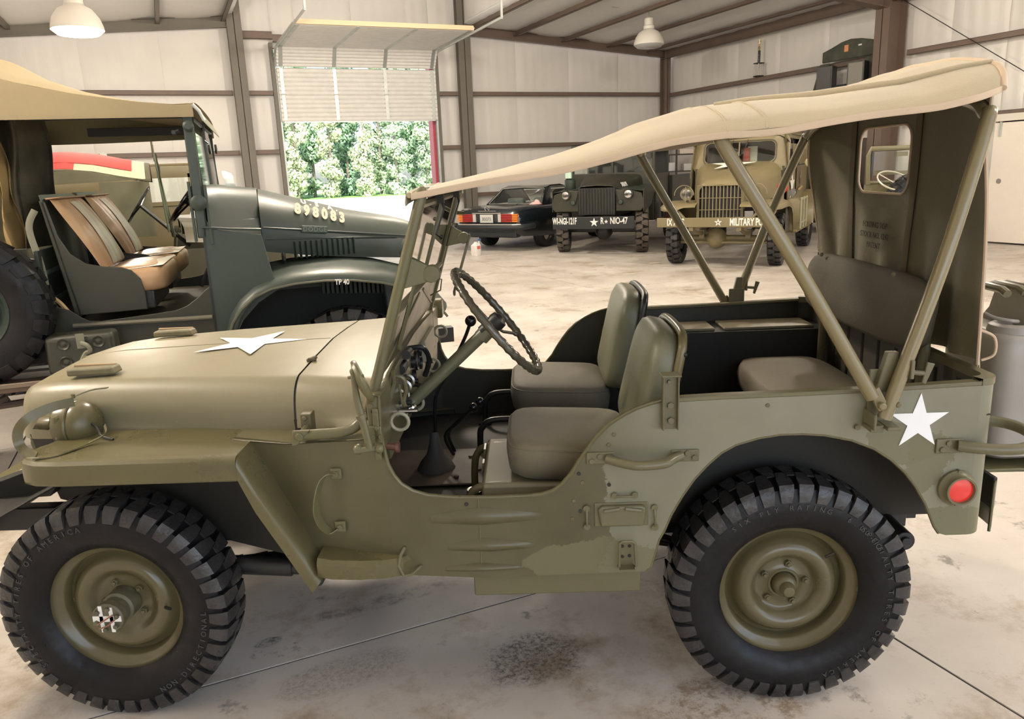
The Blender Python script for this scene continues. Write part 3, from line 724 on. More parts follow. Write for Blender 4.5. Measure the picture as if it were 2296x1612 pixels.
# ---- front fenders ----
def fender(s):
    # plan outline of the flat top, outer side at larger |y|
    P = [(.455, .50), (.10, .50), (-.06, .50), (-.13, .515), (-.172, .545), (-.195, .585), (-.200, .63), (-.190, .672), (-.165, .705), (-.12, .727), (-.05, .735), (.20, .736), (.455, .736)]
    cx, cy = .15, .60
    def off(p, d): 
        v = Vector((p[0]-max(-.08, min(.44, p[0])), p[1]-.61)); L = v.length or 1; return (p[0]-v.x/L*d, p[1]-v.y/L*d)
    m = M(); rings = []
    for d, z in ((.028, .862), (.012, .859), (.003, .851), (0, .840), (0, .800), (.0, .793)):
        rings.append([(off(p, d)[0] if 0 < i < len(P)-1 else P[i][0], s*(off(p, d)[1] if p[1] > .56 or p[0] < -.10 else p[1]), z) for i, p in enumerate(P)])
    n = len(P); vs = [p for r in rings for p in r]
    q0 = len(vs); vs += [(max(-.145, min(.455, rings[0][i][0])), s*.47, .862) for i in range(n)]
    fs = [(i, i+1, q0+i+1, q0+i) for i in range(3, n-1)]
    for k_ in range(5):
        for i in range(3, n-1): fs.append((k_*n+i, k_*n+i+1, (k_+1)*n+i+1, (k_+1)*n+i))
    m.add(vs, fs)
    # sloping rear run
    def sec(x, z, dx, dz, wi, wo):   # dx,dz: direction of 'down/in' across the lip
        return [(x, s*wi, z), (x, s*(wo-.028), z), (x+dx*.1, s*(wo-.012), z+dz*.1-.001), (x+dx*.28, s*(wo-.003), z+dz*.28), (x+dx*.5, s*wo, z+dz*.5), (x+dx, s*wo, z+dz)]
    L = []
    for t in (0, .33, .66, 1):
        x = .455+t*.205; z = .862-t*.385
        L.append(sec(x, z, -.028 if t else -.0, -.038 if t else -.064, .585+.055*t, .736))
    m.loft(L, closed=False, caps=False)
    f = m.build('front_fender', ODF, J, solid=.005, ang=28)
    # inner apron below the hood side
    M().add([(-.30, s*.37, .60), (.56, s*.55, .45), (.52, s*.52, .84), (-.36, s*.37, .83)], [(0, 1, 2, 3)]).build('fender_apron', ODD, f, solid=.004)
    # step plate at the foot
    q = M(); pl = [(.655, .60), (.655, .742), (.70, .755), (.78, .758), (.85, .752), (.90, .735), (.925, .70)]
    rings = [[(x, s*y, z) for x, y in pl] for z in ()]
    n = len(pl)
    vs = [(x, s*(y-(.012 if i else 0)), .545-(x-.655)*.04) for i, (x, y) in enumerate(pl)]+[(x, s*y, .533-(x-.655)*.04) for x, y in pl]+[(x, s*y, .492-(x-.655)*.02) for x, y in pl]
    q.add(vs, [tuple(range(n))]+[(i, i+1, n+i+1, n+i) for i in range(n-1)]+[(n+i, n+i+1, 2*n+i+1, 2*n+i) for i in range(n-1)])
    q.build('step_plate', ODF, f, solid=.004, ang=25)
    return f
fn_ = fender(-1); ff_ = fender(1)
for s in (-1, 1): M().add([(.40, s*.46, .866), (.40, s*.596, .866), (.57, s*.636, .862), (.80, s*.694, .888), (.86, s*.70, .90), (.86, s*.60, .90), (.57, s*.46, .862)], [(0, 1, 2, 6), (2, 3, 5, 6), (3, 4, 5)]).build('cowl_ledge', OD, cowl, solid=.004)
# ---- lamp with brush guard on the near fender ----
L0 = (-.118, -.475, .893)
h = M(); h.sph((0, 0, 0), .070, 28, 18, (.85, 1, 1)); h.lathe([(.0705, -.008), (.073, -.004), (.0705, 0)], (-.012, 0, 0), (1, 0, 0), 32)
hl = h.build('blackout_lamp', ODF, J, ang=40); hl.location = L0; hl['label'] = 'round olive blackout driving lamp'
M().lathe([(.069, 0), (.070, -.020), (.065, -.040), (.059, -.040), (.061, -.02)], (-.02, 0, 0), (1, 0, 0), 32).build('lamp_bezel', ODF, hl, ang=40)
M().add([(-.075, -.05, .0), (-.125, -.045, .004), (-.125, .045, .004), (-.075, .05, 0), (-.07, -.04, .035), (-.11, -.03, .03), (-.11, .03, .03), (-.07, .04, .035)], [(0, 1, 2, 3), (4, 5, 6, 7), (0, 4, 5, 1), (2, 6, 7, 3)]).build('lamp_visor', ODF, hl, solid=.003)
M().tube(catmull([(.048, -.03, .01), (.075, -.045, -.002), (.095, -.065, -.020), (.14, -.085, -.026)], 6), .0042, 8).build('lamp_cable', BLK, hl)
M().cyl((.02, -.01, -.07), (.0, 0, -.05), .026, 14, .03).build('lamp_foot', ODF, hl, bevel=.003)
# guard strap
def strap(pts, w, t=.003, wd=(0, 1, 0)):
    m = M(); P = [Vector(p) for p in pts]; wv = Vector(wd)*w/2; vs = []; n = len(P)
    for i in range(n):
        d = (P[min(i+1, n-1)]-P[max(i-1, 0)]).normalized(); nn_ = d.cross(Vector(wd)).normalized()*t/2
        vs += [P[i]-wv-nn_, P[i]+wv-nn_, P[i]+wv+nn_, P[i]-wv+nn_]
    fs = [(0, 1, 2, 3), (4*n-1, 4*n-2, 4*n-3, 4*n-4)]
    for i in range(n-1):
        for k_ in range(4): fs.append((4*i+k_, 4*i+(k_+1) % 4, 4*i+4+(k_+1) % 4, 4*i+4+k_))
    return m.add(vs, fs)
def ribbon(pts, w, n, t=.003):
    m = M(); P = [Vector(p) for p in pts]; n = Vector(n).normalized(); vs = []; k = len(P)
    for i in range(k):
        d = (P[min(i+1, k-1)]-P[max(i-1, 0)]).normalized(); wv = d.cross(n).normalized()*w/2; nv = wv.cross(d).normalized()*t/2
        vs += [P[i]-wv-nv, P[i]+wv-nv, P[i]+wv+nv, P[i]-wv+nv]
    fs = [(0, 1, 2, 3), (4*k-1, 4*k-2, 4*k-3, 4*k-4)]
    for i in range(k-1):
        for j in range(4): fs.append((4*i+j, 4*i+(j+1) % 4, 4*i+4+(j+1) % 4, 4*i+4+j))
    return m.add(vs, fs)
gd = ribbon(catmull([(-.085, -.545, .985), (-.125, -.60, .985), (-.165, -.645, .968), (-.195, -.655, .93), (-.19, -.66, .885), (-.135, -.685, .866)], 6), .027, (.45, -.85, .15)).build('lamp_guard', ODF, J, ang=40)
strap(catmull([(-.125, -.69, .867), (-.07, -.67, .867), (-.03, -.60, .870)], 5), .045, .003, (.2, .9, 0)).build('guard_foot', ODF, gd, ang=40)
strap(catmull([(-.085, -.545, 1.0), (-.05, -.50, 1.008), (-.02, -.47, 1.005)], 5), .012, .003, (0, 1, 0)).build('guard_stay', ODF, gd, ang=40)
strap(catmull([(-.03, -.60, .872), (.0, -.56, .885), (-.02, -.52, .90)], 5), .012, .003, (0, 1, .3)).build('guard_lower_stay', ODF, gd, ang=40)
M().cyl((-.085, -.545, .996), (-.085, -.545, 1.008), .006, 8).build('guard_bolt', ODF, gd)
M().tube([(-.16, -.53, .865), (-.16, -.53, .93), (-.14, -.50, .935)], .012, 8).build('lamp_bracket', ODF, gd)
# ---- bumper and frame ----
fr = M()
for y in (-.37, .37):
    for a, b, z0, z1 in ((-.62, -.30, .50, .58), (-.30, .55, .44, .54), (.55, 2.50, .42, .50)): fr.box(a, b, y-.025, y+.025, z0, z1)
for x in (-.3, .6, 1.3, 1.9, 2.48): fr.box(x, x+.07, -.36, .36, .43, .49)
frame_ = fr.build('chassis_frame', BLK, J, bevel=.004)
b = M(); b.box(-.66, -.645, -.68, .68, .47, .61); b.box(-.645, -.60, -.68, .68, .595, .61); b.box(-.645, -.60, -.68, .68, .47, .485); b.build('front_bumper', OD, J, bevel=.004)
gq = M(); gq.hexa([(-.60, -.40, .61), (-.30, -.42, .63), (-.30, -.33, .63), (-.60, -.33, .61), (-.60, -.42, .64), (-.16, -.44, .79), (-.16, -.34, .79), (-.60, -.34, .64)]); gq.build('bumper_gusset', ODD, J, bevel=.003)
gq = M(); gq.add([(-.66, -.62, .612), (-.36, -.60, .635), (-.10, -.52, .76), (-.10, -.36, .76), (-.36, -.34, .635), (-.66, -.34, .612)], [(0, 1, 4, 5), (1, 2, 3, 4)]); gq.build('splash_plate', ODD, J, solid=.004)
ax = M(); ax.cyl((2.032, -.60, .355), (2.032, .60, .355), .035, 16); ax.sph((2.032, .10, .355), .12, 16, 12); ax.build('rear_axle', BLK, J)
ax = M(); ax.cyl((0, -.52, .355), (0, .52, .355), .033, 16); ax.sph((0, .22, .355), .115, 16, 12); ax.sph((0, -.53, .355), .075, 14, 10); ax.cyl((.09, -.5, .33), (.09, .5, .33), .014, 8); ax.build('front_axle', BLK, J)
for x0, x1, xm in ((-.46, .56, 0), (1.50, 2.42, 2.03)):
    for y in (-.44, .44):
        m = M()
        for k_ in range(6):
            t = 1-k_*.15; L = [(xm+(q-xm)*t, y, .43-.045*(1-((q-xm)/(x1-xm))**2)-k_*.009) for q in [x0+(x1-x0)*i/10 for i in range(11)]]
            for (a, _, za), (c, _, zc) in zip(L, L[1:]): m.hexa([(a, y-.022, za-.008), (c, y-.022, zc-.008), (c, y+.022, zc-.008), (a, y+.022, za-.008), (a, y-.022, za), (c, y-.022, zc), (c, y+.022, zc), (a, y+.022, za)])
        m.build('leaf_spring', BLK, J, smooth=False)
# rear shackle and hanger seen under the tail
m = M(); m.cyl((2.37, -.52, .43), (2.37, -.40, .43), .022, 16); m.cyl((2.395, -.60, .475), (2.395, -.40, .475), .030, 18); m.cyl((2.395, -.61, .475), (2.395, -.60, .475), .016, 12); m.hexa([(2.27, -.47, .415), (2.42, -.47, .455), (2.42, -.44, .455), (2.27, -.44, .415), (2.27, -.47, .455), (2.40, -.47, .49), (2.40, -.44, .49), (2.27, -.44, .455)])
m.hexa([(2.25, -.40, .52), (2.42, -.40, .50), (2.42, -.36, .50), (2.25, -.36, .52), (2.14, -.40, .62), (2.50, -.40, .62), (2.50, -.36, .62), (2.14, -.36, .62)]); m.build('spring_shackle', BLK, J, bevel=.003)
# transmission skid, silencer and under-seat tank box
M().box(1.095, 1.59, -.665, -.62, .372, .458).build('tank_skirt', OD, J, bevel=.004)
M().box(1.095, 1.59, -.62, -.20, .378, .50).build('fuel_tank', ODD, J, bevel=.02)
m = M(); m.cyl((.2, .1, .42), (1.2, .1, .42), .07, 16); m.box(-.1, .50, -.2, .2, .45, .80); m.box(.5, 1.1, -.15, .15, .30, .50); m.cyl((1.0, .1, .40), (1.95, .1, .37), .03, 10); m.build('engine_and_gearbox', BLK, J, bevel=.01)
m = M(); m.cyl((.42, -.50, .40), (.60, -.50, .385), .022, 12); m.cyl((.30, -.50, .41), (.50, -.50, .395), .03, 12); m.cyl((.58, -.53, .36), (.58, -.44, .36), .022, 12); m.box(.55, .62, -.51, -.46, .36, .46); m.cyl((.05, -.50, .42), (.30, -.50, .41), .014, 8); m.build('drag_link', BLK, J, bevel=.003)
# wheels
front_r = .02
wn_ = hero_wheel(J, (.0, -.605, .355), -.02, True, 'near front wheel with a protruding grimy hub'); wr_ = hero_wheel(J, (2.032, -.607, .355), 0, False, 'near rear wheel with a domed hub cap')
def dup_wheel(w, loc, rz):
    c = copy_tree(w); c.location = loc; c.rotation_euler = (0, 0, rz)
    if 'label' in c: del c['label']
    return c
dup_wheel(wn_, (0, .605, .355), pi-.02); dup_wheel(wr_, (2.032, .607, .355), pi)
tw = [c for c in wn_.children if c.name.startswith('tyre')][0]; tr = [c for c in wr_.children if c.name.startswith('tyre')][0]
_a = letters_mesh(list(arc_text('SPECIALTY TIRES OF AMERICA', wn_, .285, 158, -.0868, .021, step=4.6)), .024, 'raised_lettering', SIDEW, wn_)
_b = letters_mesh(list(arc_text('NON-DIRECTIONAL', wn_, .285, -32, -.0868, .021, cw=False, step=4.6)), .024, 'raised_lettering', SIDEW, wn_)
_c = letters_mesh(list(arc_text('SIX PLY RATING  6.00-16', wr_, .285, 80, -.0868, .021, step=4.4))+list(arc_text('SPECIALTY TIRES OF AMERICA', wr_, .285, -10, -.0868, .021, step=4.6)), .022, 'raised_lettering', SIDEW, wr_)

for q_ in (_a, _b, _c): q_['kind'] = 'stuff'
# ================= windshield =================
def wx(z): return .848+(z-1.04)*.318     # leaning plane of the windshield
ws = part_empty('windshield', J)
NEAR = [(.61, -.66, .895), (.66, -.665, .898), (.74, -.665, .902), (.785, -.66, .918), (.812, -.652, .955), (.848, -.645, 1.04), (wx(1.2), -.642, 1.2), (wx(1.53), -.64, 1.53), (wx(1.548), -.625, 1.55), (wx(1.552), -.60, 1.556)]
path_ = catmull(NEAR, 4); M().tube(path_+[(x, -y, z) for x, y, z in reversed(path_)], .0155, 12).build('outer_frame', OD, ws, ang=50)
m = M()
for z in (1.225, 1.525): m.cyl((wx(z), -.62, z), (wx(z), .62, z), .012, 8)
for y in (-.605, 0, .605): m.cyl((wx(1.225), y, 1.225), (wx(1.525), y, 1.525), .010 if y else .007, 8)
m.build('glass_frame', OD, ws)
for a, b in ((-.60, -.008), (.008, .60)):
    M().add([(wx(1.235), a, 1.235), (wx(1.235), b, 1.235), (wx(1.52), b, 1.52), (wx(1.52), a, 1.52)], [(0, 1, 2, 3)]).build('glass_pane', PANE, ws, smooth=False)
# steel lower panel with pressed X ribs and the stowage fittings
m = M(); m.hexa([(wx(1.035)-.003, -.63, 1.035), (wx(1.035)+.003, -.63, 1.035), (wx(1.035)+.003, .63, 1.035), (wx(1.035)-.003, .63, 1.035), (wx(1.215)-.003, -.63, 1.215), (wx(1.215)+.003, -.63, 1.215), (wx(1.215)+.003, .63, 1.215), (wx(1.215)-.003, .63, 1.215)])
m.tube([(wx(1.06)+.004, -.60, 1.06), (wx(1.20)+.004, -.05, 1.20)], .006, 6); m.tube([(wx(1.20)+.004, .05, 1.20), (wx(1.06)+.004, .60, 1.06)], .006, 6)
m.build('lower_panel', OD, ws, bevel=.001)
for y in (-.44, .60):   # long adjusting arms with an open slot
    z0, z1 = 1.09, 1.335; xo = .022 if y < 0 else .10
    L = [(wx(z0)+xo, y-.012, z0+.012), (wx(z0)+xo, y-.008, z0+.002), (wx(z0)+xo, y, z0-.003), (wx(z0)+xo, y+.008, z0+.002), (wx(z0)+xo, y+.012, z0+.012), (wx(z1)+xo, y+.012, z1), (wx(z1)+xo, y+.008, z1+.01), (wx(z1)+xo, y-.008, z1+.01), (wx(z1)+xo, y-.012, z1)]
    M().tube(L, .0055, 6, closed=True).build('adjusting_arm', OD, ws)
for s in (-1, 1):       # hinge brackets for the swing-out glass
    m = M(); zb = 1.35; x0 = wx(zb)
    m.hexa([(x0-.005, s*.635, zb-.05), (x0+.072, s*.60, zb-.035), (x0+.072, s*.59, zb-.035), (x0-.005, s*.60, zb-.05), (x0+.022, s*.635, zb+.035), (x0+.072, s*.60, zb+.005), (x0+.072, s*.59, zb+.005), (x0+.022, s*.60, zb+.035)])
    m.cyl((x0+.072, s*.57, zb-.015), (x0+.072, s*.61, zb-.015), .024, 14); m.build('swing_bracket', OD, ws, bevel=.002)
# wipers, handles, hooks along the top
for y in (-.28, .30):
    m = M(); m.tube([(wx(1.53)+.02, y, 1.53), (wx(1.50)+.035, y+.02, 1.50), (wx(1.42)+.03, y+.015, 1.42), (wx(1.41)+.045, y+.055, 1.405)], .005, 6); m.sph((wx(1.41)+.045, y+.06, 1.405), .008, 8, 6)
    m.box(wx(1.53)-.02, wx(1.53)+.03, y-.015, y+.015, 1.515, 1.545); m.build('wiper_handle', BLK, ws, bevel=.001)
    M().tube([(wx(1.52)-.02, y, 1.52), (wx(1.40)-.018, y-.05, 1.40), (wx(1.30)-.018, y-.08, 1.30)], .004, 5).build('wiper_arm', BLK, ws)
m = M(); m.box(.93, .965, .02, .10, 1.42, 1.50); m.build('glass_sticker_block', OD, ws)
M().tube([(wx(1.17)+.01, .40, 1.19), (wx(1.17)+.045, .40, 1.185), (wx(1.13)+.05, .40, 1.14), (wx(1.12)+.01, .40, 1.12)], .003, 6).build('clip_loop', OD, ws)
M().cyl((wx(1.44)+.0, .66, 1.44), (wx(1.44)+.045, .67, 1.435), .009, 8).build('frame_peg', OD, ws)
# near hinge where the frame pivots on the cowl
m = M(); m.box(.608, .640, -.605, -.560, .872, .940); m.cyl((.625, -.685, .897), (.625, -.60, .897), .012, 10); m.cyl((.622, -.605, .928), (.622, -.612, .928), .008, 8)
m.hexa([(.60, -.68, .87), (.615, -.68, .87), (.615, -.67, .87), (.60, -.67, .87), (.605, -.68, .915), (.655, -.68, .915), (.655, -.67, .915), (.605, -.67, .915)]); m.build('pivot_bracket', OD, ws, bevel=.003)
# ================= dash =================
d = part_empty('dashboard', J)
m = M(); sec = [(y, z) for _, y, z in section(.86)]
m.prism([(y*1.008, z+.006) for y, z in sec]+[(.62, .80), (-.62, .80)], 'x', .862, .868); m.build('dash_panel', OD, d, ang=30)
M().box(.83, .869, -.712, -.55, .86, 1.018).build('pillar_plate', OD, d, bevel=.003)
M().box(.83, .869, .55, .712, .86, 1.018).build('pillar_plate', OD, d, bevel=.003)
for y, z, r in ((-.02, .95, .038), (-.11, .965, .022), (.07, .965, .022), (-.11, .915, .022), (.07, .915, .022)):
    g = M().lathe([(0, 0), (r*.9, 0), (r, .006), (r*1.02, .001), (r*1.02, -.02)], (.872, y, z), (1, 0, 0), 24).build('gauge', BLK, d, ang=40)
for y, z in ((-.58, .90), (.58, .93), (-.26, .86), (.25, .86)):
    m = M(); pts = [(.885+.026*cos(a)+.01, y, z+.026*sin(a)) for a in [2*pi*i/18 for i in range(18)]]; m.tube(pts, .0055, 8, closed=True); m.cyl((.865, y, z), (.87, y, z), .010, 8); m.cyl((.866, y-.004, z), (.872, y-.004, z), .004, 6)
    m.build('strap_ring', mat('ring_paint', (.30, .28, .20), .4), d)
for y, z in ((-.42, .91), (-.36, .88), (-.30, .90), (-.24, .93), (-.19, .90), (.16, .90)):
    m = M(); m.cyl((.866, y, z), (.895, y, z), .005, 8); m.cyl((.895, y, z), (.907, y, z), .010, 12); m.build('pull_knob', BLK, d, bevel=.001)
m = M(); m.tube(catmull([(.875, -.50, 1.02), (.90, -.50, 1.01), (.905, -.49, .97), (.895, -.49, .94), (.90, -.50, .92)], 5), .007, 8); m.tube([(.88, -.54, 1.05), (.875, -.52, 1.0), (.86, -.56, .95)], .006, 6)
m.tube([(.888, -.505, .995), (.893, -.505, .93)], .004, 6); m.build('windshield_clamp', OD, d)
m = M(); m.tube(catmull([(.87, -.18, 1.03), (.92, -.18, 1.03), (.935, -.15, .98), (.915, -.14, .92)], 6), .009, 8); m.cyl((.88, -.30, 1.035), (.88, -.23, 1.03), .016, 12); m.cyl((.87, -.36, 1.0), (.87, -.28, 1.0), .016, 12); m.build('handbrake_lever', BLK, d)
for yk in (-.33, -.40): m = M(); m.lathe([(.018, -.004), (.024, 0), (.018, .004), (.012, 0)], (.885, yk, .955), (0, 1, 0), 24, closed=True); m.cyl((.885, yk, .86), (.885, yk, .938), .006, 8); m.build('throttle_ring', STL, d)
m = M(); m.cyl((.88, -.42, .885), (.90, -.30, .870), .02, 12); m.sph((.905, -.40, .885), .016, 10, 8); m.cyl((.87, -.45, .89), (.93, -.45, .89), .007, 8); m.build('switch_cluster', CHR, d)
M().box(.865, .885, .14, .44, .90, .98).build('data_plate', mat('plate_tan', (.32, .29, .22), .5), d, bevel=.004)
m = M(); m.cyl((.855, -.66, .855), (.895, -.66, .85), .010, 10); m.cyl((.893, -.66, .85), (.903, -.66, .85), .016, 12); m.build('red_brown_knob', mat('brown_knob', (.14, .06, .045), .35), d)
m = M(); m.box(.80, .89, .735, .80, .96, 1.045); m.build('side_mirror_box', ODF, J, bevel=.008, solid=0)
# ---- near mirror arm ----
mi = part_empty('mirror_assembly', J)
m = M(); m.tube([(.814, -.765, 1.10), (.818, -.765, 1.03), (.832, -.765, .95), (.842, -.765, .885)], [.007, .010, .0115, .010], 10); m.cyl((.825, -.765, .985), (.828, -.765, .974), .0145, 12); m.cyl((.800, -.765, 1.088), (.842, -.765, 1.092), .0045, 8); m.sph((.814, -.765, 1.105), .009, 8, 6); m.cyl((.80, -.775, .884), (.875, -.755, .886), .009, 10); m.sph((.868, -.765, .886), .014, 10, 8); m.sph((.81, -.765, .886), .015, 10, 8); m.build('mirror_arm', OD, mi)
mp = M().lathe([(0, 0), (.058, .0), (.063, .006), (.060, .014), (.03, .022), (0, .025)], (0, 0, 0), (0, 0, 1), 26).build('mirror_head', OD, mi, ang=40)
mp.location = (.838, -.735, 1.072); mp.rotation_euler = Vector((0, 0, 1)).rotation_difference(Vector((-.9, -.25, -.36)).normalized()).to_euler()
m = M(); m.box(.846, .862, -.722, -.711, .835, .985); m.box(.83, .868, -.722, -.711, .885, .935); m.build('arm_bracket', OD, mi, bevel=.003)
for x, z in ((.855, .97), (.856, .93), (.845, .905), (.864, .905), (.856, .85), (.843, .995)): M().cyl((x, -.722, z), (x, -.728, z), .006, 8).build('rivet', OD, mi, bevel=.001)
# ================= steering =================
sw = part_empty('steering_wheel', J, (1.185, -.33, 1.143)); n_ = Vector((.785, 0, .62)).normalized(); sw.rotation_euler = Vector((0, 0, 1)).rotation_difference(n_).to_euler()
STW = mat('steering_wheel_paint', (.075, .065, .045), .18, coat=.4)
m = M(); K = 120; m.tube([(.203*cos(2*pi*i/K), .203*sin(2*pi*i/K), 0) for i in range(K)], [.0125+(.0016*cos(2*pi*i/K*40)) for i in range(K)], 12, closed=True); m.build('wheel_rim', STW, sw, ang=80)
for i in range(3):
    a = radians(120*i+0+180); M().tube([(.02*cos(a), .02*sin(a), -.02), (.10*cos(a), .10*sin(a), -.022), (.198*cos(a), .198*sin(a), -.004)], .0052, 8).build('spoke', STW, sw)
    M().sph((.185*cos(a), .185*sin(a), -.006), .012, 10, 8, (1, 1, .7)).build('spoke_socket', STW, sw)
M().lathe([(0, .022), (.012, .022), (.02, .016), (.028, .012), (.030, -.004), (.026, -.02), (.024, -.06)], (0, 0, 0), (0, 0, 1), 24).build('horn_boss', BLK, sw, ang=50)
m = M(); m.cyl((.55, -.33, .575), (1.175, -.33, 1.135), .0205, 18); m.cyl((1.13, -.33, 1.09), (1.165, -.33, 1.125), .026, 18); m.build('steering_column', mat('column_olive', (.13, .125, .075), .35), J)
# ================= levers, floor =================
def knob_lever(name, pts, r, kr, par=J):
    m = M(); m.tube(catmull(pts, 5), r, 8); m.sph(pts[-1], kr, 14, 10); return m.build(name, BLKG, par)
knob_lever('gear_lever', [(.91, .0, .52), (.92, .0, .66), (.93, 0, .80), (.985, 0, .90), (1.05, .0, 1.02), (1.075, .0, 1.083)], .0065, .021)
knob_lever('transfer_lever', [(.97, .13, .52), (.94, .13, .60), (1.0, .13, .66), (1.058, .13, .715)], .0065, .018)
knob_lever('transfer_lever', [(.97, .17, .52), (.95, .17, .60), (1.02, .17, .67), (1.082, .17, .725)], .0065, .018)
M().lathe([(.075, 0), (.06, .03), (.035, .06), (.022, .10), (.016, .14), (.010, .15)], (.915, 0, .515), (0, 0, 1), 20).build('gear_boot', mat('dusty_rubber', (.05, .045, .04), .7), J, ang=40)
m = M(); m.box(.68, 1.12, -.16, .20, .512, .520); m.cyl((1.0, -.1, .52), (1.0, -.1, .528), .01, 8); m.cyl((1.04, .1, .52), (1.04, .1, .528), .01, 8); m.cyl((1.08, -.04, .52), (1.08, -.04, .528), .01, 8); m.build('transmission_cover', mat('dusty_brown_metal', (.09, .07, .05), .55, var=.3), J, bevel=.003)
for y in (-.45, -.28): m = M(); m.tube([(.70, y, .52), (.66, y, .66)], .007, 6); m.box(.64, .68, y-.03, y+.03, .645, .655); m.build('foot_pedal', BLK, J, bevel=.002)
# ================= seats =================
def cushion(x0, x1, y0, y1, z0, z1, e=.028, crown=.016, tilt=0):
    m = M(); nx, ny = 12, 12; a = Vector(((x0+x1)/2, (y0+y1)/2, 0)); rx, ry = (x1-x0)/2, (y1-y0)/2
    def se(u, v, z, k):
        return (a.x+u*rx*k, a.y+v*ry*k, z)
    ring = []
    P = 44
    def rr(k, z):
        L = []
        for i in range(P):
            t = 2*pi*i/P; c, s_ = cos(t), sin(t); q = 5.5
            rad = (abs(c)**q+abs(s_)**q)**(-1/q); x = a.x+(rx-k)*rad*c; y = a.y+(ry-k)*rad*s_; L.append((x, y, z+tilt*(x-a.x)))
        return L
    H = z1-z0
    rings = [rr(.02, z0), rr(.004, z0+.012), rr(0, z0+H*.35), rr(-.003, z0+H*.6), rr(.002, z1-e*.7), rr(.010, z1-e*.18), rr(.016, z1-e*.0), rr(.05, z1+crown*.45), rr(rx*.5, z1+crown*.85), rr(rx*.92, z1+crown)]
    m.loft(rings, closed=True, caps=True)
    return m
def piping(x0, x1, y0, y1, z, tilt=0, r=.003):
    ax, ay = (x0+x1)/2, (y0+y1)/2; rx, ry = (x1-x0)/2, (y1-y0)/2; L = []
    for i in range(56):
        t = 2*pi*i/56; c, s_ = cos(t), sin(t); rad = (abs(c)**5.5+abs(s_)**5.5)**(-1/5.5); x = ax+(rx-.004)*rad*c; L.append((x, ay+(ry-.004)*rad*s_, z+tilt*(x-ax)))
    return M().tube(L, r, 6, closed=True)
def backrest(parent, xb, zb, xt, zt, y0, y1, th, matl):
    # build flat then tip: local u along height, y across, w thickness
    H = hypot(xt-xb, zt-zb); m = M(); yc = (y0+y1)/2; hw = (y1-y0)/2; rings = []
    def outline(k):
        L = []
        for i in range(48):
            t = 2*pi*i/48; c, s_ = cos(t), sin(t); q = 4.2 if s_ > 0 else 7
            rad = (abs(c)**q+abs(s_)**q)**(-1/q); L.append((yc+(hw-k)*rad*c, H/2+(H/2-k)*rad*s_))
        return L
    prof = [(.10, -.012), (.03, -.006), (.008, .004), (.0, .02), (0, th*.7), (.006, th-.004), (.03, th+.006), (.10, th+.010)]
    for k, w in prof: rings.append([(w, y, u) for y, u in outline(k)])
    m.loft(rings); d_ = Vector((xt-xb, 0, zt-zb)).normalized(); mt = Matrix(((d_.z, 0, d_.x, xb), (0, 1, 0, 0), (-d_.x, 0, d_.z, zb), (0, 0, 0, 1)))
    m.xf(mt); return m.build('backrest', matl, parent, ang=60), mt, H
TUBM = mat('seat_tube_olive', (.14, .115, .055), .25)
def front_seat(nm, y0, y1, z0, cushion_mat, ztop):
    s = part_empty(nm, J)
    c = cushion(1.205, 1.60, y0, y1, z0, z0+.112, tilt=-.05).build('seat_cushion', cushion_mat, s, ang=60)
    piping(1.205, 1.60, y0, y1, z0+.096, -.05).build('piping', cushion_mat, c)
    b, mt, H = backrest(s, 1.575, z0+.09, 1.66, ztop, y0+.01, y1, .075, SEATG)
    # tubular frame: over the back and down to the floor
    m = M(); zt = ztop-.015
    L = [(1.62, y0+.02, z0-.03), (1.665, y0+.012, z0+.10), (1.715, y0+.012, zt-.08), (1.728, y0+.03, zt-.02), (1.735, y0+.10, zt), (1.735, y1-.10, zt), (1.728, y1-.03, zt-.02), (1.715, y1-.012, zt-.08), (1.665, y1-.012, z0+.10), (1.62, y1-.02, z0-.03)]
    m.tube(catmull(L, 4), .0135, 10)
    for y in (y0+.03, y1-.03):
        m.tube(catmull([(1.075, y, .52), (1.078, y, .60), (1.088, y, z0-.045), (1.12, y, z0-.018), (1.22, y, z0-.014), (1.45, y, z0-.022), (1.58, y, z0-.03), (1.64, y, z0+.02), (1.66, y, z0+.08)], 4), .0125, 10)
        m.cyl((1.075, y, .508), (1.075, y, .516), .03, 12)
    m.build('seat_frame', TUBM if y0 < 0 else BLK, s, ang=50)
    q = M().hexa([(1.652, y0+.02, z0+.10), (1.66, y0+.02, z0+.10), (1.66, y1-.02, z0+.10), (1.652, y1-.02, z0+.10), (1.720, y0+.02, zt-.02), (1.728, y0+.02, zt-.02), (1.728, y1-.02, zt-.02), (1.720, y1-.02, zt-.02)]); q.build('back_plate', ODG if y0 < 0 else BLK, s, bevel=.003)
    for f in (.3, .62, .85):
        for y in (y0+.012, y1-.012): M().sph((1.655+.075*f+.012, y-.006 if y < (y0+y1)/2 else y+.006, z0+.10+.33*f), .007, 8, 6).build('snap_stud', BLK, s)
    return s
front_seat('driver_seat', -.585, -.175, .692, SEAT, 1.138)
front_seat('passenger_seat', .125, .565, .668, mat('seat_canvas_grey', (.15, .135, .10), .7, var=.1, bump=.2, bscale=250), 1.143)
# strap over near backrest
# box under the driver's cushion
m = M(); m.box(1.125, 1.60, -.575, -.16, .52, .69); b_ = m.build('under_seat_tank', mat('tank_tan', (.23, .20, .12), .5, var=.1), J, bevel=.012)
M().box(1.118, 1.126, -.40, -.36, .53, .69).build('tank_strap', OD, b_, bevel=.001); M().box(1.118, 1.126, -.30, -.24, .53, .70).build('tank_strap', OD, b_, bevel=.001)
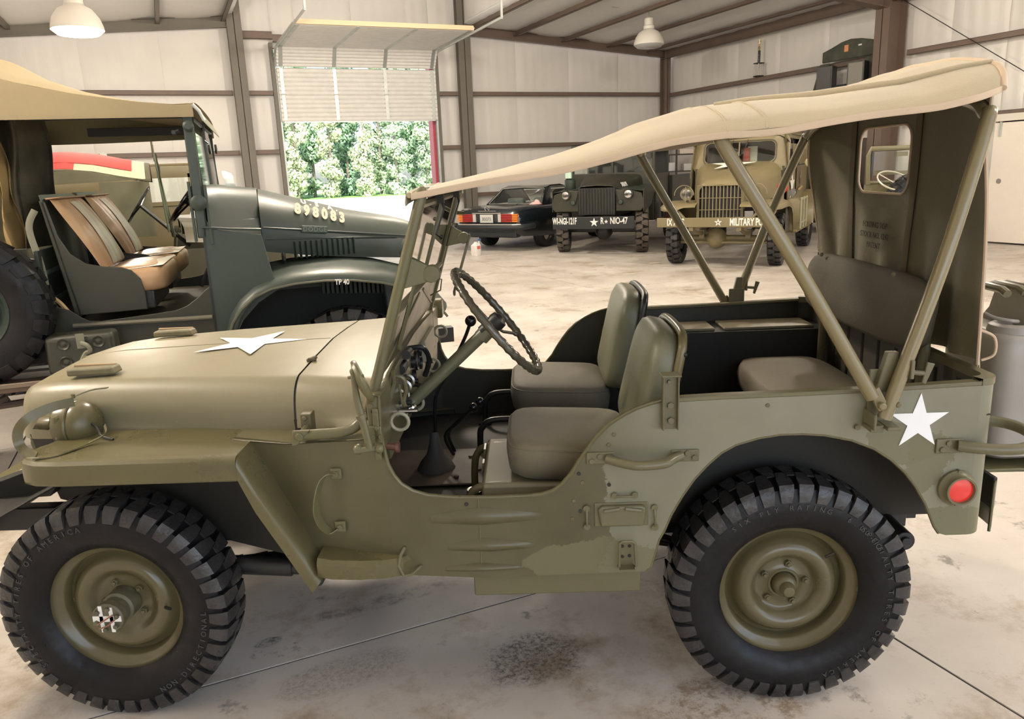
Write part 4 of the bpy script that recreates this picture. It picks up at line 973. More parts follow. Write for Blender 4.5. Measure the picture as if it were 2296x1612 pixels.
# rear bench
rs = part_empty('rear_seat', J)
cushion(2.13, 2.50, -.43, .43, .70, .805, tilt=0).build('seat_cushion', mat('seat_canvas_brown', (.16, .135, .09), .7, var=.1, bump=.2, bscale=250), rs, ang=60)
bb = M(); 
def rb(k, w):
    L = []
    for i in range(52):
        t = 2*pi*i/52; c, s_ = cos(t), sin(t); q = 5; rad = (abs(c)**q+abs(s_)**q)**(-1/q); L.append((w, (.47-k)*rad*c, (.118-k)*rad*s_))
    return L
bb.loft([rb(k, w) for k, w in ((.08, -.042), (.02, -.036), (.004, -.025), (0, 0), (.004, .02), (.03, .03))])
b2 = bb.build('backrest', mat('seat_canvas_dark', (.09, .078, .052), .75, var=.12, bump=.2, bscale=200), rs, ang=60); b2.location = (2.475, 0, 1.125); b2.rotation_euler = (0, radians(8), 0)
for s in (-1, 1): M().tube(catmull([(2.50, s*.40, .60), (2.50, s*.40, .85), (2.505, s*.40, 1.05), (2.50, s*.36, 1.17), (2.50, s*.28, 1.20)], 5), .016, 10).build('seat_frame', OD, rs)
for s in (-.30, .30): M().sph((2.44, s, 1.24), .008, 8, 6).build('stud', SEAT, rs)
# ================= canvas top =================
def cz(x):   # edge height, crown height
    T = [(.985, 1.552, 1.566), (1.2, 1.582, 1.608), (1.37, 1.605, 1.645), (1.54, 1.632, 1.692), (1.67, 1.657, 1.738), (1.80, 1.676, 1.772), (1.95, 1.684, 1.785), (2.12, 1.698, 1.790), (2.34, 1.722, 1.815), (2.47, 1.742, 1.858), (2.56, 1.760, 1.878)]
    return interp(x, T)
def chw(x): return interp(x, [(.985, .655), (1.4, .665), (1.8, .715), (2.2, .705), (2.56, .70)])[0]
cv = part_empty('canvas_top', J)
def top_fn(u, v):
    x = .985+(2.56-.985)*u; e, t = cz(x); hw = chw(x); y = (2*v-1); a = abs(y); z = e+(t-e)*(1-a**2.6)**.62
    z += .006*sin(x*21+y*5)*(1-u)*u*(1-a)+.005*sin(y*16+x*6)*(1-a)*(1 if .4 < u < .95 else .4)
    if x > 2.40:   # rear corners drop in a curve
        k = (x-2.40)/.16; hw2 = hw*(1-.07*k*k); 
    else: hw2 = hw
    xx = x+(.0 if a < .7 else -.055*((a-.7)/.3)**2*max(0, (x-2.3)/.26))
    return (xx, y*hw2, z)
M().grid(top_fn, 56, 48).build('roof_cloth', CAN, cv, solid=.003, ang=80)
lab(M().grid(lambda u, v: (lambda q: (q[0], q[1], q[2]-.005))(top_fn(u, .008+.984*v)), 40, 30).build('roof_lining', CANI, cv, ang=80), 'dark olive underside of the canvas')
for s in (0, 1):
    def hem(u, v):
        p = top_fn(u, s); sag = .006*sin(u*19)*sin(pi*u); return (p[0], p[1]+(.001 if s else -.001), p[2]+.005-.017*v+sag)
    M().grid(hem, 60, 3).build('bound_edge', BIND, cv, solid=.004, ang=80)
M().tube([tuple(Vector(top_fn(0, v/20))+Vector((-.004, 0, 0))) for v in range(21)], .008, 8).build('front_hem', CAN, cv)
hf = M().grid(lambda u, v: (lambda p: (p[0]-.012-.004*sin(v*2), p[1], p[2]+.004-.032*v))(top_fn(0, u)), 30, 4).build('front_flap', CAN, cv, solid=.003)
M().tube([tuple(Vector(top_fn(1, v/40))+Vector((.004, 0, -.001))) for v in range(41)], .0095, 8).build('rear_binding', BIND, cv, ang=60)
for xs_, r in ((1.80, .0022), (1.90, .003)):
    u = (xs_-.985)/(2.56-.985); M().tube([tuple(Vector(top_fn(u+.012*sin(pi*v/30), v/30))+Vector((0, 0, .002))) for v in range(31)], r, 6).build('roof_seam', CAN, cv)
# folded ridge towards the rear, on both sides
for s in (-1, 1):
    L = []
    for i in range(16):
        u = .56+.44*i/15; v = .5+s*(.20+.19*(i/15)); p = Vector(top_fn(u, v)); L.append(tuple(p+Vector((0, 0, .004))))
    M().tube(L, [.004+.006*sin(pi*i/15)+.004 for i in range(16)], 8).build('cloth_fold', CAN, cv, ang=80)
# rear curtain with a rounded window
def curt(y, z):
    hwid = interp(z, [(1.0, .60), (1.2, .61), (1.5, .635), (1.76, .64)])[0]
    x = 2.575+.024*sin(y*34+z*2)*max(0, (1.50-z))*1.3+.012*sin(y*11)*max(0, 1.6-z)
    yy = y*hwid/.66; x -= .085*min(1, abs(yy)/.64)**5*max(0, min(1, (z-1.0)/.6)); return (x, yy, z)
WY0, WY1, WZ0, WZ1, WR = -.075, .325, 1.475, 1.705, .055
def in_window(y, z): 
    dx = max(abs(y-(WY0+WY1)/2)-((WY1-WY0)/2-WR), 0); dz = max(abs(z-(WZ0+WZ1)/2)-((WZ1-WZ0)/2-WR), 0); return hypot(dx, dz) < WR
bm = M()
def rrect(n=8):
    pts = []
    for (cx, cz_, a0) in ((WY1-WR, WZ1-WR, 0), (WY0+WR, WZ1-WR, 90), (WY0+WR, WZ0+WR, 180), (WY1-WR, WZ0+WR, 270)):
        pts += arc(cx, cz_, WR, a0, a0+90, n)
    return pts
def curtain_bands(m):
    # plain strips left/right/below plus a ring around the window
    def g(y0, y1, z0f, z1f, nu, nv): m.grid(lambda u, v: (lambda y: curt(y, z0f(y)+(z1f(y)-z0f(y))*v))(y0+(y1-y0)*u), nu, nv)
    zt = lambda y: 1.765+.075*(1-(abs(y)/.68)**2.6)
    zb = lambda y: 1.005+.02*abs(y)
    Y0, Y1, Z0, Z1 = WY0-.05, WY1+.05, WZ0-.05, WZ1+.045
    g(-.66, Y0, zb, zt, 26, 26); g(Y1, .66, zb, zt, 16, 26); g(Y0, Y1, zb, lambda y: Z0, 22, 18); g(Y0, Y1, lambda y: Z1, zt, 22, 4)
    inner = rrect(); outer = []
    cy, cz_ = (WY0+WY1)/2, (WZ0+WZ1)/2
    for (y, z) in inner:
        dx, dz = y-cy, z-cz_; t = min((Y1-cy)/abs(dx) if abs(dx) > 1e-6 else 9e9, (Z1-cz_)/abs(dz) if abs(dz) > 1e-6 and dz > 0 else ((cz_-Z0)/abs(dz) if abs(dz) > 1e-6 else 9e9)); outer.append((cy+dx*t, cz_+dz*t))
    n = len(inner); m.add([curt(*p) for p in inner]+[curt(*p) for p in outer], [(i, (i+1) % n, n+(i+1) % n, n+i) for i in range(n)])
    # fill the four outer corners
    for cyy in (Y0, Y1):
        for czz in (Z0, Z1):
            near = sorted(outer, key=lambda p: hypot(p[0]-cyy, p[1]-czz))[:2]
            m.add([curt(cyy, czz), curt(*near[0]), curt(*near[1])], [(0, 1, 2)])
    return m
rc = curtain_bands(M()).build('rear_curtain', CANI, cv, solid=.002, ang=70)
M().tube([tuple(Vector(curt(*p))+Vector((-.002, 0, 0))) for p in rrect(6)], .0045, 6, closed=True).build('window_binding', BIND, rc)
for y in (-.125, .375):
    M().grid(lambda u, v: (lambda p: (p[0]-.006, p[1], p[2]))(curt(y-.02+.04*u, 1.02+.80*v)), 3, 24).build('curtain_seam', mat('seam_canvas', (.135, .105, .06), .85), rc, solid=.003)
for yy in (-.66, .66):
    M().tube([tuple(Vector(curt(yy, 1.02+.03*k))) for k in range(26)], .005, 6).build('side_binding', BIND, rc)
for i, t in enumerate(('FOLDING TOP', 'STOCK NO. 1242', 'PATENT')):
    text(t, 'printed_stamp', mat('stamp_ink', (.05, .04, .03), .8), rc, .030, frame((2.562, .13, 1.36-.037*i), (0, -1, 0), (0, 0, 1)), extrude=.0005)
# retaining strap behind the curtain
M().tube(catmull([(2.60, -.52, 1.10), (2.635, -.53, 1.08), (2.64, -.53, 1.03), (2.61, -.52, 1.01)], 5), .004, 6).build('curtain_strap', BIND, rc)
for y in (-.535, -.525): M().tube([(2.585, y, 1.09), (2.60, y, .98)], .0018, 5).build('tie_cord', BIND, rc)
# ================= bows =================
bw = part_empty('top_bows', J)
BOWM = mat('bow_olive', (.20, .165, .085), .26, coat=.2)
def bow(pl, top, r, name, m2=BOWM):
    L = [pl]+top; full = catmull(L+[(x, -y, z) for x, y, z in reversed(L)], 5); return M().tube(full, r, 14).build(name, m2, bw, ang=60)
bow((2.187, -.765, .985), [(1.99, -.745, 1.32), (1.803, -.700, 1.630), (1.797, -.675, 1.660), (1.797, -.59, 1.695), (1.80, -.3, 1.725)], .0185, 'front_bow')
bow((2.222, -.765, .925), [(2.355, -.735, 1.33), (2.472, -.660, 1.67), (2.483, -.63, 1.70), (2.49, -.55, 1.735), (2.495, -.3, 1.775)], .0185, 'rear_bow')
for s in (-1, 1):
    m = M(); m.hexa([(2.175, s*.772, 1.0), (2.20, s*.772, 1.015), (2.20, s*.757, 1.015), (2.175, s*.757, 1.0), (2.205, s*.772, .945), (2.232, s*.772, .958), (2.232, s*.757, .958), (2.205, s*.757, .945)]); m.cyl((2.207, s*.79, .965), (2.207, s*.75, .965), .010, 10)
    m.build('pivot_fork', BOWM, bw, bevel=.003)
    m = M(); m.box(2.19, 2.225, min(s*.712, s*.765), max(s*.712, s*.765), .885, .905); m.box(2.19, 2.198, min(s*.712, s*.78), max(s*.712, s*.78), .895, .94); m.box(2.195, 2.265, min(s*.716, s*.722), max(s*.716, s*.722), .885, 1.05); m.box(2.225, 2.262, min(s*.716, s*.785), max(s*.716, s*.785), .895, .905)
    m.hexa([(2.205, s*.74, .99), (2.25, s*.74, .99), (2.25, s*.72, .99), (2.205, s*.72, .99), (2.23, s*.74, 1.10), (2.26, s*.74, 1.10), (2.26, s*.72, 1.10), (2.23, s*.72, 1.10)]); m.cyl((2.252, s*.78, .965), (2.252, s*.71, .965), .008, 8); m.build('bow_socket', OD, bw, bevel=.003)
    m = M(); m.box(2.275, 2.285, min(s*.74, s*.78), max(s*.74, s*.78), 1.035, 1.085); m.cyl((2.27, s*.76, 1.05), (2.32, s*.76, 1.045), .007, 8); m.hexa([(2.315, s*.757, 1.02), (2.325, s*.757, 1.015), (2.325, s*.763, 1.015), (2.315, s*.763, 1.02), (2.325, s*.757, 1.075), (2.345, s*.757, 1.07), (2.345, s*.763, 1.07), (2.325, s*.763, 1.075)]); m.build('wing_screw', OD, bw, bevel=.002)
    for x, z in ((2.175, .885), (2.272, .945)): M().cyl((x, s*.712, z), (x, s*.720, z), .008, 6).build('socket_bolt', OD, bw)
# ================= handles, brackets, marks on the near side =================
def plate_bolts(par, pts, y=-.714, r=.0085):
    for x, z in pts: M().cyl((x, y, z), (x, y-.007, z), r, 6).build('bolt', OD, par, bevel=.001)
for s in (-1,):
    gh = M(); gh.box(1.432, 1.512, -.716, -.7105, .800, .835); gh.box(1.668, 1.745, -.716, -.7105, .800, .835)
    gh = gh.build('grab_handle', OD, J, bevel=.004)
    M().tube(catmull([(1.49, -.722, .818), (1.52, -.745, .816), (1.56, -.762, .812), (1.60, -.764, .812), (1.645, -.758, .814), (1.672, -.735, .818), (1.695, -.720, .820)], 6), .013, 12).build('handle_bar', OD, gh, ang=60)
    plate_bolts(gh, [(1.470, .824), (1.447, .810), (1.712, .826), (1.732, .812)])
gh = M(); gh.box(2.395, 2.47, -.716, -.7105, .800, .842); gh = gh.build('rear_handle', OD, J, bevel=.004)
M().tube(catmull([(2.45, -.722, .824), (2.50, -.742, .822), (2.58, -.758, .822), (2.635, -.745, .828), (2.665, -.70, .836), (2.665, -.65, .842), (2.64, -.61, .846), (2.60, -.59, .848), (2.565, -.585, .848)], 6), .0155, 12).build('handle_bar', OD, gh, ang=60)
plate_bolts(gh, [(2.428, .830), (2.412, .812)])
# curved cowl-side handle (flat strap)
hs = strap(catmull([(.722, -.676, .785), (.700, -.690, .788), (.678, -.706, .765), (.664, -.722, .70), (.668, -.718, .655), (.680, -.704, .622), (.694, -.690, .608), (.716, -.682, .618)], 6), .030, .003, (0.3, 1, 0)); ho = hs.build('side_handle', OD, J, ang=40)
for x, z, y in ((.718, .782, -.678), (.716, .618, -.682)):
    M().box(x-.016, x+.016, y-.004, y+.008, z-.016, z+.016).build('handle_foot', OD, ho, bevel=.003); M().cyl((x, y-.004, z), (x, y-.010, z), .009, 10).build('slotted_screw', OD, ho, bevel=.001)
# channel bracket behind the door opening
cb = M(); cb.box(1.640, 1.684, -.722, -.711, .90, 1.052); cb.box(1.640, 1.644, -.738, -.711, .90, 1.052); cb.box(1.680, 1.684, -.738, -.711, .90, 1.052); cb.box(1.636, 1.688, -.745, -.700, 1.052, 1.057)
cb = cb.build('channel_bracket', OD, J, bevel=.0015); cb.rotation_euler = (0, 0, 0)
plate_bolts(cb, [(1.663, .968), (1.664, .925)], y=-.722, r=.010); plate_bolts(cb, [(1.658, 1.035)], y=-.722, r=.006)
# small footman loops around the tool recess
def loop(x0, z0, x1, z1):
    m = M(); d_ = Vector((x1-x0, 0, z1-z0)); u = d_.normalized(); L = d_.length
    a = Vector((x0, -.713, z0)); b = Vector((x1, -.713, z1)); m.tube([a, a+u*.010+Vector((0, -.010, 0)), b-u*.010+Vector((0, -.010, 0)), b], .0035, 8)
    for p in (a, b): m.cyl(tuple(p), tuple(p+Vector((0, -.006, 0))), .0095, 12)
    return m.build('footman_loop', OD, J, ang=50)
loop(1.510, .704, 1.567, .704); loop(1.430, .668, 1.431, .612); loop(1.622, .664, 1.624, .604)
# pressed recess pan
m = M(); m.box(1.452, 1.605, -.714, -.708, .610, .682); rp_ = m.build('recess_plate', OD, J, bevel=.003)
m = M(); m.prism([(1.47, .613), (1.590, .613), (1.598, .668), (1.585, .676), (1.475, .676), (1.462, .668)], 'y', -.726, -.712); m.build('recess_pan', OD, rp_, bevel=.006, seg=3)
for xa, xb, dz in ((1.478, 1.522, .006), (1.538, 1.582, -.006)): M().tube([(xa, -.728, .666-dz/2), (xb, -.728, .666+dz/2)], .006, 8).build('pressed_rib', OD, rp_)
# U-shaped step loop low down
m = M(); m.tube([(1.518, -.722, .488), (1.518, -.745, .50), (1.520, -.748, .572), (1.527, -.750, .580), (1.555, -.750, .580), (1.562, -.748, .572), (1.566, -.745, .50), (1.566, -.722, .488)], .0042, 8); ul = m.build('axe_loop', OD, J, ang=50)
M().box(1.523, 1.560, -.715, -.7105, .478, .562).build('loop_plate', OD, ul, bevel=.002)
M().box(1.52, 1.563, -.745, -.712, .485, .489).build('loop_shelf', OD, ul)
for x, z in ((1.531, .548), (1.551, .548), (1.531, .515), (1.551, .517)): M().cyl((x, -.715, z), (x, -.7165, z), .005, 10).build('screw', ODD, ul)
# bent rod hook by the step
M().tube([(.905, -.714, .562), (.895, -.735, .548), (.888, -.74, .520), (.902, -.745, .490), (.925, -.745, .493), (.948, -.714, .502)], .0045, 8).build('rod_hook', OD, J)
# bolt holes (dark plugs)
for x, z in ((1.09, .690), (1.411, .772), (1.495, .736), (1.413, .658), (.846, .975)): M().cyl((x, -.7125, z), (x, -.710, z), .0055, 12).build('bolt_hole', BLK, J)
for x, z in ((1.51, .885), (1.495, .855), (1.42, .745), (1.395, .69), (1.39, .635), (1.93, .955)): M().cyl((x, -.7125, z), (x, -.710, z), .006, 10).build('filled_rivet', ODF, J, bevel=.001)
lab(M().prism(star_pts((2.343, .893), .083, 90), 'y', -.7125, -.7108).build('side_star', mat('white_star', (.86, .86, .86), .5), J, smooth=False), 'white five-pointed star on the rear side panel')
# red reflector
m = M().lathe([(.0, .0), (.046, .0), (.052, .004), (.052, .010), (.044, .016), (.040, .030), (.041, .034), (.036, .034), (.034, .026)], (2.463, -.710, .697), (0, -1, 0), 40); rf = m.build('reflector_housing', OD, J, ang=40)
lab(M().lathe([(0, .030), (.018, .029), (.034, .026)], (2.463, -.710, .697), (0, -1, 0), 36).build('reflector_lens', LENS, rf), 'round red reflector lens')
for z in (.747, .648): M().cyl((2.463, -.712, z), (2.463, -.724, z), .005, 8).build('screw', OD, rf)
# bumperettes behind the tail
for s in (-1, 1):
    m = M(); L = [(2.565, s*.42), (2.62, s*.41), (2.66, s*.44), (2.672, s*.50), (2.668, s*.56), (2.64, s*.60)]
    m.add([(x, y, .50) for x, y in L]+[(x, y, .65) for x, y in L], [(i, i+1, 6+i+1, 6+i) for i in range(5)]); m.build('bumperette', OD, J, solid=.008, ang=50)
    M().box(2.655, 2.668, min(s*.47, s*.57), max(s*.47, s*.57), .56, .66).build('bumperette_pad', BLK, J, bevel=.003)
# ================= fuel can on the tail =================
GRY = mat('grey_can_paint', (.30, .28, .25), .42, var=.08)
jc = thing('jerry_can', 'grey steel fuel can standing behind the tail of the foreground vehicle', 'fuel can')
def place_on(o, x, y, z, rz=0):
    m = Matrix.Rotation(YAW, 4, 'Z') @ Matrix.Translation((x, y, z)) @ Matrix.Rotation(rz, 4, 'Z'); o.matrix_world = m; o.location = m.translation; o.rotation_euler = m.to_euler()
place_on(jc, 2.80, -.27, .66)
def rring(hx, hy, r, z, n=6):
    L = []
    for cx, cy, a in ((hx-r, hy-r, 0), (-hx+r, hy-r, 90), (-hx+r, -hy+r, 180), (hx-r, -hy+r, 270)): L += [(x, y, z) for x, y in arc(cx, cy, r, a, a+90, n)]
    return L
m = M(); m.loft([rring(hx, hy, r, z) for hx, hy, r, z in ((.075, .155, .05, 0), (.085, .17, .055, .012), (.086, .172, .055, .30), (.086, .172, .055, .375), (.078, .162, .05, .395), (.06, .14, .045, .402))]); m.build('can_body', GRY, jc, ang=50)
m = M(); m.lathe([(.075, 0), (.070, .02), (.058, .026), (.046, .026), (.040, .012), (0, .010)], (0, -.085, .398), (0, 0, 1), 30); m.build('filler_neck', GRY, jc, ang=40)
M().tube(catmull([(-.075, -.05, .45), (-.06, -.08, .44), (-.03, -.11, .435), (0, -.10, .43)], 5), .006, 8).build('cap_lever', GRY, jc)
m = M()
for y in (-.045, .045, .02):
    pass
m.prism([(-.13, .395), (.12, .395), (.11, .42), (.085, .445), (.065, .50), (.055, .515), (.02, .52), (-.05, .52), (-.09, .515), (-.10, .50), (-.11, .44)], 'x', .018, .024)
m.build('handle_plate', GRY, jc, bevel=.002)
for x in (-.035, .021, .06): M().tube([(x, -.09, .515), (x, -.06, .525), (x, .06, .525), (x, .09, .515)], .013, 10).build('carry_handle', OD, jc)
m = M(); m.box(-.12, .12, -.19, .19, -.03, -.02); m.box(-.12, -.115, -.19, .19, -.03, .08); m.box(.115, .12, -.19, .19, -.03, .08); m.box(-.19, -.115, -.05, .05, -.03, .05); m.build('can_carrier', OD, jc, bevel=.002)
lab(M().box(.088, .094, -.14, -.10, .0, .25).build('carrier_strap', BLK, jc), 'black webbing strap down the can')
# ================= dark green command truck right behind the hero (local x = forward, near side at y = 0) =================
K_ = thing('command_truck', 'dark green open command truck with canvas top and tan seats, right behind the foreground vehicle', 'military truck', (.002, 1.8145, 0), radians(-6.6))
C = .88      # centre line
def half(m, pts_fn): pass
# hood: loft of rounded sections narrowing to the nose
HS = [(.515, .62, 1.553, 1.18, .26), (.80, .55, 1.472, 1.13, .24), (1.10, .47, 1.385, 1.09, .22), (1.40, .40, 1.325, 1.06, .20), (1.54, .37, 1.285, 1.06, .18), (1.615, .34, 1.235, 1.06, .16), (1.64, .31, 1.17, 1.06, .14)]
def ksec(x, extra=0):
    hw, zt, zb, r = interp(x, HS); L = [(-hw, zb), (-hw, zt-r)]
    L += [(-hw+r-r*cos(radians(a)), zt-r*.98+r*.9*sin(radians(a))) for a in range(12, 91, 13)]
    L += [(-hw*.3, zt-.005), (0, zt)]
    L = L+[(-y, z) for y, z in reversed(L[:-1])]
    return [(x, C+y, z+extra) for y, z in L]
hd = M().loft([ksec(x) for x in (.52, .65, .80, .95, 1.10, 1.25, 1.40, 1.50, 1.56, 1.615, 1.64)], closed=False, caps=False).build('hood', DKG, K_, solid=.01, ang=50)
M().prism([(y, z) for _, y, z in ksec(1.63)]+[(C+.30, .75), (C-.30, .75)], 'x', 1.60, 1.62).build('radiator_grille', BLK, K_)
# side louvre panel and louvres
def hood_side(x): return C-interp(x, HS)[0]-.004
for i in range(12):
    x = .70+i*.0345; y = hood_side(x)
    M().hexa([(x, y+.006, 1.115), (x+.017, y+.002, 1.115), (x+.017, y-.018, 1.115), (x+.004, y, 1.115), (x, y+.006, 1.225), (x+.017, y+.002, 1.225), (x+.017, y-.018, 1.225), (x+.004, y, 1.225)]).build('louvre', DKG, hd, bevel=.003)
M().tube([(x, hood_side(x)-.001, 1.253-.06*(x-.55)) for x in (.54, .8, 1.1, 1.4)], .005, 6).build('hood_bead', DKG, hd)
M().tube([(x, hood_side(x)-.0, 1.33-.13*(x-.5)) for x in (.53, .8, 1.1, 1.4, 1.5)], .006, 6).build('hood_crease', DKG, hd)
ep = M().box(-.085, .085, -.004, .004, -.022, .022).build('name_plate', mat('plate_green', (.06, .085, .065), .4), K_, bevel=.004); ep.location = (.845, hood_side(.84)-.004, 1.292); ep.rotation_euler = (0, .10, .235)
text('DODGE', 'plate_letters', mat('worn_letters', (.16, .19, .16), .5), ep, .040, frame((0, -.005, 0), (1, 0, 0), (0, 0, 1)), extrude=.0015, bold=.0006, space=1.15)
o_ = (.90, hood_side(.90)-.003, 1.375)
tx = Vector((1, .235, -.13)).normalized(); ty = Vector((0, .22, 1))
def hpt(x, a, off):
    hw, zt, zb, r = interp(x, HS); a = radians(a); n_ = Vector((0, -.9*cos(a), sin(a))).normalized()
    return (x, C-hw+r-r*cos(a)+n_.y*off, zt-r*.98+.9*r*sin(a)+n_.z*off), (0, sin(a), .9*cos(a))
for k, ch in enumerate('898083'):
    x = .755+.056*k; zt = interp(x, HS)[1]
    text(ch, 'serial_digit', CRM, K_, .105, frame(hpt(x, 48, .020)[0], (1, .235, -.26), hpt(x, 33, 0)[1]), extrude=.001, bold=.0065, sx=.72)
for k, ch in enumerate('U.S.A.'):
    x = .80+.042*k
    text(ch, 'serial_letter', CRM, K_, .070, frame(hpt(x, 74, .020)[0], (1, .235, -.28), hpt(x, 60, 0)[1]), extrude=.001, bold=.003, sx=.7)
m = M(); m.tube([(.635, hood_side(.635)-.004, 1.155), (.635, hood_side(.635)-.02, 1.14), (.635, hood_side(.635)-.02, 1.12), (.635, hood_side(.635)-.004, 1.10)], .012, 8); m.build('hood_latch', BLK, hd)
# cowl
cw = M()
def csec(x, f):
    hw = .62+.26*f; zt = 1.555+.04*f; r = .26; L = [(-hw, 1.02), (-hw, 1.30), (-hw+.03, 1.38)]
    L += [(-hw+r-(r-.04)*cos(radians(a)), zt-r+.03+(r-.03)*sin(radians(a))) for a in range(12, 91, 13)]
    L += [(-.2, zt), (0, zt+.004)]; L = L+[(-y, z) for y, z in reversed(L[:-1])]
    return [(x, C+y, z) for y, z in L]
cw.loft([csec(.515, 0), csec(.42, .25), csec(.30, .75), csec(.20, 1)], closed=False, caps=False); cw.build('cowl', DKG, K_, solid=.008, ang=60)
M().prism([(.20, 1.36), (.52, 1.30), (.56, 1.05), (.60, .98), (.46, .90), (.36, .80), (.28, .66), (.26, .60), (.20, .60)], 'y', 0, .012).build('cowl_side', DKG, K_, bevel=.004)
M().tube([(.20, -.002, 1.362), (.34, -.002, 1.345), (.52, .03, 1.33)], .007, 6).build('belt_bead', DKG, K_)
M().box(.196, .206, -.003, .006, .62, 1.36).build('door_gap', BLK, K_)
# front fender: arched crown
fp = [(.245, .62), (.26, .74), (.30, .84), (.36, .92), (.44, .985), (.54, 1.025), (.68, 1.045), (.85, 1.05), (1.02, 1.04), (1.20, 1.01), (1.38, .955), (1.52, .87), (1.60, .76)]
def fsec(x, z, i):
    a, b = Vector(fp[max(0, i-1)]), Vector(fp[min(len(fp)-1, i+1)]); t = (b-a).normalized(); n_ = Vector((-t.y, t.x))
    return [(x+n_.x*h, y, z+n_.y*h) for y, h in ((.52, .055), (.30, .045), (.10, .030), (.02, .012), (-.025, -.010), (-.04, -.035), (-.04, -.050))]
ff = M().loft([fsec(x, z, i) for i, (x, z) in enumerate(fp)], closed=False, caps=False).build('front_fender', DKG, K_, solid=.008, ang=60)
M().tube([(x, -.042, z-.045) for x, z in fp], .008, 6).build('fender_bead', mat('edge_olive', (.10, .10, .07), .35), ff)
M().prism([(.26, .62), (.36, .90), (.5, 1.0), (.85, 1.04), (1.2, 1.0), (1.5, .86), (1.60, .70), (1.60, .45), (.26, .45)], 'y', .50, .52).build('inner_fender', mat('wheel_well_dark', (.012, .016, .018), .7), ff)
M().loft([fsec(x, z, i)[:1]+[(x, .50, .9)] for i, (x, z) in enumerate(fp)], closed=False, caps=False).build('fender_apron', DKG, ff, solid=.006)
text('TP 40', 'tyre_pressure_mark', WHT, ff, .045, frame((.955, -.060, .990), (1, 0, -.06), (0, 0, 1)), extrude=.001, bold=.001, sx=.8)
m = M()
for i in range(14): m.box(.86+i*.03, .878+i*.03, .42, .49, .86-.002*i, .97)
ribs = m.build('radiator_hose_fins', DKG, ff); ribs['kind'] = 'stuff'
m = M(); m.hexa([(1.28, .35, .60), (1.42, .35, .60), (1.42, .48, .60), (1.28, .48, .60), (1.26, .35, .97), (1.34, .35, .97), (1.34, .48, .97), (1.26, .48, .97)]); m.box(1.40, 1.44, .35, .48, .60, .95); m.build('shock_tower', GALV if False else mat('tower_grey', (.07, .09, .09), .4), K_, bevel=.01)
m = M(); m.lathe([(0, 0), (.10, .0), (.115, .02), (.115, .05), (.08, .12), (0, .16)], (1.50, .12, 1.13), (-1, 0, 0), 26); m.cyl((1.45, .12, 1.13), (1.45, .15, 1.0), .02, 8); m.build('headlight', DKG, K_, ang=40)
far_wheel(K_, (.985, .19, .40), -.12, R=.40, rb=.205, w=.10, nl=22)
w2 = copy_tree([c for c in K_.children if c.name.startswith('wheel')][0]); w2.location = (.985, 1.57, .40); w2.rotation_euler = (0, 0, pi-.12)
far_wheel(K_, (-1.95, .15, .40), 0, R=.40, rb=.205, w=.10, nl=22)
sp = far_wheel(K_, (-.985, -.16, 1.005), 0, R=.40, rb=.205, w=.105, nl=22, dust=RUB); sp['label'] = 'spare wheel carried upright on the side'
# body tub, sill, lower gear
tub_ = part_empty('truck_body', K_)
m = M(); m.prism([(.20, 1.02), (.17, 1.0), (.12, .955), (.06, .915), (.0, .895), (-.12, .885), (-.40, .868), (-.46, .875), (-.50, .90), (-.55, .945), (-.60, .965), (-.70, .975), (-.70, 1.30), (-1.9, 1.30), (-1.9, .66), (.20, .66)], 'y', 0, .008); m.build('sill_panel', DKB, tub_, bevel=.003)
m = M(); m.prism([(.20, 1.36), (.17, 1.0), (.12, .955), (.06, .915), (.0, .895), (-.12, .885), (-.40, .868), (-.50, .90), (-.60, .965), (-.70, 1.0), (-1.9, 1.30), (-1.9, .66), (.20, .66)], 'y', 1.74, 1.75); m.build('far_side_panel', DKB, tub_)
M().box(-.60, .20, .01, 1.74, .80, .82).build('cab_floor', mat('dusty_floor', (.13, .11, .075), .6, var=.2), tub_)
M().tube([(-.545, -.006, .855), (.19, -.006, .838)], .013, 8).build('side_rail', mat('rail_olive', (.13, .12, .085), .45), tub_)
M().add([(.21, .03, 1.36), (.21, 1.72, 1.36), (.32, 1.70, .80), (.32, .03, .80)], [(0, 1, 2, 3)]).build('toe_board', DKG, tub_, solid=.01)
m = M(); m.tube([(.02, 1.30, 1.60), (.0, 1.30, 1.5), (-.02, 1.30, 1.30)], .01, 6)
M().box(-.68, -.66, .02, 1.74, .80, 1.28).build('seat_bulkhead', mat('green_black', (.02, .028, .022), .5), tub_)
for z in (.98, 1.14): M().box(-.685, -.655, .05, .8, z, z+.025).build('bulkhead_rail', mat('rail_green', (.06, .09, .08), .5), tub_)
M().box(.205, .22, .03, .10, .88, 1.34).build('kick_panel', DKG, tub_)
M().hexa([(-2.0, -.30, .575), (-.16, -.30, .575), (-.16, .02, .575), (-2.0, .02, .575), (-2.0, -.30, .612), (-.16, -.30, .612), (-.16, .02, .612), (-2.0, .02, .612)]).build('running_board', mat('rusty_board', (.10, .065, .045), .65, var=.3), K_, bevel=.004)
M().box(-2.0, -.14, -.305, -.29, .60, .625).build('board_edge', mat('board_edge_tan', (.16, .12, .085), .5), K_, bevel=.003)
m = M(); m.cyl((-1.6, -.15, .44), (-.3, -.10, .50), .02, 8); m.cyl((-1.1, -.15, .42), (-.9, -.1, .50), .03, 8); m.build('exhaust_pipe', mat('pipe_rust', (.06, .04, .03), .6), K_)
M().box(-2.2, 1.7, .25, .33, .48, .58).build('chassis_rail', BLK, K_); M().box(-2.2, 1.7, 1.43, 1.5, .48, .58).build('chassis_rail', BLK, K_)
tb_ = M().box(-.645, -.30, -.255, -.10, .625, .845).build('tool_box', DKB, K_, bevel=.03, seg=4)
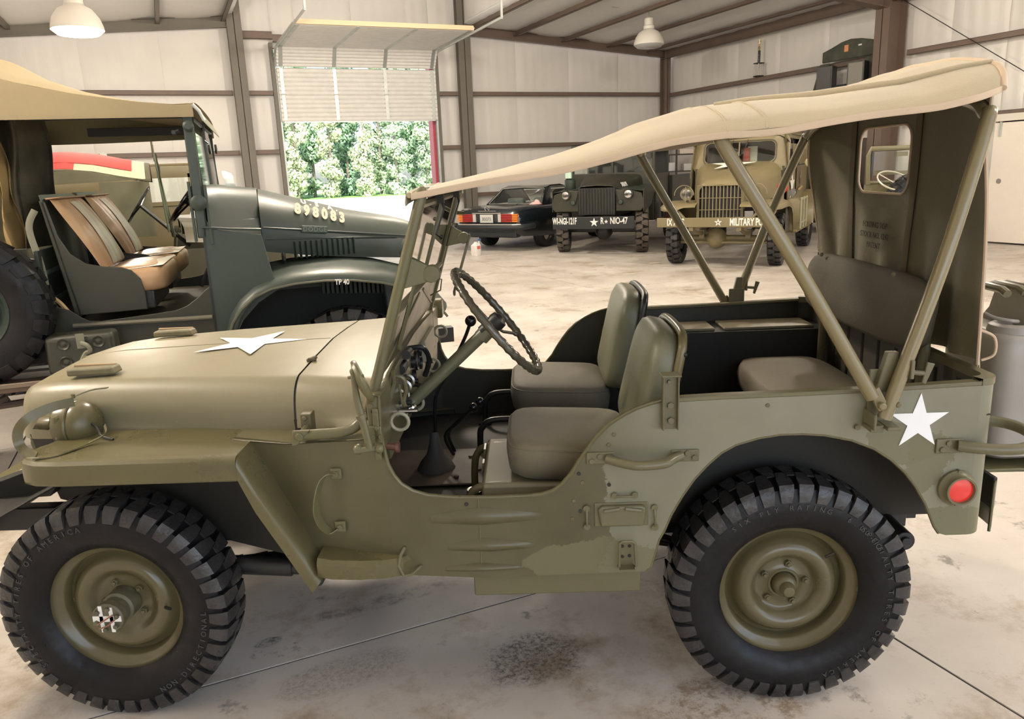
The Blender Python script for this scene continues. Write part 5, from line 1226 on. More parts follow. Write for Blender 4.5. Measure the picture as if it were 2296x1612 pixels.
for x, z in ((-.55, .80), (-.38, .80), (-.55, .70), (-.38, .70)):
    M().lathe([(.034, 0), (.030, .006), (.018, -.002), (.010, .004), (0, .004)], (x, -.256, z), (0, -1, 0), 20).build('pressed_boss', DKB, tb_, ang=40)
m = M(); m.box(-.485, -.445, -.262, -.256, .77, .85); m.tube(catmull([(-.46, -.26, .80), (-.43, -.29, .79), (-.42, -.285, .76), (-.45, -.27, .74), (-.47, -.29, .69), (-.44, -.28, .65)], 5), .012, 6); m.build('webbing_strap', mat('webbing', (.17, .165, .12), .8), tb_)
# seats
TANV = mat('tan_vinyl', (.42, .26, .14), .38, var=.06, vscale=3, bump=.35, bscale=7, streak=(1, 1, 3)); CRV = mat('cream_vinyl', (.55, .50, .38), .35, var=.1, vscale=14)
def kseat(y0, y1):
    s = part_empty('bucket_seat', K_)
    for y in (y0, y1-.012):
        M().prism([(-.63, 1.55), (-.60, 1.54), (-.565, 1.35), (-.52, 1.25), (-.45, 1.19), (-.36, 1.165), (-.27, 1.155), (-.22, 1.135), (-.18, 1.08), (-.165, 1.0), (-.165, .90), (-.55, .895)], 'y', y, y+.012).build('seat_side', DKB, s, bevel=.005)
    M().add([(-.62, y0, 1.58), (-.62, y1, 1.58), (-.52, y1, .90), (-.52, y0, .90)], [(0, 1, 2, 3)]).build('seat_shell', mat('shell_grey', (.08, .095, .08), .4), s, solid=.01)
    m = M(); n = 14
    def f(u, v):
        z = 1.155+.40*u; x = -.36-.20*u-.015*(1-sin(pi*v)**.4)+.055*sin(pi*min(1, max(0, v)))**.35*sin(pi*min(1, max(.0, u*.96+.02)))**.4; return (x+.004*sin(v*40+u*5), y0+.015+(y1-y0-.03)*v, z)
    b = m.grid(f, 16, 24); bb_ = b.build('seat_back_cushion', TANV, s, ang=80); 
    M().grid(lambda u, v: (lambda p: (p[0]+.004, p[1], p[2]))(f(.03+.92*u, .27+.36*v)), 12, 8).build('back_panel_stripe', CRV, bb_, ang=80)
    M().add([(-.60, y0+.015, 1.555), (-.60, y1-.015, 1.555), (-.53, y1-.02, 1.56), (-.53, y0+.02, 1.56)], [(0, 1, 2, 3)]).build('back_top', TANV, bb_, solid=.012)
    cushion(-.42, -.035, y0+.015, y1-.015, 1.0, 1.13, crown=.03, tilt=.05).build('seat_cushion', TANV, s, ang=60)
    lab(M().grid(lambda u, v: (-.40+.345*u, y0+.05+(y1-y0-.10)*v, 1.14+.05*(.4*u-.2)+.022*sin(pi*u)*sin(pi*v)), 10, 8).build('cushion_panel', CRV, s, ang=80), 'cream top panel of the seat cushion')
    M().box(-.44, -.12, y0+.03, y1-.03, .90, 1.01).build('seat_box', BLK, s, bevel=.01)
kseat(.10, .82); kseat(.98, 1.62)
M().tube(catmull([(-.655, .10, 1.50), (-.70, .10, 1.40), (-.67, .08, 1.2), (-.655, .06, 1.02), (-.62, .05, .93)], 5), .018, 6, flat=.3).build('seat_strap', mat('webbing', (.17, .165, .12), .8), K_)
M().tube(catmull([(-.65, .05, 1.03), (-.60, .03, .99), (-.56, .02, .93)], 5), .013, 6).build('rope_end', mat('rope_tan', (.38, .27, .14), .8), K_)
# steering
sw2 = part_empty('steering_wheel', K_, (.02, 1.27, 1.50)); sw2.rotation_euler = (0, radians(-52), 0)
M().tube([(.20*cos(2*pi*i/60), .20*sin(2*pi*i/60), 0) for i in range(60)], .013, 10, closed=True).build('wheel_rim', BLKG, sw2)
for i in range(4): a = i*pi/2+.4; M().tube([(.02*cos(a), .02*sin(a), -.03), (.19*cos(a), .19*sin(a), 0)], .009, 8).build('spoke', BLKG, sw2)
M().cyl((0, 0, .01), (0, 0, -.06), .028, 16).build('hub', BLKG, sw2)
M().cyl((.05, 1.27, 1.47), (.42, 1.27, 1.02), .022, 12).build('steering_column', BLKG, K_)
M().tube([(.10, .60, .95), (.20, .62, 1.15), (.30, .64, 1.22)], .012, 6).build('brake_lever', BLK, K_)
# windshield, swung out at the foot
w_ = part_empty('windshield', K_)
M().box(.17, .225, .0, .05, 1.30, 1.99).build('side_post', DKG, w_, bevel=.008); M().box(.17, .225, 1.70, 1.75, 1.30, 1.99).build('side_post', DKG, w_, bevel=.008)
M().box(.15, .165, -.004, .03, 1.28, 1.62).build('post_plate', DKG, w_, bevel=.003); M().box(.235, .25, -.006, .03, 1.26, 1.60).build('post_plate', DKG, w_, bevel=.003)
m = M(); t0, t1 = (.215, 1.975), (.235, 1.38)
m.tube([(t0[0], .05, t0[1]), (t1[0], .05, t1[1]), (t1[0], 1.70, t1[1]), (t0[0], 1.70, t0[1])], .012, 8, closed=True); m.cyl((t0[0], .88, t0[1]), (t1[0], .88, t1[1]), .01, 8); m.build('swing_frame', DKG, w_)
M().add([(t0[0], .05, t0[1]), (t1[0], .05, t1[1]), (t1[0], 1.70, t1[1]), (t0[0], 1.70, t0[1])], [(0, 1, 2, 3)]).build('glass_pane', PANE, w_, smooth=False)
for x, z in ((.145, 1.90),): M().cyl((x, .03, z), (x-.03, .03, z-.01), .012, 8).build('thumb_screw', BLK, w_); M().cyl((x-.028, .0, z-.01), (x-.028, .06, z-.01), .012, 8).build('thumb_screw', BLK, w_)
for z, r in ((1.50, .045), (1.92, .03)): M().lathe([(0, 0), (r, 0), (r, .02), (r*.6, .03), (0, .03)], (.20, -.0, z), (0, -1, 0), 18).build('pivot_knob', DKG, w_, ang=40)
M().lathe([(0, 0), (.035, 0), (.035, .015), (0, .02)], (.235, 1.70, 1.86), (1, 0, 0), 18).build('pivot_knob', BLK, w_, ang=40)
M().tube([(.26, .35, 1.97), (.25, .35, 1.86), (.27, .35, 1.84)], .006, 6).build('wiper', BLK, w_)
lm = [(.30+.035*cos(a), .6, 1.47+.035*sin(a)) for a in [2*pi*i/20 for i in range(20)]]
M().tube(lm, .007, 8, closed=True).build('handle_ring', GALV, w_)
M().lathe([(0, .05), (.06, .04), (.09, 0), (.095, -.02)], (.33, 1.1, 1.60), (1, 0, .2), 20).build('air_horn', GALV, K_)
# canvas
CANK = mat('khaki_canvas', (.28, .225, .13), .85, var=.06, vscale=3, bump=.2, bscale=200); 
kc = part_empty('canvas_top', K_)
def kc_h(x): return interp(x, [(-1.9, 2.22, 2.36), (-1.0, 2.22, 2.36), (-.80, 2.21, 2.36), (-.62, 2.155, 2.25), (-.35, 2.095, 2.15), (-.05, 2.05, 2.075), (.14, 2.035, 2.05), (.235, 2.04, 2.07)])
def kfn(u, v):
    x = -1.9+2.14*u; e, t = kc_h(x); y = 2*v-1; return (x, C+y*.90, e+(t-e)*(1-abs(y)**2.5)**.7)
M().grid(kfn, 40, 24).build('roof_cloth', CANK, kc, solid=.004, ang=80)
M().grid(lambda u, v: (lambda x: (x, -.022+.004*sin(x*9), interp(x, [(-1.9, 2.22), (-.80, 2.21), (-.62, 2.155), (-.35, 2.095), (-.05, 2.05), (.14, 2.035), (.235, 2.04)])[0]*(1-v)+1.968*v))(-1.9+2.135*u), 50, 5).build('side_valance', CANK, kc, solid=.003, ang=80)
M().grid(lambda u, v: (lambda x: (x, 1.782, interp(x, [(-1.9, 2.22), (-.8, 2.21), (-.35, 2.095), (.235, 2.04)])[0]*(1-v)+(1.945-.02*sin(pi*u))*v))(-1.9+2.135*u), 40, 5).build('side_valance', CANI, kc, solid=.003, ang=80)
M().add([(.235, -.02, 2.04), (.235, 1.78, 2.04), (.275, 1.76, 1.95), (.275, 0, 1.95)], [(0, 1, 2, 3)]).build('front_flap', mat('flap_olive', (.10, .10, .065), .8), kc, solid=.004)
for y in (.10, 1.68): M().box(-.62, .19, y-.015, y+.015, 1.97, 2.03).build('roof_rail', BLK, kc, bevel=.004)
M().tube([(.235, -.02, 2.035), (.265, -.01, 2.0), (.285, .0, 1.95)], .010, 8).build('flap_edge', GALV, kc)
# curtains at the rear of the opening
OCH = mat('ochre_canvas', (.30, .20, .08), .8, var=.15, vscale=5, bump=.5, bscale=4)
M().grid(lambda u, v: (-.86+.10*v*(.3+.7*u)+.012*sin(u*14+v*4), .22+.1*v+.05*sin(v*9+u*2), 2.0-.80*u), 24, 10).build('side_curtain', OCH, kc, solid=.004, ang=80)
M().grid(lambda u, v: (-.87+.24*v+.02*v*sin(pi*u)+.01*sin(u*9), .42+.10*sin(v*8+u*2), 2.03-.75*u), 24, 12).build('rolled_curtain', mat('curtain_dark', (.045, .038, .022), .85, var=.3, vscale=8), kc, solid=.004, ang=80)
M().grid(lambda u, v: (-2.1+1.2*u, 1.70+.02*sin(u*30), 1.25+.80*v), 20, 6).build('rear_side_curtain', CANI, kc, solid=.004, ang=80)
# ================= generic shapes for the trucks facing the camera (local x = forward) =================
def wall_star(parent, c, r, nx, up, matl=WHT, hollow=False):
    m = M(); m.prism(star_pts((0, 0), r, 90), 'z', 0, .004); o = m.build('painted_star', matl, parent, smooth=False); o.matrix_local = frame(c, nx, up)
    if hollow:
        q = M(); q.prism(star_pts((0, 0), r*.42, 90), 'z', .003, .0055); h = q.build('star_centre', MPG, parent, smooth=False); h.matrix_local = frame(c, nx, up)
    return o
# ---------- pale olive truck with MILITARY POLICE on the bumper ----------
T = thing('police_truck', 'pale olive closed truck with a white lettered bumper, seen nose-on under the foreground canvas', 'military truck', (8.27, 6.99, 0), radians(-142))
def tsec(x, S, n=6):
    hw, wb, zt, zb, r = interp(x, S); L = [(-wb, zb), (-hw, zt-r)]
    L += [(-hw+r*(1-cos(radians(a))), zt-r+r*sin(radians(a))) for a in range(15, 91, 15)]
    L += [(-hw*.25, zt+.01), (0, zt+.014)]; L = L+[(-y, z) for y, z in reversed(L[:-1])]
    return [(x, y, z) for y, z in L]
HM = [(-.80, .70, .72, 1.60, 1.05, .22), (-.45, .60, .62, 1.54, 1.02, .22), (-.1, .48, .50, 1.47, .98, .20), (.25, .38, .40, 1.395, .95, .18), (.40, .35, .37, 1.33, .92, .15), (.44, .335, .36, 1.27, .90, .12)]
hd = M().loft([tsec(x, HM) for x in (-.80, -.6, -.45, -.28, -.1, .08, .25, .34, .40, .44)], closed=False, caps=False).build('hood', MPG, T, solid=.01, ang=50)
M().prism([(-.34, 1.25), (.34, 1.25), (.36, .78), (-.36, .78)], 'x', .34, .36).build('radiator', BLK, T)
g_ = part_empty('grille_guard', T)
for i in range(13):
    y = -.33+.055*i; M().cyl((.47, y, .77), (.46, y, 1.265), .009, 6).build('guard_bar', MPG, g_)
for z in (.90, 1.08): M().cyl((.472, -.345, z), (.472, .345, z), .006, 6).build('cross_bar', MPG, g_)
M().tube([(.465, -.35, .76), (.46, -.35, 1.27), (.46, .35, 1.27), (.465, .35, .76)], .012, 8).build('guard_frame', MPG, g_)
for s in (-1, 1):
    m = M(); P_ = [(.62, .30), (.60, .62), (.52, .86), (.36, .98), (.1, 1.0), (-.25, 1.0), (-.45, .98)]
    sec = lambda y, dz: [(x+0*y, s*yy, z) for x, yy, z in []]
    L = []
    for x, z, wo, dr_ in ((.66, .93, .62, .01), (.62, .955, .84, .03), (.50, .985, .93, .05), (.25, 1.01, .96, .06), (0, 1.01, .965, .06), (-.25, .97, .965, .06), (-.42, .86, .965, .06), (-.52, .66, .965, .06), (-.54, .50, .965, .06)):
        L.append([(x, s*.34, z+.02), (x, s*(wo-.10), z+.015), (x, s*(wo-.02), z-.012), (x-.0, s*wo, z-.035), (x, s*wo, z-.035-dr_)])
    f = M().loft(L, closed=False, caps=False).build('front_fender', MPG, T, solid=.008, ang=60)
    M().prism([(-.56, .50), (-.52, .72), (-.40, .90), (-.10, .98), (-.10, .50)], 'y', s*.90-.004, s*.90+.004).build('fender_skirt', mat('skirt_dark', (.06, .055, .04), .6), f)
    M().tube([(.58, s*.40, .60), (.60, s*.52, .78), (.56, s*.66, .925)], .022, 6).build('fender_stay', MPG, f)
    h = M(); h.lathe([(0, .02), (.075, .015), (.082, 0)], (.46, s*.525, 1.15), (1, 0, 0), 26); lab(h.build('headlight_glass', CHR, T, ang=40), 'bright round headlight glass')
    M().lathe([(.082, 0), (.10, .01), (.10, -.02), (.07, -.09), (0, -.12)], (.46, s*.525, 1.15), (1, 0, 0), 26).build('headlight_shell', MPG, T, ang=40)
    M().tube([(.50+.0*cos(a), s*(.555)+.155*cos(a), 1.13+.155*sin(a)) for a in [pi*i/14 for i in range(15)]], .006, 6).build('lamp_guard', MPG, T)
    M().tube([(.52, s*.525, .98), (.52, s*.525, 1.27)], .005, 6).build('lamp_guard_bar', MPG, T)
    for i in range(2): M().cyl((.46, s*.525, .98), (.40, s*.525, 1.06), .02, 8).build('lamp_post', MPG, T)
bp = M().box(.76, .80, -.90, .90, .655, .80).build('front_bumper', MPG, T, bevel=.008)
text('IX A  C', 'bumper_lettering', WHT, bp, .15, frame((.802, -.60, .728), (0, 1, 0), (0, 0, 1)), extrude=.002, bold=.003, sx=.58)
wall_star(bp, (.802, .06, .728), .062, (0, 1, 0), (0, 0, 1), WHT, True)
text('MILITARY POLICE', 'bumper_lettering', WHT, bp, .15, frame((.802, .56, .728), (0, 1, 0), (0, 0, 1)), extrude=.002, bold=.004, sx=.56)
m = M(); m.box(.0, .78, -.40, -.33, .60, .70); m.box(.0, .78, .33, .40, .60, .70); m.box(-2.9, 0, -.40, -.33, .60, .72); m.box(-2.9, 0, .33, .40, .60, .72); m.build('chassis_frame', MPG, T)
m = M(); m.cyl((0, -.72, .42), (0, .72, .42), .05, 14); m.sph((0.02, -.14, .42), .17, 16, 12); m.cyl((.12, -.70, .36), (.12, .70, .36), .02, 8); m.build('front_axle', MPG, T)
for y in (-.37, .37):
    m = M(); m.tube([(.70, y, .62), (.4, y, .54), (0, y, .49), (-.4, y, .54), (-.62, y, .62)], .03, 6); m.box(-.08, .08, y-.04, y+.04, .42, .56); m.build('leaf_spring', MPG, T)
for y in (-.80, .80): 
    w = far_wheel(T, (0, y, .41), (0 if y < 0 else pi)+.05, R=.41, rb=.215, w=.105, nl=22, rim=MPG)
for y in (-.82, .82): far_wheel(T, (-2.98, y, .41), 0 if y < 0 else pi, R=.41, rb=.215, w=.105, nl=22, rim=MPG)
# cab: shell with windscreen opening
cab = part_empty('cab', T)
def cabring(z):
    return None
SKW = [(-.80, .80, 1.05, .12), (-.78, .80, 1.55, .12), (-.86, .785, 1.66, .14), (-.97, .765, 1.95, .18), (-1.06, .72, 2.07, .22), (-1.30, .66, 2.15, .26)]
# front face with rounded window: polygon ring in the leaning plane
def lean(y, z): return (-.80-.10*max(0, (z-1.52))/.45-.10*abs(y/.8)**3, y, z)
WY, WZ0_, WZ1_ = .575, 1.60, 1.93
def rr2(hw, z0, z1, r, n=5):
    L = []
    for cx, cz_, a in ((hw-r, z1-r, 0), (-hw+r, z1-r, 90), (-hw+r, z0+r, 180), (hw-r, z0+r, 270)): L += arc(cx, cz_, r, a, a+90, n)
    return L
inn = rr2(WY, WZ0_, WZ1_, .09); out = rr2(.80, 1.44, 2.05, .16); n = len(inn)
mid = [((a[0]+b[0])/2, (a[1]+b[1])/2) for a, b in zip(inn, out)]
m = M(); m.add([lean(*p) for p in inn]+[lean(*p) for p in mid]+[lean(*p) for p in out], [(i, (i+1) % n, n+(i+1) % n, n+i) for i in range(n)]+[(n+i, n+(i+1) % n, 2*n+(i+1) % n, 2*n+i) for i in range(n)])
m.build('cab_front', MPG, cab, solid=.02, ang=60)
M().tube([tuple(Vector(lean(*p))+Vector((.012, 0, 0))) for p in rr2(WY+.02, WZ0_-.02, WZ1_+.02, .10)], .012, 6, closed=True).build('windscreen_seal', mat('seal_olive', (.09, .075, .045), .6), cab)
M().add([lean(*p) for p in inn], [tuple(range(n))]).build('windscreen_glass', PANE, cab, smooth=False)
M().cyl(tuple(Vector(lean(0, WZ0_))+Vector((.01, 0, 0))), tuple(Vector(lean(0, WZ1_))+Vector((.01, 0, 0))), .012, 6).build('centre_strip', MPG, cab)
for y in (-.10, .14): M().tube([tuple(Vector(lean(y, 1.97))+Vector((.03, 0, 0))), tuple(Vector(lean(y-.05, 1.80))+Vector((.03, 0, 0))), tuple(Vector(lean(y-.16, 1.66))+Vector((.03, 0, 0)))], .006, 5).build('wiper_arm', BLK, cab)
# roof
m = M(); L = []
for x, z, hw in ((-.93, 2.02, .74), (-.97, 2.085, .70), (-1.05, 2.125, .68), (-1.4, 2.15, .70), (-2.6, 2.15, .72), (-3.0, 2.10, .70)):
    L.append([(x, -hw-.05, z-.12), (x, -hw, z-.06), (x, -hw+.10, z-.01), (x, -hw*.4, z+.03), (x, 0, z+.04), (x, hw*.4, z+.03), (x, hw-.10, z-.01), (x, hw, z-.06), (x, hw+.05, z-.12)])
m.loft(L, closed=False, caps=False).build('cab_roof', MPG, cab, solid=.02, ang=60)
# sides with door windows
for s in (-1, 1):
    side_poly = lambda: None
    m = M(); y = s*.80
    def P2(x, z): return (x, s*(.80-.06*max(0, z-1.5)/.5), z)
    cells = [(-3.05, -.84, .85, 1.52), (-3.05, -.84, 1.88, 2.04), (-.96, -.84, 1.52, 1.88), (-1.62, -1.50, 1.52, 1.88), (-1.80, -1.70, 1.52, 1.88), (-3.05, -2.10, 1.52, 1.88)]
    for x0, x1, z0, z1 in cells: m.add([P2(x0, z0), P2(x1, z0), P2(x1, z1), P2(x0, z1)], [(0, 1, 2, 3)])
    sd = m.build('cab_side', MPG, cab, solid=.02)
    for x0, x1 in ((-1.50, -.96), (-1.70, -1.62), (-2.10, -1.80)):
        M().add([P2(x0, 1.52), P2(x1, 1.52), P2(x1, 1.88), P2(x0, 1.88)], [(0, 1, 2, 3)]).build('side_glass', PANE, sd, smooth=False)
    M().tube([P2(-1.60, .86), P2(-1.60, 1.52), P2(-1.56, 1.92), P2(-1.45, 1.97), P2(-1.0, 1.97), P2(-.88, 1.90), P2(-.86, 1.52)], .008, 6).build('door_outline', mat('seal_olive', (.09, .075, .045), .6), sd)
M().box(-3.06, -3.03, -.80, .80, .85, 2.08).build('cab_rear', MPG, cab); M().box(-3.03, -.80, -.78, .78, .80, .86).build('cab_floor', BLK, cab)
M().box(-.90, -.86, -.74, .74, 1.10, 1.52).build('dash', mat('cab_dark', (.05, .045, .03), .7), cab); M().box(-1.9, -1.6, -.7, .7, .86, 1.5).build('seat', mat('cab_dark', (.05, .045, .03), .7), cab, bevel=.05)
b_ = M(); b_.box(-1.16, -1.10, .02, .12, 1.62, 1.84); lab(b_.build('box_on_dash', mat('red_box', (.50, .08, .06), .5), cab), 'red and white box behind the windscreen')
M().box(-1.18, -1.165, .08, .24, 1.60, 1.86).build('carton_on_dash', mat('carton_cream', (.6, .55, .45), .6), cab); M().box(-1.18, -1.165, -.12, -.06, 1.60, 1.78).build('paper_card', mat('carton_cream', (.6, .55, .45), .6), cab)
wall_star(T, (-.36, .0, 1.578), .37, (0, 1, 0), (-.975, 0, .20))
wall_star(T, (-1.15, .826, 1.20), .26, (-1, 0, 0), (0, 0, 1))
# running board rack with cans, siren, mirror, tools, rear wing
m = M(); m.box(-2.35, -.56, .80, 1.02, .46, .50); m.build('running_board', MPG, T, bevel=.01)
rk = part_empty('can_rack', T)
for i, x in enumerate((-.80, -1.10)): M().loft([rring(.08, .13, .03, z) for z in (.50, .95)]+[rring(.05, .08, .03, .99)]).xf(Matrix.Translation((x, .93, 0)), 0).build('rack_can', MPG, rk, ang=40)
for x in (-.62, -.95, -1.28): M().box(x-.015, x+.015, 1.05, 1.07, .52, 1.02).build('rack_upright', mat('rack_pale', (.33, .33, .22), .5), rk, bevel=.003)
for z in (.60, .98): M().box(-1.30, -.60, 1.05, 1.065, z, z+.03).build('rack_rail', mat('rack_pale', (.33, .33, .22), .5), rk)
rf_ = M(); L = []
for i in range(9):
    a = pi*i/8; L.append([(-2.98+.56*cos(a), .76, .48+.58*sin(a)), (-2.98+.56*cos(a), 1.02, .48+.58*sin(a)), (-2.98+.54*cos(a), 1.04, .46+.55*sin(a))])
rf_.loft(L, closed=False, caps=False).build('rear_fender', MPG, T, solid=.01, ang=50)
lab(M().lathe([(0, .03), (.06, .025), (.085, 0), (.07, -.06), (.03, -.10), (0, -.11)], (.05, .86, 1.20), (1, 0, 0), 26).build('red_siren_lamp', mat('red_lamp', (.45, .01, .015), .15, coat=.5), T, ang=40), 'round red warning lamp on the fender')
M().cyl((.0, .86, 1.02), (.0, .86, 1.12), .02, 8).build('lamp_stalk', MPG, T); M().lathe([(0, 0), (.05, 0), (.06, -.08), (.03, -.15), (0, -.16)], (.02, 1.0, 1.12), (1, 0, 0), 18).build('siren_horn', CHR, T, ang=40)
m = M(); m.sph((-.80, 1.13, 1.56), .075, 16, 12, (.35, 1, 1)); m.build('round_mirror', mat('mirror_back', (.30, .27, .14), .4), T); M().cyl((-.86, .80, 1.50), (-.80, 1.10, 1.55), .009, 6).build('mirror_arm', BLK, T)
M().lathe([(0, 0), (.05, 0), (.06, -.05), (0, -.09)], (.18, .33, 1.37), (1, 0, 0), 16).build('hood_side_light', ODD, T)
tl = part_empty('tool_board', T)
M().box(-1.95, -1.60, .83, .85, 1.10, 1.50).build('board', mat('tool_board', (.13, .10, .06), .6), tl); M().cyl((-1.9, .88, 1.15), (-1.55, .89, 1.12), .018, 8).build('pick_handle', mat('handle_wood', (.45, .30, .14), .5), tl); M().tube([(-1.85, .87, 1.42), (-1.75, .87, 1.3), (-1.80, .87, 1.2)], .015, 6).build('chain_loop', mat('rust_iron', (.14, .10, .07), .6), tl)
# ---------- dark green cargo truck, 2426191 ----------
D = thing('cargo_truck', 'dark green cargo truck with number 2426191 on its hood and a white starred black bumper', 'military truck', (7.80, 10.09, 0), radians(-137))
HD = [(-.75, .62, .64, 1.46, 1.10, .12), (-.3, .52, .56, 1.40, 1.05, .12), (.10, .42, .48, 1.345, 1.0, .12), (.30, .38, .44, 1.30, .98, .10), (.36, .36, .42, 1.27, .95, .08)]
M().loft([tsec(x, HD) for x in (-.75, -.5, -.3, -.1, .10, .2, .30, .36)], closed=False, caps=False).build('hood', DKB, D, solid=.01, ang=50)
gd_ = part_empty('grille', D); M().box(.34, .37, -.36, .36, .74, 1.24).build('grille_back', BLK, gd_)
for i in range(12): M().box(.375, .39, -.335+.058*i, -.32+.058*i, .76, 1.22).build('grille_bar', DKB, gd_)
for s in (-1, 1):
    m = M(); m.prism([(s*.37, 1.20), (s*.60, 1.20), (s*.86, 1.13), (s*.90, 1.0), (s*.90, .86), (s*.85, .80), (s*.37, .80)], 'x', .24, .34); m.build('front_wing_face', DKB, D, bevel=.01)
    m = M(); m.prism([(.34, .80), (.34, 1.20), (.20, 1.24), (-.55, 1.24), (-.75, 1.22), (-.30, .90), (.10, .80)], 'y', s*.90-.01, s*.90+.01); f = m.build('front_wing_side', DKB, D, bevel=.004)
    M().add([(.30, s*.38, 1.22), (.30, s*.90, 1.16), (-.60, s*.90, 1.24), (-.75, s*.62, 1.26), (-.75, s*.50, 1.26)], [(0, 1, 2, 3, 4)]).build('wing_top', DKG, D, solid=.01)
    lab(M().lathe([(0, .03), (.07, .02), (.08, 0)], (.37, s*.615, 1.115), (1, 0, 0), 24).build('headlight_glass', CHR, D, ang=40), 'bright round headlight glass'); M().lathe([(.08, 0), (.095, .012), (.10, -.03), (.07, -.06)], (.37, s*.615, 1.115), (1, 0, 0), 24).build('headlight_rim', DKB, D, ang=40)
    M().lathe([(0, .02), (.04, .015), (.05, 0), (.05, -.04)], (.37, s*.47, .97), (1, 0, 0), 18).build('marker_lamp', DKG, D, ang=40)
bd = M().box(.60, .64, -.80, .80, .49, .72).build('front_bumper', mat('bumper_black', (.013, .016, .018), .45), D, bevel=.008)
text('WI-NGI-121F', 'bumper_lettering', WHT, bd, .17, frame((.642, -.555, .638), (0, 1, 0), (0, 0, 1)), extrude=.002, bold=.004, sx=.50)
wall_star(bd, (.642, .03, .615), .088, (0, 1, 0), (0, 0, 1))
text('R', 'bumper_lettering', WHT, bd, .17, frame((.642, .185, .638), (0, 1, 0), (0, 0, 1)), extrude=.002, bold=.003, sx=.62); wall_star(bd, (.642, .265, .628), .042, (0, 1, 0), (0, 0, 1))
text('NIO-47', 'bumper_lettering', WHT, bd, .17, frame((.642, .505, .638), (0, 1, 0), (0, 0, 1)), extrude=.002, bold=.003, sx=.62)
text('2426191', 'hood_number', WHT, D, .13, frame((.02, .452, 1.285), (-1, .20, .03), (0, -.60, 1)), extrude=.002, bold=.002, sx=.55)
m = M(); m.cyl((0, -.7, .43), (0, .7, .43), .05, 12); m.sph((.02, .05, .42), .17, 14, 10); m.box(.0, .6, -.42, -.34, .58, .70); m.box(0, .6, .34, .42, .58, .70); m.box(-2.9, 0, -.42, -.34, .58, .70); m.box(-2.9, 0, .34, .42, .58, .70); m.build('chassis_and_axle', BLK, D)
MUD = mat('muddy_tread', (.09, .075, .06), .8, var=.4, vscale=9)
for y, rz in ((-.79, .25), (.79, pi+.25)): far_wheel(D, (0, y, .43), rz, R=.43, rb=.22, w=.12, nl=18, rim=BLK, dust=MUD)
for y in (-.79, .79): far_wheel(D, (-2.85, y, .43), 0 if y < 0 else pi, R=.43, rb=.22, w=.12, nl=18, rim=BLK, dust=MUD)
cb_ = part_empty('cab', D)
M().box(-.80, -.74, -.86, .86, .55, 1.47).build('firewall', DKB, cb_, bevel=.02)
for y in (-.86, -.02, .82): M().box(-.80, -.74, y, y+.05, 1.45, 2.0).build('windscreen_post', DKB, cb_, bevel=.006)
M().box(-.80, -.74, -.86, .87, 1.98, 2.06).build('windscreen_header', DKB, cb_, bevel=.01); M().box(-.80, -.74, -.86, .87, 1.44, 1.50).build('windscreen_sill', DKB, cb_, bevel=.01)
M().add([(-.77, -.82, 1.5), (-.77, .83, 1.5), (-.77, .83, 1.98), (-.77, -.82, 1.98)], [(0, 1, 2, 3)]).build('windscreen_glass', PANE, cb_, smooth=False)
for s in (-1, 1):
    M().box(-2.0, -.78, s*.87-.015, s*.87+.015, .55, 1.47).build('door_panel', DKB, cb_, bevel=.01); M().box(-2.0, -1.95, s*.87-.02, s*.87+.02, 1.47, 2.05).build('rear_post', DKB, cb_)
M().box(-2.05, -1.98, -.88, .88, .55, 2.05).build('cab_back', BLK, cb_); M().grid(lambda u, v: (-2.05+1.30*u, -.90+1.8*v, 2.07+.03*sin(pi*v)), 6, 8).build('cab_canvas', DKG, cb_, solid=.01)
M().box(-1.7, -1.2, -.8, .8, .9, 1.3).build('bench', BLK, cb_, bevel=.05)
m = M(); m.box(-4.2, -2.10, -.95, .95, .80, .88); m.box(-4.2, -2.1, -.95, -.90, .88, 1.40); m.box(-4.2, -2.1, .90, .95, .88, 1.40); m.box(-2.15, -2.10, -.95, .95, .88, 1.40); m.build('cargo_bed', DKB, D, bevel=.01)
m = M(); m.lathe([(0, 0), (.09, 0), (.11, .03), (.11, .24), (.07, .28), (0, .28)], (-.05, -.66, 1.15), (0, 0, 1), 20); m.build('air_cleaner', DKG, D, ang=40); m = M(); m.cyl((-.30, -.75, 1.20), (-.30, -.75, 1.58), .03, 8); m.box(-.33, -.27, -.77, -.68, 1.55, 1.60); m.build('snorkel', BLK, D)
lab(M().box(.0, .06, -.72, -.60, 1.43, 1.56).build('pale_sticker_box', mat('pale_green', (.45, .62, .5), .5), D), 'pale green box on the air cleaner'); M().cyl((-1.0, 1.0, .60), (-1.0, 1.0, 1.1), .05, 10).build('side_tank', DKB, D)
M().box(-1.30, -1.27, .95, 1.05, .45, .85).build('mud_flap', mat('rust_red', (.16, .06, .04), .7), D)
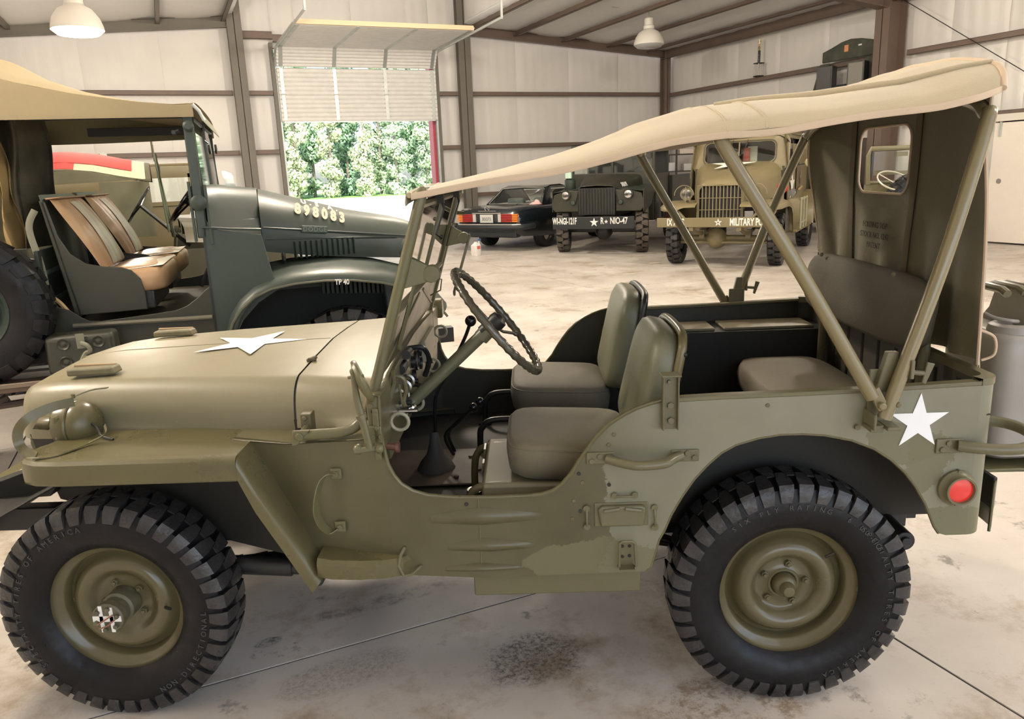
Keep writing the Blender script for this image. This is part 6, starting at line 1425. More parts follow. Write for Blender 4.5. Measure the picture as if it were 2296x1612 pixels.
# ================= black coupe, tail towards the camera (local x = forward, rear axle at 0) =================
Q = thing('coupe_car', 'black coupe with wide ribbed tail lamps and chrome-edged rear window parked against the back wall', 'car', (7.05, 12.54, 0), radians(33))
CP = mat('black_car_paint', (.008, .012, .016), .18, coat=.6)
CCH = mat('car_chrome', (.62, .62, .60), .18, .9)
body = [(-1.10, .70, .42, .80), (-1.06, .78, .36, .87), (-.9, .82, .30, .895), (-.45, .87, .27, .915), (-.1, .88, .25, .91), (.6, .885, .25, .90), (1.5, .885, .25, .90), (2.2, .87, .27, .86), (2.9, .82, .30, .78), (3.25, .74, .36, .68)]
def bs(x, hw, zb, zt): return [(x, -hw+.05, zb), (x, -hw, zb+.12), (x, -hw-.005, (zb+zt)/2+.04), (x, -hw+.03, zt-.09), (x, -hw+.10, zt-.02), (x, -hw*.5, zt), (x, 0, zt+.008), (x, hw*.5, zt), (x, hw-.10, zt-.02), (x, hw-.03, zt-.09), (x, hw+.005, (zb+zt)/2+.04), (x, hw, zb+.12), (x, hw-.05, zb)]
M().loft([bs(*b) for b in body]).build('car_body', CP, Q, ang=50)
# greenhouse
gh_ = [(-.05, .70, .90), (.42, .56, 1.235), (.62, .55, 1.275), (1.05, .55, 1.28), (1.25, .56, 1.24), (1.80, .68, .91)]
cabn = part_empty('hardtop', Q)
def ggring(x, hw, z): return None
M().add([(.40, -.555, 1.235), (.62, -.55, 1.28), (1.05, -.55, 1.285), (1.27, -.56, 1.24), (.40, .555, 1.235), (.62, .55, 1.28), (1.05, .55, 1.285), (1.27, .56, 1.24), (.62, 0, 1.262), (1.05, 0, 1.268)], [(0, 1, 8), (0, 8, 4), (4, 8, 5), (1, 2, 9, 8), (8, 9, 6, 5), (2, 3, 9), (3, 7, 9), (9, 7, 6)]).build('roof_panel', CP, cabn, solid=.03, ang=60)
for s in (-1, 1):
    M().add([(-.06, s*.715, .90), (.26, s*.73, .90), (.56, s*.58, 1.25), (.40, s*.56, 1.24)], [(0, 1, 2, 3)]).build('rear_pillar', CP, cabn, solid=.03)
    M().tube([(.30, s*.72, .91), (.56, s*.57, 1.245), (1.22, s*.57, 1.235), (1.78, s*.70, .91)], .016, 6).build('window_chrome', CCH, cabn)
    M().add([(.28, s*.72, .91), (.56, s*.57, 1.245), (1.22, s*.57, 1.235), (1.78, s*.70, .91)], [(0, 1, 2, 3)]).build('side_glass', PANE, cabn, smooth=False)
rw = [(-.04, -.66, .91), (.37, -.53, 1.225), (.40, 0, 1.245), (.37, .53, 1.225), (-.04, .66, .91), (-.07, 0, .915)]
M().add(rw, [tuple(range(6))]).build('rear_window', PANE, cabn, smooth=False); M().tube([tuple(Vector(p)+Vector((-.01, 0, .006))) for p in rw], .013, 8, closed=True).build('rear_window_chrome', CCH, cabn)
M().add([(1.27, -.54, 1.235), (1.27, .54, 1.235), (1.80, .66, .90), (1.80, -.66, .90)], [(0, 1, 2, 3)]).build('windscreen', PANE, cabn, smooth=False)
for y in (-.35, .35): M().box(.55, .70, y-.22, y+.22, .60, 1.02).build('headrest_seat', mat('car_seat_grey', (.25, .27, .26), .6), Q, bevel=.05)
# tail: lamps, plate, badge, bumper
RR = mat('tail_red', (.35, .02, .02), .3, coat=.3); AM = mat('tail_amber', (.75, .22, .03), .3, coat=.3); SV = mat('tail_silver', (.5, .48, .45), .3)
for s in (-1, 1):
    tl_ = part_empty('tail_lamp', Q)
    for k in range(5):
        z = .60+.034*k
        M().box(-1.125, -1.06, min(s*.36, s*.62), max(s*.36, s*.62), z, z+.028).build('lamp_rib', RR, tl_, bevel=.006); M().box(-1.115, -1.02, min(s*.62, s*.755), max(s*.62, s*.755), z, z+.028).build('amber_rib', AM, tl_, bevel=.006)
    M().box(-1.12, -1.06, min(s*.28, s*.355), max(s*.28, s*.355), .60, .765).build('reverse_lens', SV, tl_, bevel=.004)
pl = M().box(-1.125, -1.118, -.165, .165, .585, .755).build('licence_plate', mat('plate_white', (.55, .55, .52), .5), Q, bevel=.003); text('3ISO73', 'plate_characters', mat('plate_ink', (.06, .06, .08), .5), pl, .095, frame((-1.1262, 0, .66), (0, -1, 0), (0, 0, 1)), extrude=.001, sx=.8)
M().box(-1.13, -1.09, -.36, .36, .770, .79).build('plate_bar', CCH, Q, bevel=.003); M().box(-1.10, -1.06, -.22, .22, .82, .832).build('boot_handle', CCH, Q, bevel=.003)
bdg = M().tube([(-1.085, .055*cos(a), .875+.055*sin(a)) for a in [2*pi*i/28 for i in range(28)]], .005, 6, closed=True); 
for a in (90, 210, 330): bdg.hexa([(-1.09, -.006*sin(radians(a)), .875+.006*cos(radians(a))), (-1.09, .052*cos(radians(a)), .875+.052*sin(radians(a))), (-1.08, .052*cos(radians(a)), .875+.052*sin(radians(a))), (-1.08, .006*sin(radians(a)), .875-.006*cos(radians(a))), (-1.085, -.004*sin(radians(a)), .877), (-1.085, .050*cos(radians(a)), .877+.05*sin(radians(a))), (-1.08, .05*cos(radians(a)), .877+.05*sin(radians(a))), (-1.08, .004*sin(radians(a)), .877)])
bdg.build('round_badge', CHR, Q)
text('280 SL', 'model_script', CHR, Q, .085, frame((-1.068, .50, .835), (0, -1, 0), (.25, 0, 1)), extrude=.002, bold=.002)
M().tube([(-.70, .90, .50), (-1.10, .86, .50), (-1.22, .70, .50), (-1.25, 0, .50), (-1.22, -.70, .50), (-1.10, -.86, .50), (-.70, -.90, .50)], .06, 8, flat=1).build('rear_bumper', mat('bumper_rubber', (.015, .02, .022), .5), Q, ang=60)
M().tube([(-1.12, .84, .555), (-1.235, .70, .56), (-1.265, .0, .56), (-1.235, -.70, .56), (-1.12, -.84, .555)], .016, 6).build('bumper_chrome', CCH, Q); M().box(-1.1, -.9, -.7, .7, .28, .42).build('rear_valance', mat('bumper_rubber', (.015, .02, .022), .5), Q, bevel=.03)
CT = mat('car_tyre', (.015, .015, .016), .6)
for x in (0, 2.46):
    for y in (-.72, .72):
        w = part_empty('wheel', Q, (x, y, .31), (0, 0, 0 if y < 0 else pi)); M().lathe([(.18, -.10), (.25, -.11), (.30, -.095), (.31, -.07), (.31, .07), (.30, .10), (.18, .10)], ax=(0, 1, 0), n=32).build('tyre', CT, w, ang=50); M().lathe([(.18, -.09), (.16, -.06), (.05, -.08), (0, -.08)], ax=(0, 1, 0), n=24).build('rim', CCH, w)
cl = M(); random.seed(3)
cl.grid(lambda u, v: (-.25+.16*u+.02*sin(v*9), -.50-.26*v, .905+.09*sin(pi*u)*sin(pi*v)*(1.0+.4*sin(7*u+5*v))+.004), 12, 12); c_ = tag(cl.build('polishing_cloth', mat('pink_cloth', (.72, .50, .46), .9), ang=80), 'crumpled pink cloth on the tail deck of the black coupe', 'cloth')
c_.matrix_world = Q.matrix_world; c_.location = Q.location; c_.rotation_euler = Q.rotation_euler
kc_ = M(); kc_.tube([(-.42, -.30, .926), (-.40, -.34, .93), (-.36, -.33, .93), (-.38, -.28, .93)], .007, 6, closed=True); kc_.box(-.43, -.36, -.42, -.40, .921, .927); k2 = tag(kc_.build('key_bunch', BLK), 'small dark bunch of keys on the tail deck of the black coupe', 'keys'); k2.location = Q.location; k2.rotation_euler = Q.rotation_euler
# cleaning jug and spray bottle near the car
jg = thing('cleaner_jug', 'white square jug with a red label standing on the floor behind the black coupe', 'jug', (5.60, 11.32, 0), .5)
M().loft([rring(.07, .07, .02, 0), rring(.075, .075, .02, .02), rring(.075, .075, .02, .20), rring(.03, .03, .015, .25), rring(.025, .025, .015, .27)]).build('jug_body', mat('jug_white', (.72, .68, .64), .5), jg, ang=40)
lab(M().box(-.045, .045, -.080, -.076, .13, .19).build('jug_label', mat('label_red', (.65, .12, .10), .5), jg), 'red label panel')
sb = thing('spray_bottle', 'blue and white spray bottle standing beside the white jug', 'bottle', (5.75, 11.52, 0), .5)
M().lathe([(0, 0), (.035, 0), (.038, .02), (.036, .18), (.015, .24), (.013, .27)], (0, 0, 0), (0, 0, 1), 16).build('bottle_body', mat('bottle_white', (.6, .62, .66), .4), sb); M().box(-.02, .06, -.015, .015, .265, .31).build('spray_head', mat('spray_blue', (.06, .12, .25), .4), sb, bevel=.006)
# ================= vehicles glimpsed further back on the left =================
# open car with a raised windshield, behind the command truck
B = thing('open_car', 'olive open military car with an upright windshield, seen through the cab of the command truck', 'military vehicle', (0, 4.9, 0), 0)
def simple_body(par, x0, x1, w, zf, zt, m_):
    b = M(); b.prism([(x0, .45), (x0, zt), (x0+.25, zt), (x1-1.55, zt-.02), (x1-1.45, zf), (x1-.95, zf), (x1-.9, zt+.02), (x1, zt), (x1+.1, zt-.15), (x1+.1, .5)], 'y', -w, -w+.01); b.prism([(x0, .45), (x0, zt), (x0+.25, zt), (x1-1.55, zt-.02), (x1-1.45, zf), (x1-.95, zf), (x1-.9, zt+.02), (x1, zt), (x1+.1, zt-.15), (x1+.1, .5)], 'y', w-.01, w)
    b.box(x0, x1, -w, w, .55, .6); b.box(x0-.01, x0, -w, w, .5, zt); return b.build('body_shell', m_, par)
OLD = mat('olive_old_paint', (.075, .07, .045), .5, var=.15)
simple_body(B, -1.9, 1.0, .76, .72, 1.05, OLD)
M().loft([[(x, -w, z-.12), (x, -w*.8, z), (x, w*.8, z), (x, w, z-.12)] for x, w, z in ((.15, .70, 1.24), (.6, .6, 1.2), (1.15, .5, 1.12))], closed=False, caps=False).build('hood', OLD, B, solid=.01, ang=40)
for x in (-1.3, .9):
    for y in (-.72, .72): far_wheel(B, (x, y, .40), 0 if y < 0 else pi, R=.40, rb=.205, w=.10, nl=22)
w_ = part_empty('windshield', B)
m = M(); P4 = [(.06, -.62, 1.18), (.0, -.62, 1.86), (.0, .62, 1.86), (.06, .62, 1.18)]; m.tube(P4, .016, 8, closed=True); m.cyl((.03, .0, 1.18), (0, 0, 1.86), .01, 6); m.build('windshield_frame', mat('frame_green', (.10, .12, .075), .4), w_)
M().add(P4, [(0, 1, 2, 3)]).build('glass_pane', PANE, w_, smooth=False)
for y in (-.64, .64): M().cyl((-.01, y, 1.84), (-.01, y, 2.0), .008, 6).build('post_tip', OLD, w_)
for y in (-.3, .1): M().tube([(0, y, 1.85), (.02, y, 1.76), (.02, y+.08, 1.72)], .009, 5).build('wiper', BLK, w_)
s2 = part_empty('steering_wheel', B, (-.20, .30, 1.44), (0, radians(-55), 0)); M().tube([(.19*cos(2*pi*i/40), .19*sin(2*pi*i/40), 0) for i in range(40)], .012, 8, closed=True).build('wheel_rim', BLKG, s2)
for i in range(3): a = i*2.09+.5; M().cyl((0, 0, -.02), (.19*cos(a), .19*sin(a), 0), .007, 6).build('spoke', BLKG, s2)
M().cyl((-.18, .30, 1.42), (.2, .30, 1.02), .018, 8).build('steering_column', BLK, B)
for y in (-.35, .35):
    M().prism(arc(y, 1.30, .20, 0, 180, 10)+[(y-.20, .85), (y+.20, .85)], 'x', -.66, -.63).build('seat_shell', OLD, B, bevel=.01); M().box(-.62, -.20, y-.19, y+.19, .95, 1.03).build('seat_cushion', mat('grey_white_cover', (.45, .45, .42), .6), B, bevel=.03)
m = M(); m.lathe([(0, 0), (.030, 0), (.030, .10), (.038, .11), (.038, .13), (.030, .14), (.030, .20), (.036, .21), (.036, .235), (.022, .24), (.022, .34), (.045, .345), (.045, .36), (0, .36)], (-.62, -.55, 1.22), (0, 0, 1), 16); m.build('aerial_base', OLD, B, ang=40)
# red-cross canvas
R_ = thing('ambulance_car', 'olive car with a red cross painted on its canvas roof, behind the open car', 'military vehicle', (0, 6.6, 0), 0)
simple_body(R_, -2.1, 1.0, .80, .8, 1.10, OLD)
M().loft([[(x, -w, z-.12), (x, -w*.8, z), (x, w*.8, z), (x, w, z-.12)] for x, w, z in ((.15, .70, 1.22), (.6, .6, 1.18), (1.1, .5, 1.1))], closed=False, caps=False).build('hood', OLD, R_, solid=.01, ang=40)
for x in (-1.5, .75):
    for y in (-.75, .75): far_wheel(R_, (x, y, .40), 0 if y < 0 else pi, R=.40, rb=.205, w=.10, nl=22)
AC = mat('ambulance_canvas', (.105, .10, .062), .85, var=.1)
def rcf(u, v):
    x = -1.95+1.88*u; z = interp(x, [(-1.95, 1.90), (-1.3, 1.92), (-.85, 1.935), (-.6, 1.91), (-.3, 1.84), (-.07, 1.80)])[0]; y = 2*v-1; return (x, y*.80, z+.05-.20*abs(y)**1.6)
M().grid(rcf, 24, 12).build('roof_cloth', AC, R_, solid=.004, ang=80)
M().grid(lambda u, v: (-1.95+1.88*u, -.805-.01*sin(u*20), (rcf(u, 0)[2])*(1-v)+(1.62+.06*u)*v), 30, 4).build('side_valance', AC, R_, solid=.004, ang=80)
def onroof(x0, x1, y0, y1, name, mt, h):
    def f(u, v):
        x = x0+(x1-x0)*u; y = y0+(y1-y0)*v; p = rcf((x+1.95)/1.88, (y/.80+1)/2); return (x, y, p[2]+h)
    return M().grid(f, 14, 6).build(name, mt, R_, solid=.002, ang=80)
onroof(-1.75, -.12, -.78, .75, 'cross_ground', mat('faded_cream', (.68, .60, .42), .8), .006)
lab(onroof(-1.75, -.24, -.60, .02, 'red_cross', mat('faded_red', (.52, .06, .05), .8), .012), 'red cross painted on the roof'); onroof(-1.3, -.75, -.78, .75, 'red_cross_arm', mat('faded_red', (.52, .06, .05), .8), .011)
M().grid(lambda u, v: (-.55+.46*u, -.80, 1.10+.56*v), 4, 4).build('side_curtain', AC, R_, solid=.004); M().grid(lambda u, v: (-1.95+.35*u, -.80, 1.10+.54*v), 4, 4).build('side_curtain', AC, R_, solid=.004)
M().box(-1.95, -.55, -.81, -.79, 1.08, 1.14).build('curtain_rail', AC, R_)
# pale olive closed truck behind them
Z_ = thing('panel_truck', 'tan-olive closed truck with a star on its door, farthest of the vehicles on the left', 'military truck', (.1, 8.9, 0), 0)
m = M(); 
for x0, x1, z0, z1 in ((-1.6, 1.0, .6, 1.40), (-1.6, -.35, 1.40, 1.75), (.25, .5, 1.40, 1.75), (-1.6, .5, 1.70, 1.85)): m.add([(x0, -.8, z0), (x1, -.8, z0), (x1, -.8, z1), (x0, -.8, z1)], [(0, 1, 2, 3)])
m.build('side_panel', MPG, Z_, solid=.02); M().box(-1.6, .5, -.78, .78, 1.84, 1.88).build('roof', MPG, Z_, bevel=.02); M().box(-1.6, 1.0, -.76, .76, .6, 1.1).build('lower_body', MPG, Z_, bevel=.05)
M().box(.5, 1.15, -.7, .7, 1.0, 1.30).build('hood', MPG, Z_, bevel=.08, seg=4); M().add([(-.35, -.79, 1.40), (.25, -.79, 1.40), (.25, -.79, 1.70), (-.35, -.79, 1.70)], [(0, 1, 2, 3)]).build('door_glass', PANE, Z_)
M().tube([(-.5, -.825, 1.36), (1.0, -.825, 1.35)], .015, 6).build('belt_moulding', MPG, Z_); wall_star(Z_, (.28, -.83, 1.13), .30, (1, 0, 0), (0, 0, 1))
for x in (-1.0, .75):
    for y in (-.75, .75): far_wheel(Z_, (x, y, .40), 0 if y < 0 else pi, R=.40, rb=.205, w=.10, nl=22)
# paper notice on the girt
nt = tag(M().box(-1.10, -.97, 16.28, 16.285, 2.18, 2.34).build('paper_notice', mat('paper_white', (.8, .78, .72), .7)), 'small white paper notice on the back wall girt above the red-cross roof', 'notice')
# ================= vehicle seen through the rear window =================
V_ = thing('small_utility_vehicle', 'olive utility vehicle with upright windshield, framed by the rear window of the foreground canvas', 'military vehicle', (7.35, 3.47, 0), radians(-22.5))
V_.scale = (.84, 1, 1)   # narrow body; local x along the windshield, y away
m = M(); P5 = [(.02, 0, 1.30), (0, 0, 1.62), (.03, 0, 1.69), (1.30, 0, 1.69), (1.33, 0, 1.62), (1.31, 0, 1.30)]; m.tube(P5, .028, 8); m.tube([(.0, 0, 1.32), (1.32, 0, 1.32)], .02, 8); m.build('windshield_frame', OD, V_, ang=40)
M().box(.04, 1.28, -.012, .012, 1.40, 1.44).build('lower_bar', OD, V_); M().box(.04, .07, -.015, .015, 1.40, 1.67).build('inner_post', BLK, V_); M().box(.37, .52, -.03, .03, 1.60, 1.65).build('wiper_box', OD, V_)
M().add([(.03, 0, 1.42), (1.3, 0, 1.42), (1.3, 0, 1.67), (.03, 0, 1.67)], [(0, 1, 2, 3)]).build('glass_pane', PANE, V_, smooth=False)
m = M(); m.prism([(-.02, .45), (-.02, 1.30), (1.34, 1.30), (1.34, .45)], 'y', 0, .02); m.box(.04, .08, -.2, 1.3, .45, .9); m.box(1.20, 1.24, -.2, 1.3, .45, .9); m.box(.1, 1.2, -.2, 1.3, .45, .5); m.box(.1, 1.2, .0, 1.3, .5, 1.0); m.build('body_shell', OD, V_)
s3 = part_empty('steering_wheel', V_, (.22, -.25, 1.34), (radians(30), 0, 0)); M().tube([(.20*cos(2*pi*i/40), .20*sin(2*pi*i/40), 0) for i in range(40)], .010, 8, closed=True).build('wheel_rim', mat('pale_rim', (.4, .38, .3), .2), s3)
for i in range(3): a = i*2.09+.2; M().cyl((0, 0, -.02), (.19*cos(a), .19*sin(a), 0), .006, 6).build('spoke', CHR, s3)
M().cyl((.22, -.22, 1.31), (.22, .05, 1.0), .02, 8).build('steering_column', BLK, V_)
spv = far_wheel(V_, (.44, -.35, 1.06), 0, R=.36, rb=.20, w=.09, nl=22, dust=RUB)
for x, rz in ((.16, -pi/2), (1.18, pi/2)):
    for y in (.2, 1.0): far_wheel(V_, (x, y, .36), rz, R=.36, rb=.20, w=.09, nl=22, dust=RUB)
# ================= things up on the right wall girt =================
tr = thing('trophy', 'tall black and gold trophy standing on the right wall girt', 'trophy', (13.66, 12.46, 3.61))
m = M(); m.box(-.09, .09, -.09, .09, 0, .03); m.build('trophy_foot', BLK, tr, bevel=.004)
for x, y in ((-.055, -.055), (.055, -.055), (-.055, .055), (.055, .055)): M().cyl((x, y, .03), (x, y, .30), .018, 8).build('lower_column', STL, tr)
M().box(-.09, .09, -.09, .09, .30, .325).build('trophy_tier', BLK, tr, bevel=.003); M().cyl((0, 0, .325), (0, 0, .60), .03, 12).build('upper_column', BLKG, tr)
m = M(); m.lathe([(.03, .60), (.02, .63), (.035, .66), (.018, .70), (.03, .74), (.0, .76)], (0, 0, 0), (0, 0, 1), 12); m.cyl((0, -.05, .80), (0, .05, .80), .010, 6); m.cyl((0, 0, .74), (0, 0, .86), .012, 6); lab(m.build('trophy_figure', mat('gold_plastic', (.75, .58, .28), .3, .8), tr), 'gold figure on top')
# old car body panel hung over the girt, with small speaker boxes below
pn = thing('hanging_cowl_panel', 'dark green curved vehicle tailgate panel hanging over the right wall girt', 'body panel', (13.50, 9.55, 0))
pp = [(-.40, 3.62), (-.40, 3.84), (-.16, 3.90), (.10, 3.98), (.34, 4.01), (.62, 3.98), (.95, 3.90), (1.02, 3.80), (1.02, 3.62)]
PNL = mat('weathered_green', (.065, .07, .05), .7, var=.35, vscale=5)
M().prism([(-y+.35, z) for y, z in pp], 'x', 0, .05).build('upper_panel', PNL, pn, bevel=.02)
M().prism([(.80, 3.60), (1.05, 2.85), (.58, 2.85), (.55, 3.60)], 'x', .0, .05).build('side_leg', PNL, pn, bevel=.01); M().prism([(-.66, 3.60), (-.9, 2.85), (-.45, 2.85), (-.40, 3.60)], 'x', .0, .05).build('side_leg', PNL, pn, bevel=.01)
M().box(.0, .05, -.9, 1.2, 2.80, 3.02).build('lower_rail', PNL, pn, bevel=.01)
M().box(-.42, .05, -.70, .60, 2.985, 3.02).build('ledge_board', PNL, pn, bevel=.004)
lab(M().box(-.012, 0, .04, .14, 3.77, 3.90).build('orange_badge', mat('orange_badge', (.72, .30, .15), .5), pn), 'orange and cream paper badge'); M().box(-.012, 0, -.30, -.22, 3.84, 3.87).build('white_tag', WHT, pn)
for k, (y, lb) in enumerate(((9.92, 'dark speaker box on its side under the hanging panel'), (9.10, 'mesh-fronted speaker box beside the steel column on the right wall'))):
    sp_ = thing('speaker_box', lb, 'speaker', (13.27, y, 2.98), .35)
    M().box(-.12, .12, -.17, .17, .04, .52).build('cabinet', BLK, sp_, bevel=.006); M().box(-.128, -.12, -.14, .14, .07, .49).build('speaker_grille', mat('mesh_grey', (.22, .21, .18), .7) if k else BLK, sp_)
bx = tag(M().box(13.22, 13.42, 9.36, 9.64, 3.021, 3.10).build('black_radio', BLK, bevel=.01), 'flat black radio lying below the mesh-fronted speaker', 'radio')
# tan box on the lower girt line, seen just above the canvas
for k in range(1): tag(M().box(13.60, 13.80, 13.35, 13.75, 2.31, 2.36).build('brown_plank', mat('plank_brown', (.22, .15, .10), .6)), 'short brown board lying on a girt bracket above the canvas edge', 'board')
# ================= work benches and clutter against the right wall =================
sr = thing('shelf_unit', 'dark steel shelf unit loaded with boxes between the two front-facing trucks', 'shelf unit', (12.75, 14.6, 0), radians(-20))
for z in (.45, .95, 1.42, 1.86): M().box(-.9, .9, -.25, .25, z, z+.03).build('shelf_board', mat('shelf_brown', (.06, .045, .035), .6), sr)
for x in (-.9, .86):
    for y in (-.25, .21): M().box(x, x+.04, y, y+.04, 0, 2.2).build('shelf_post', mat('shelf_brown', (.06, .045, .035), .6), sr)
M().box(-.02, .02, -.25, -.21, 0, 2.2).build('shelf_post', mat('shelf_brown', (.06, .045, .035), .6), sr)
items = [(-.62, 1.45, .34, .20, (.75, .76, .80), 'white carton on the left of the middle shelf'), (-.18, 1.45, .30, .22, (.7, .7, .72), 'white carton in the centre of the middle shelf'), (.42, 1.45, .40, .18, (.62, .62, .60), 'grey-white carton at the right of the middle shelf'), (-.45, 1.89, .55, .16, (.62, .50, .40), 'tan carton on the left of the top shelf'), (.30, 1.89, .40, .12, (.70, .62, .52), 'cream box on the right of the top shelf'), (-.50, .98, .40, .28, (.12, .10, .08), 'dark crate on the lower shelf'), (.40, .98, .45, .24, (.15, .13, .10), 'dark brown crate at the right of the lower shelf')]
for (x, z, w, h, c, lb) in items:
    o = tag(M().box(-w/2, w/2, -.18, .18, 0, h).build('carton', mat('carton_%d' % int(x*100+z*1000), c, .7), bevel=.006), lb, 'box'); mm = Matrix.Translation(sr.location) @ Matrix.Rotation(radians(-20), 4, 'Z') @ Matrix.Translation((x, 0, z)); o.location = mm.translation; o.rotation_euler = (0, 0, radians(-20))
lg = M(); lg.cyl((-.25, 0, 0), (.25, 0, 0), .09, 12); o = tag(lg.build('duffel_roll', mat('leather_tan', (.38, .20, .09), .5)), 'rolled tan leather bundle on top of the shelf boxes', 'bag'); mm = Matrix.Translation(sr.location) @ Matrix.Rotation(radians(-20), 4, 'Z') @ Matrix.Translation((-.42, 0, 2.14)); o.location = mm.translation; o.rotation_euler = (0, 0, radians(-20))
# bench clutter right of the police truck
wb = thing('work_bench', 'cluttered dark work bench against the right wall beyond the pale olive truck', 'bench', (13.3, 9.9, 0))
M().box(-.35, .35, -1.0, 1.2, .84, .90).build('bench_top', mat('bench_dark', (.07, .055, .045), .6), wb, bevel=.005)
for x in (-.3, .26):
    for y in (-.95, 1.1): M().box(x, x+.05, y, y+.05, 0, .84).build('bench_leg', BLK, wb)
M().box(-.3, .3, -.95, 1.1, .25, .29).build('bench_shelf', BLK, wb); M().box(.28, .32, -1.0, 1.2, .9, 2.0).build('pegboard', mat('peg_dark', (.09, .075, .06), .7), wb)
random.seed(5)
CN = ['tool chest', 'paint tin', 'oil can', 'grinder', 'parts box', 'battery']; KN = ['dark', 'rust-brown', 'grey', 'black', 'olive', 'pale']
CC = [(.03, .03, .035), (.18, .08, .05), (.25, .24, .22), (.02, .02, .02), (.12, .11, .06), (.40, .42, .45)]
for i in range(6):
    y = 9.05+.33*i; h = .14+.20*random.random()
    if i % 2: o = M().lathe([(0, 0), (.09, 0), (.09, h), (.06, h+.03), (0, h+.03)], (0, 0, 0), (0, 0, 1), 16).build(CN[i].replace(' ', '_'), mat('clutter_%d' % i, CC[i], .5))
    else: o = M().box(-.12, .12, -.13, .13, 0, h).build(CN[i].replace(' ', '_'), mat('clutter_%d' % i, CC[i], .5), bevel=.01)
    o.location = (13.25, y, .90); tag(o, '%s %s, number %s along the work bench from the steel column' % (KN[i], CN[i], ['one', 'two', 'three', 'four', 'five', 'six'][i]), 'tool box' if i % 2 == 0 else 'can')
m = M(); 
for a in (0, 120, 240): m.cyl((.28*cos(radians(a)), .28*sin(radians(a)), 0), (0, 0, .95), .012, 6)
m.cyl((0, 0, .9), (0, 0, 1.5), .012, 6); m.sph((0, 0, 1.85), .10, 10, 8); m.cyl((0, 0, 1.4), (0, 0, 1.9), .01, 6); ts = tag(m.build('tripod_stand', BLK), 'thin black tripod stand on the floor between the pale olive truck and the canvas curtain', 'stand'); ts.location = (12.6, 8.4, 0)
# small flat things on the floor
m = M(); m.grid(lambda u, v: (.22*u, .10*v+.02*sin(u*6), .006+.012*sin(pi*u)*sin(pi*v)), 8, 5); fc = tag(m.build('floor_rag', mat('rag_cream', (.62, .52, .42), .9), ang=80), 'flat cream rag on the floor beside the front wheel of the pale olive truck', 'rag'); fc.location = (7.35, 7.75, 0)
# ================= hanging lamps =================
LW = mat('lamp_enamel', (.80, .77, .70), .4)
def highbay(loc, z, on, label, conduit=True, grp=None):
    t = thing('pendant_lamp', label, 'lamp', (loc[0], loc[1], z), 0, grp)
    M().lathe([(.34, .0), (.335, .05), (.30, .16), (.22, .27), (.13, .32), (.125, .34)], (0, 0, 0), (0, 0, 1), 40).build('lamp_shade', LW, t, solid=.006, ang=60)
    M().lathe([(.125, .33), (.125, .40), (.105, .42), (.10, .56), (.05, .60), (0, .60)], (0, 0, 0), (0, 0, 1), 24).build('ballast_housing', LW, t, ang=40)
    M().cyl((0, 0, .58), (0, 0, .74), .014, 10).build('lamp_stem', GALV, t)
    if on: em = mat('lamp_glow', (1.0, .86, .66), .4, emit=16)
    else: em = mat('lamp_lens_off', (.55, .55, .54), .2, coat=.3)
    M().lathe([(.34, .0), (.27, -.06), (.0, -.075)], (0, 0, 0), (0, 0, 1), 40).build('diffuser', em, t, ang=60)
    if on:
        l_ = light('lamp_light', 'POINT', (0, 0, 0), (0, 0, 0), LAMP_W, (1, .885, .74), shadow_soft_size=.25); l_.parent = t; l_.location = (0, 0, -.35)
    return t
LAMP_W = 400
highbay((-.76, 10.0), 3.78, True, 'lit white pendant lamp over the left bay, glowing warmly')
rl = highbay((10.64, 12.7), 4.30, False, 'unlit white pendant lamp hanging from a conduit in the right bay')
M().tube([(-1.0, -.05, .75), (.55, .02, .75), (.66, .05, .82), (1.1, .3, .95), (1.6, -.9, 1.0)], .012, 6).build('conduit', GALV, rl)
M().box(-.06, .06, -.06, .06, .72, .80).build('junction_box', GALV, rl)
for i, (e, n) in enumerate(ADDED_LAMP_SPOTS):
    highbay((e, n), 3.9 if abs(e-4.7) > 2.9 else 5.2, True, 'lit white pendant lamp added unseen for light, %s' % ['above the left bay near the hood', 'behind the camera over the centre bay', 'above the command truck', 'above the right bay beside the tail', 'in front of the pale olive truck', 'above the black coupe and cargo truck'][i])
# ================= outdoors =================
GR = mat('sunlit_gravel', (.80, .77, .72), .9, var=.04)
gr_ = struct(M().grid(lambda u, v: (-60+160*u, 21.5+100*v, -.06), 4, 4).build('ground_gravel', GR, smooth=False)); gs = struct(M().box(-60, 100, 16.8, 21.6, -.1, -.055).build('ground_grass', mat('mown_grass', (.13, .24, .05), .9, var=.2, vscale=2), smooth=False))
struct(M().box(2.6, 6.8, 16.4, 17.4, -.08, -.01).build('door_apron', CONC, smooth=False))
struct(M().box(-60, 100, 65, 90, -.06, -.02).build('verge', mat('rough_grass', (.14, .26, .06), .9, var=.3, vscale=.6), smooth=False))
random.seed(11)
LFS = [mat('leaf_%s' % k, c, .6, var=.3, vscale=.4) for k, c in (('a', (.45, .58, .36)), ('b', (.33, .50, .30)), ('c', (.55, .63, .38)), ('d', (.22, .36, .22)))]  # leaf tones bleached: outdoor overexposure put into the colour
BARK = mat('bark', (.20, .17, .13), .9)
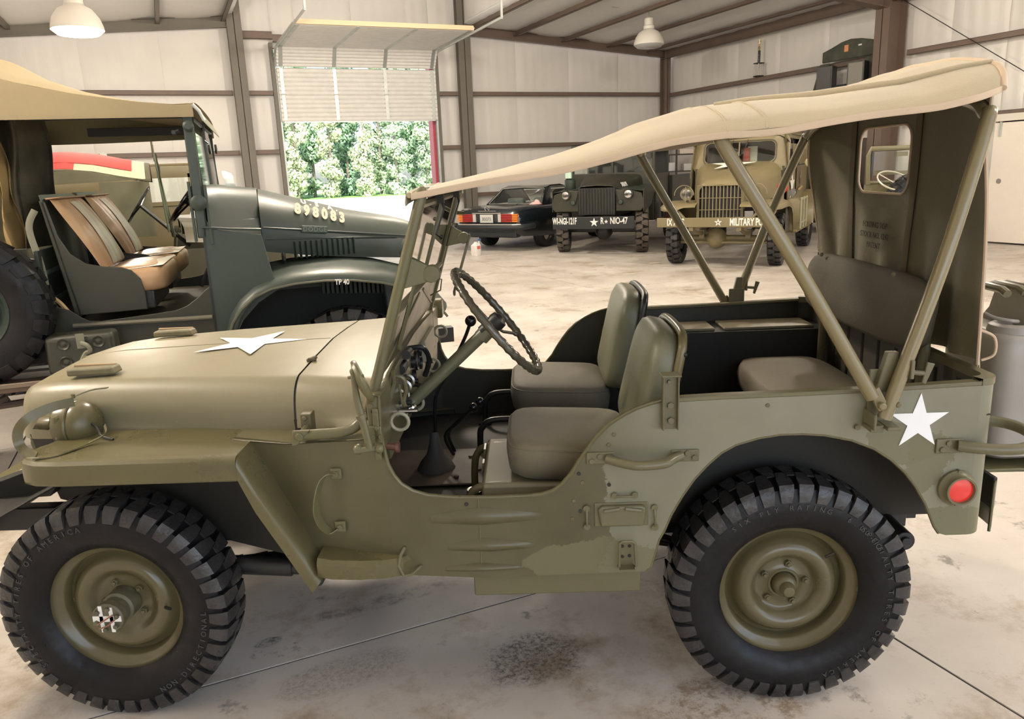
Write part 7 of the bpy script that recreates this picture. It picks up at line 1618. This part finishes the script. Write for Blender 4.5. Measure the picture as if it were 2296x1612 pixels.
def tree(e, n, h, w, k):
    t = thing('tree', TL.pop(0), 'tree', (e, n, 0), 0, 'trees beyond the yard')
    M().tube([(0, 0, 0), (.1, .05, h*.4), (.2, 0, h*.8)], [.16, .11, .04], 7).build('trunk', BARK, t)
    m = M(); cl_ = []
    for q in range(46):
        a = random.uniform(0, 2*pi); r = w*.62*sqrt(random.random()); z = random.uniform(.0, 1)**1.15*h; r *= (1-(z/h-.45)**2*1.6)
        cl_.append((r*cos(a), r*sin(a), z, w*random.uniform(.34, .44)))
    vs = []; fs = []
    for (x, y, z, r) in cl_:
        for _ in range(int(70+60*w)):
            d = Vector((random.gauss(0, 1), random.gauss(0, 1), random.gauss(0, 1))).normalized(); p = Vector((x, y, z))+d*r*random.uniform(.35, 1.1); s = random.uniform(.08, .17)
            a = d.orthogonal().normalized(); a.rotate(Matrix.Rotation(random.uniform(0, 6.28), 3, d)); b = d.cross(a); a = (a+d*random.uniform(-.5, .5))*s; b = b*s*.7; o = len(vs); vs += [p-a, p-b, p+a, p+b]; fs.append((o, o+1, o+2, o+3))
    me = bpy.data.meshes.new('foliage'); me.from_pydata([tuple(v) for v in vs], [], fs); me.materials.append(LFS[k]); o = bpy.data.objects.new('foliage', me); COL.objects.link(o); o.parent = t; o['kind'] = 'stuff'
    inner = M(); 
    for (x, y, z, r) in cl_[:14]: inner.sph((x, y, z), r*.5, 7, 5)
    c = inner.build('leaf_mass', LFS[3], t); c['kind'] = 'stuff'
spots = []
for i in range(10): spots.append((5.0+i*3.0, 67.5, random.uniform(9, 13), 1.42, random.choice([0, 0, 1, 2, 2])))
spots += [(3.5+i*3.2, 71.2, 13, 1.52, (1, 3, 0)[i % 3]) for i in range(9)]
spots += [(3+i*4.7, 76.0, 16, 2.25, 3) for i in range(7)]
adj = ['pale green', 'bushy mid green', 'yellow-green', 'slender', 'broad', 'dense', 'light-leaved', 'drooping', 'rounded', 'loose', 'leafy', 'bright green', 'feathery', 'full', 'ragged']
TL = ['%s tree in the front row beyond the bright yard, %s from the left' % (adj[i], ['first', 'second', 'third', 'fourth', 'fifth', 'sixth', 'seventh', 'eighth', 'ninth', 'tenth', 'eleventh', 'twelfth', 'thirteenth', 'fourteenth', 'fifteenth'][i]) for i in range(10)]+['mid-height tree in the middle row beyond the yard, %s from the left' % k for k in ('first', 'second', 'third', 'fourth', 'fifth', 'sixth', 'seventh', 'eighth', 'ninth')]+['tall dark tree in the back row beyond the yard, %s from the left' % k for k in ('first', 'second', 'third', 'fourth', 'fifth', 'sixth', 'seventh')]
for s in spots: tree(*s)
